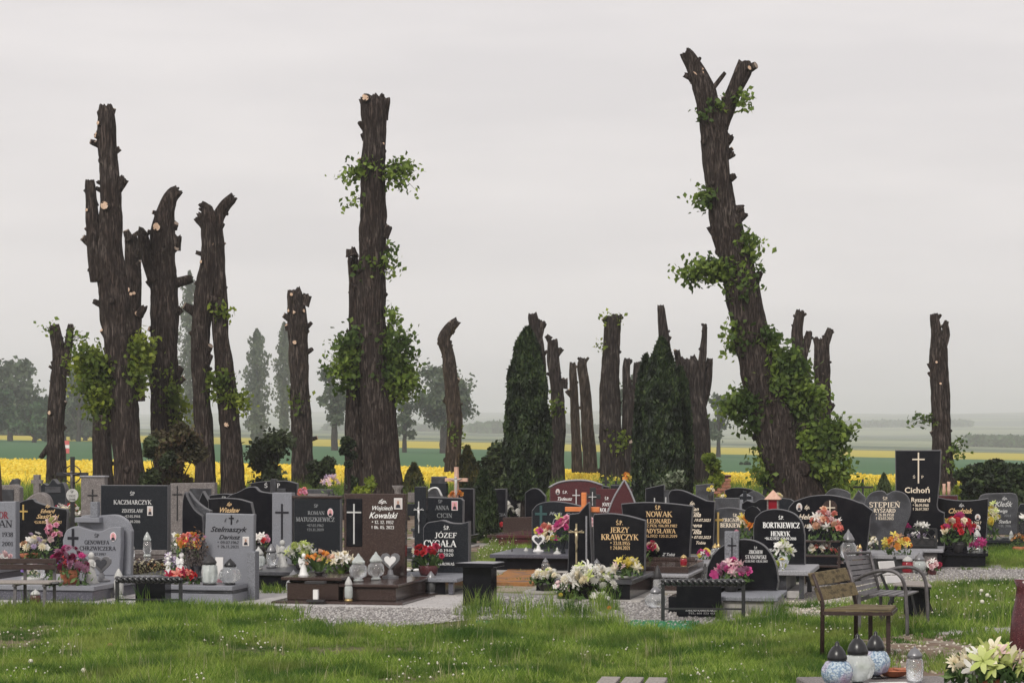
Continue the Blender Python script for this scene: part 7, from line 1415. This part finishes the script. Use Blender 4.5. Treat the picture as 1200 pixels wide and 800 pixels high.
for q in [('green glass lantern low on the tall dull beige slab grave', 118, 640, .25, 16, 'bulb', 'linden', 'goldlid'), ('red glass lantern before the wide black headstone, left side', 140, 655, .33, 16, 'jar', 'glassred', 'goldlid'), ('white lantern beside the carved wavy grey stone, right side', 155, 660, .3, 18, 'tall', 'glass', 'gypsum'),
          ('red glass lantern on the black winged grave, left end', 932, 655, .3, 16, 'jar', 'glassred', 'blacklid'), ('small clear lantern on the sloping-topped stone grave', 838, 652, .28, 16, 'bulb', 'glass', 'goldlid'), ('gold-lidded lantern on the gilt-cross grave', 850, 648, .25, 16, 'tall', 'glass', 'goldlid'),
          ('red lantern on the flaring black headstone plinth', 800, 664, .33, 14, 'jar', 'glassred', 'goldlid'), ('clear lantern near the heart-shaped stone, left corner', 1008, 652, .3, 15, 'tall', 'glass', 'goldlid'), ('dark lantern on the square blue-black headstone grave', 545, 632, .2, 14, 'house', 'glass', 'potdark'),
          ('white lantern beside the rounded grey-lettered headstone', 1185, 642, .2, 14, 'tall', 'glassmilk', 'gypsum'), ('little red lantern far back by the left thuja trunk', 616, 612, .1, 10, 'jar', 'glassred', 'goldlid'), ('clear lantern standing on the brown headstone grave behind the heart', 470, 674, .25, 18, 'tall', 'glass', 'goldlid')]:
    lantern(*q)
# near bouquet at the bottom right corner
b_ = B('near bouquet of cream orchids, lime lilies and dark leaves in the bottom right corner', 1160, 812, ZS, 100, 60, [('lily', 'cream', 10), ('lily', 'palepink', 3), ('lily', 'lime', 11), ('mum', 'cream', 4), ('lily', 'white', 3)], ('bowl', 'terracotta', 34, 18), 300, 12, fwd=.5, seed=5); wreath_leaves(b_, 14, .34, .07)
B('hot pink chrysanthemum cut by the right edge above the near bouquet', 1199, 792, ZS, 22, 46, [('mum', 'magenta', 2), ('mum', 'pink', 3)], None, 10, 14, seed=2)
B('tiny orange and yellow pansy on the earth at the bottom right', 1164, 752, 0, 9, 9, [('small', 'orange', 3), ('small', 'red', 2)], None, 8, 3.4)

# ---------------------------------------------------------------- grass as instanced tufts
def blade_mesh(name, n, hmin, hmax, spread, w, m, bend=.45, seed=1):
    rs = random.Random(seed); V = []; Fq = []
    for i in range(n):
        a = rs.uniform(0, 6.283); rr = spread * math.sqrt(rs.random()); x, y = rr * math.cos(a), rr * math.sin(a); h = rs.uniform(hmin, hmax); b = rs.uniform(0, 6.283); k = h * bend * rs.uniform(.2, 1); c = rs.uniform(0, 3.14); wx, wy = math.cos(c) * w / 2, math.sin(c) * w / 2; o = len(V)
        for u, q in ((0, 1), (.5, .8), (1, 0.05)): V += [(x + math.cos(b) * k * u * u - wx * q, y + math.sin(b) * k * u * u - wy * q, h * u * (1 - .12 * u)), (x + math.cos(b) * k * u * u + wx * q, y + math.sin(b) * k * u * u + wy * q, h * u * (1 - .12 * u))]
        Fq += [(o, o + 1, o + 3, o + 2), (o + 2, o + 3, o + 5, o + 4)]
    me = bpy.data.meshes.new(name); me.from_pydata(V, [], Fq); me.materials.append(m); return me
def gn_scatter(name, pts, scales, src_meshes, mm=None):
    """points with one scale each; each point carries a tuft"""
    me = bpy.data.meshes.new(name); me.vertices.add(len(pts)); me.vertices.foreach_set('co', np.ascontiguousarray(pts, dtype=np.float32).ravel())
    at_ = me.attributes.new('sc', 'FLOAT', 'POINT'); at_.data.foreach_set('value', np.ascontiguousarray(scales, dtype=np.float32))
    o = link_mesh(name, me, None, 'stuff')
    ng = bpy.data.node_groups.new(name, 'GeometryNodeTree'); ng.interface.new_socket('Geometry', in_out='INPUT', socket_type='NodeSocketGeometry'); ng.interface.new_socket('Geometry', in_out='OUTPUT', socket_type='NodeSocketGeometry')
    Nn, Ll = ng.nodes, ng.links; gi, go = Nn.new('NodeGroupInput'), Nn.new('NodeGroupOutput')
    ip = Nn.new('GeometryNodeInstanceOnPoints'); rv = Nn.new('FunctionNodeRandomValue'); rv.data_type = 'FLOAT_VECTOR'; rv.inputs[0].default_value = (-.12, -.12, 0); rv.inputs[1].default_value = (.12, .12, 6.283)
    na = Nn.new('GeometryNodeInputNamedAttribute'); na.data_type = 'FLOAT'; na.inputs['Name'].default_value = 'sc'
    jg = Nn.new('GeometryNodeGeometryToInstance')
    for q in src_meshes:
        so = bpy.data.objects.new(q.name, q); oi = Nn.new('GeometryNodeObjectInfo'); oi.inputs['Object'].default_value = so; oi.inputs['As Instance'].default_value = True; Ll.new(oi.outputs['Geometry'], jg.inputs[0])
    ip.inputs['Pick Instance'].default_value = True
    Ll.new(gi.outputs[0], ip.inputs['Points']); Ll.new(jg.outputs[0], ip.inputs['Instance']); Ll.new(rv.outputs[0], ip.inputs['Rotation']); Ll.new(na.outputs['Attribute'], ip.inputs['Scale'])
    ri = Nn.new('FunctionNodeRandomValue'); ri.data_type = 'INT'; ri.inputs[4].default_value = 0; ri.inputs[5].default_value = len(src_meshes) - 1; Ll.new(ri.outputs[2], ip.inputs['Instance Index'])
    Ll.new(ip.outputs[0], go.inputs[0]); md = o.modifiers.new('scatter', 'NODES'); md.node_group = ng; return o
def inside_mask(x, y, P):
    c = np.zeros(len(x), bool); j = len(P) - 1
    for i in range(len(P)):
        xi, yi = P[i]; xj, yj = P[j]; cond = ((yi > y) != (yj > y)) & (x < (xj - xi) * (y - yi) / (yj - yi + 1e-12) + xi); c ^= cond; j = i
    return c
def region(pts, dens, wob=.15):
    P = [(X(px, D(py)), D(py)) for px, py in pts]; xs = [p[0] for p in P]; yy = [p[1] for p in P]; n = int((max(xs) - min(xs)) * (max(yy) - min(yy)) * dens)
    x = rng.uniform(min(xs), max(xs), n); y = rng.uniform(min(yy), max(yy), n); m_ = inside_mask(x + rng.normal(0, wob, n), y + rng.normal(0, wob, n), P); return np.c_[x[m_], y[m_], np.zeros(m_.sum())]
tufts = [blade_mesh('grass_tuft', 26, .04, .10, .07, .006, M['grass'], .6, 1), blade_mesh('grass_tuft', 24, .05, .13, .08, .007, M['grass'], .5, 2), blade_mesh('clover_tuft', 30, .02, .06, .09, .013, M['grass'], .9, 3)]
tall = [blade_mesh('tall_tuft', 26, .14, .36, .08, .008, M['grass'], .45, 4), blade_mesh('tall_tuft', 20, .12, .42, .07, .007, M['grass'], .35, 5)]
dry = [blade_mesh('dry_stalks', 5, .12, .30, .06, .004, M['drygrass'], .2, 6), blade_mesh('dry_stalks', 7, .10, .22, .09, .004, M['drygrass'], .3, 7)]
REG = [([(-60, 716), (120, 716), (215, 716), (320, 714), (335, 734), (420, 742), (520, 730), (700, 738), (740, 744), (815, 744), (860, 726), (960, 718), (1010, 742), (985, 772), (960, 830), (-80, 830)], 330),
       ([(555, 668), (575, 628), (600, 622), (625, 640), (605, 664), (580, 668)], 300), ([(1060, 688), (1130, 684), (1260, 686), (1260, 736), (1130, 736), (1085, 742), (1000, 740), (1005, 712)], 300),
       ([(1150, 668), (1160, 640), (1260, 640), (1260, 664)], 260), ([(860, 745), (880, 716), (960, 708), (1020, 716), (1020, 750), (960, 760)], 200), ([(300, 697), (300, 672), (345, 672), (338, 697)], 120), ([(1010, 790), (1020, 742), (1240, 742), (1240, 790)], 26), ([(1100, 764), (1130, 748), (1190, 748), (1180, 762)], 160), ([(200, 664), (200, 640), (222, 640), (222, 664)], 120)]
P = np.concatenate([region(p, dn) for p, dn in REG]); patch = np.array([noise.noise(Vector((a * .7, b * .5, 0))) for a, b, _ in P]); keep = rng.uniform(0, 1, len(P)) < .86 + patch * 1.1
P = P[keep]; p2 = np.array([noise.noise(Vector((a * 2.6, b * 1.3, 9))) for a, b, _ in P]); S = (.8 + 1.0 * np.clip(patch[keep] + .1, -.4, .6) + .5 * p2) * rng.uniform(.7, 1.35, len(P)); gn_scatter('grass', P, S, tufts)
EDG = [([(520, 742), (560, 716), (610, 712), (690, 730), (700, 742)], 30), ([(640, 742), (650, 708), (700, 712), (735, 738), (700, 748)], 70), ([(545, 728), (548, 706), (566, 706), (570, 728)], 130), ([(840, 738), (856, 722), (920, 716), (930, 738)], 60), ([(1060, 742), (1075, 700), (1180, 694), (1190, 736)], 26),
       ([(540, 738), (550, 722), (620, 724), (640, 738)], 60), ([(240, 722), (280, 710), (300, 716), (300, 728)], 40), ([(130, 720), (140, 712), (215, 714), (215, 720)], 25), ([(-20, 722), (10, 706), (30, 714), (30, 722)], 25), ([(555, 668), (575, 632), (625, 640), (605, 664)], 16)]
P = np.concatenate([region(p, dn, .25) for p, dn in EDG]); hn = np.array([noise.noise(Vector((a * 2.2, b * 2.2, 6))) for a, b, _ in P]); kp = hn + rng.normal(0, .15, len(P)) > -.12; P = P[kp]; gn_scatter('tall_grass', P, np.clip(.55 + hn[kp] * 1.3, .3, 1.15) * rng.uniform(.6, 1.15, len(P)), tall)
P = np.concatenate([region(REG[0][0], 5), region(REG[2][0], 26), region(REG[1][0], 12)]); gn_scatter('dry_stalks', P, rng.uniform(.5, 1.15, len(P)), dry)
# thin weeds between the graves and rough growth at the field margin
P = np.concatenate([region([(-60, 700), (-60, 600), (1260, 600), (1260, 660), (960, 690), (560, 690)], 5, .3)]); patch = np.array([noise.noise(Vector((a * .45, b * .3, 4))) for a, b, _ in P]); P = P[patch > .0]; gn_scatter('weeds', P, rng.uniform(.6, 1.5, len(P)), tufts)
n = 5200; x = rng.uniform(-17, 17, n); y = rng.uniform(60, 71, n); gn_scatter('rough_grass', np.c_[x, y, np.zeros(n)], rng.uniform(1.2, 3.0, n), tall)
# clover heads and dandelion clocks
def dots(name, P, rmin, rmax, m, hmax=.09):
    n = len(P); O = np.array([(1, 0, 0), (0, 1, 0), (-1, 0, 0), (0, -1, 0), (0, 0, 1), (0, 0, -1)]); r = rng.uniform(rmin, rmax, n); V = O[None] * r[:, None, None] + P[:, None, :]; V[:, :, 2] += rng.uniform(.03, hmax, (n, 1))
    Fo = np.array([(0, 1, 4), (1, 2, 4), (2, 3, 4), (3, 0, 4), (1, 0, 5), (2, 1, 5), (3, 2, 5), (0, 3, 5)]); link_mesh(name, np_mesh(name, V.reshape(-1, 3), (np.arange(n)[:, None, None] * 6 + Fo[None]).reshape(-1, 3), m), None, 'stuff')
cl = mat('clover_white', (.62, .60, .50), .9, .1)
P = region(REG[0][0], 26); pt = np.array([noise.noise(Vector((a * .9, b * .6, 7))) for a, b, _ in P]); dots('clover_flowers', P[pt > .12], .006, .013, cl)
dots('clover_flowers', region(REG[2][0], 22), .006, .015, cl, .2); dots('clover_flowers', region(REG[1][0], 14), .008, .016, cl, .2)
for i, (px, py, z, r_, lb) in enumerate([(98, 795, .05, .022, 'larger white dandelion clock in the lawn at the bottom left'), (36, 785, .06, .02, 'small dandelion clock at the lower left of the large one'), (1150, 716, .22, .022, 'white dandelion clock in the tall weeds, upper one of the right-hand bunch'), (1157, 720, .20, .024, 'white dandelion clock at the right of the right-hand bunch'), (1151, 725, .17, .024, 'white dandelion clock at the bottom of the right-hand bunch')]):
    d = D(py); r = empty('dandelion_clock', (X(px, d), d, 0), 0, lb, 'flower', 'dandelion clocks'); mb = MB(); mb.ball((0, 0, z + r_), r_, 1, 1, 1, 10, 8); mb.build('seed_head', cl, r, True); MB().tube([(0, 0, 0), (.005, 0, z)], .002, 5).build('stem', M['grass'], r)
for i, (px, py, z, c, lb) in enumerate([(657, 712, .16, 'yellow', 'yellow marigold in the tall grass before the white flower bank'), (714, 722, .10, 'orange', 'orange-yellow marigold in the grass right of the white flower bank'), (705, 714, .14, 'lime', 'pale yellow bud in the grass above the orange-yellow marigold'), (129, 762, .05, 'peach', 'single pale orange flower in the open lawn at the left'), (1075, 735, .05, 'yellow', 'small yellow flower under the folding chair')]):
    d = D(py); r = empty('marigold', (X(px, d), d, 0), 0, lb, 'flower'); inst('blossom', blossom('mum', c), r, (0, 0, z), (-.9, 0, 0), .032); MB().tube([(0, 0, 0), (.005, 0, z)], .003, 5).build('stem', M['grass'], r)
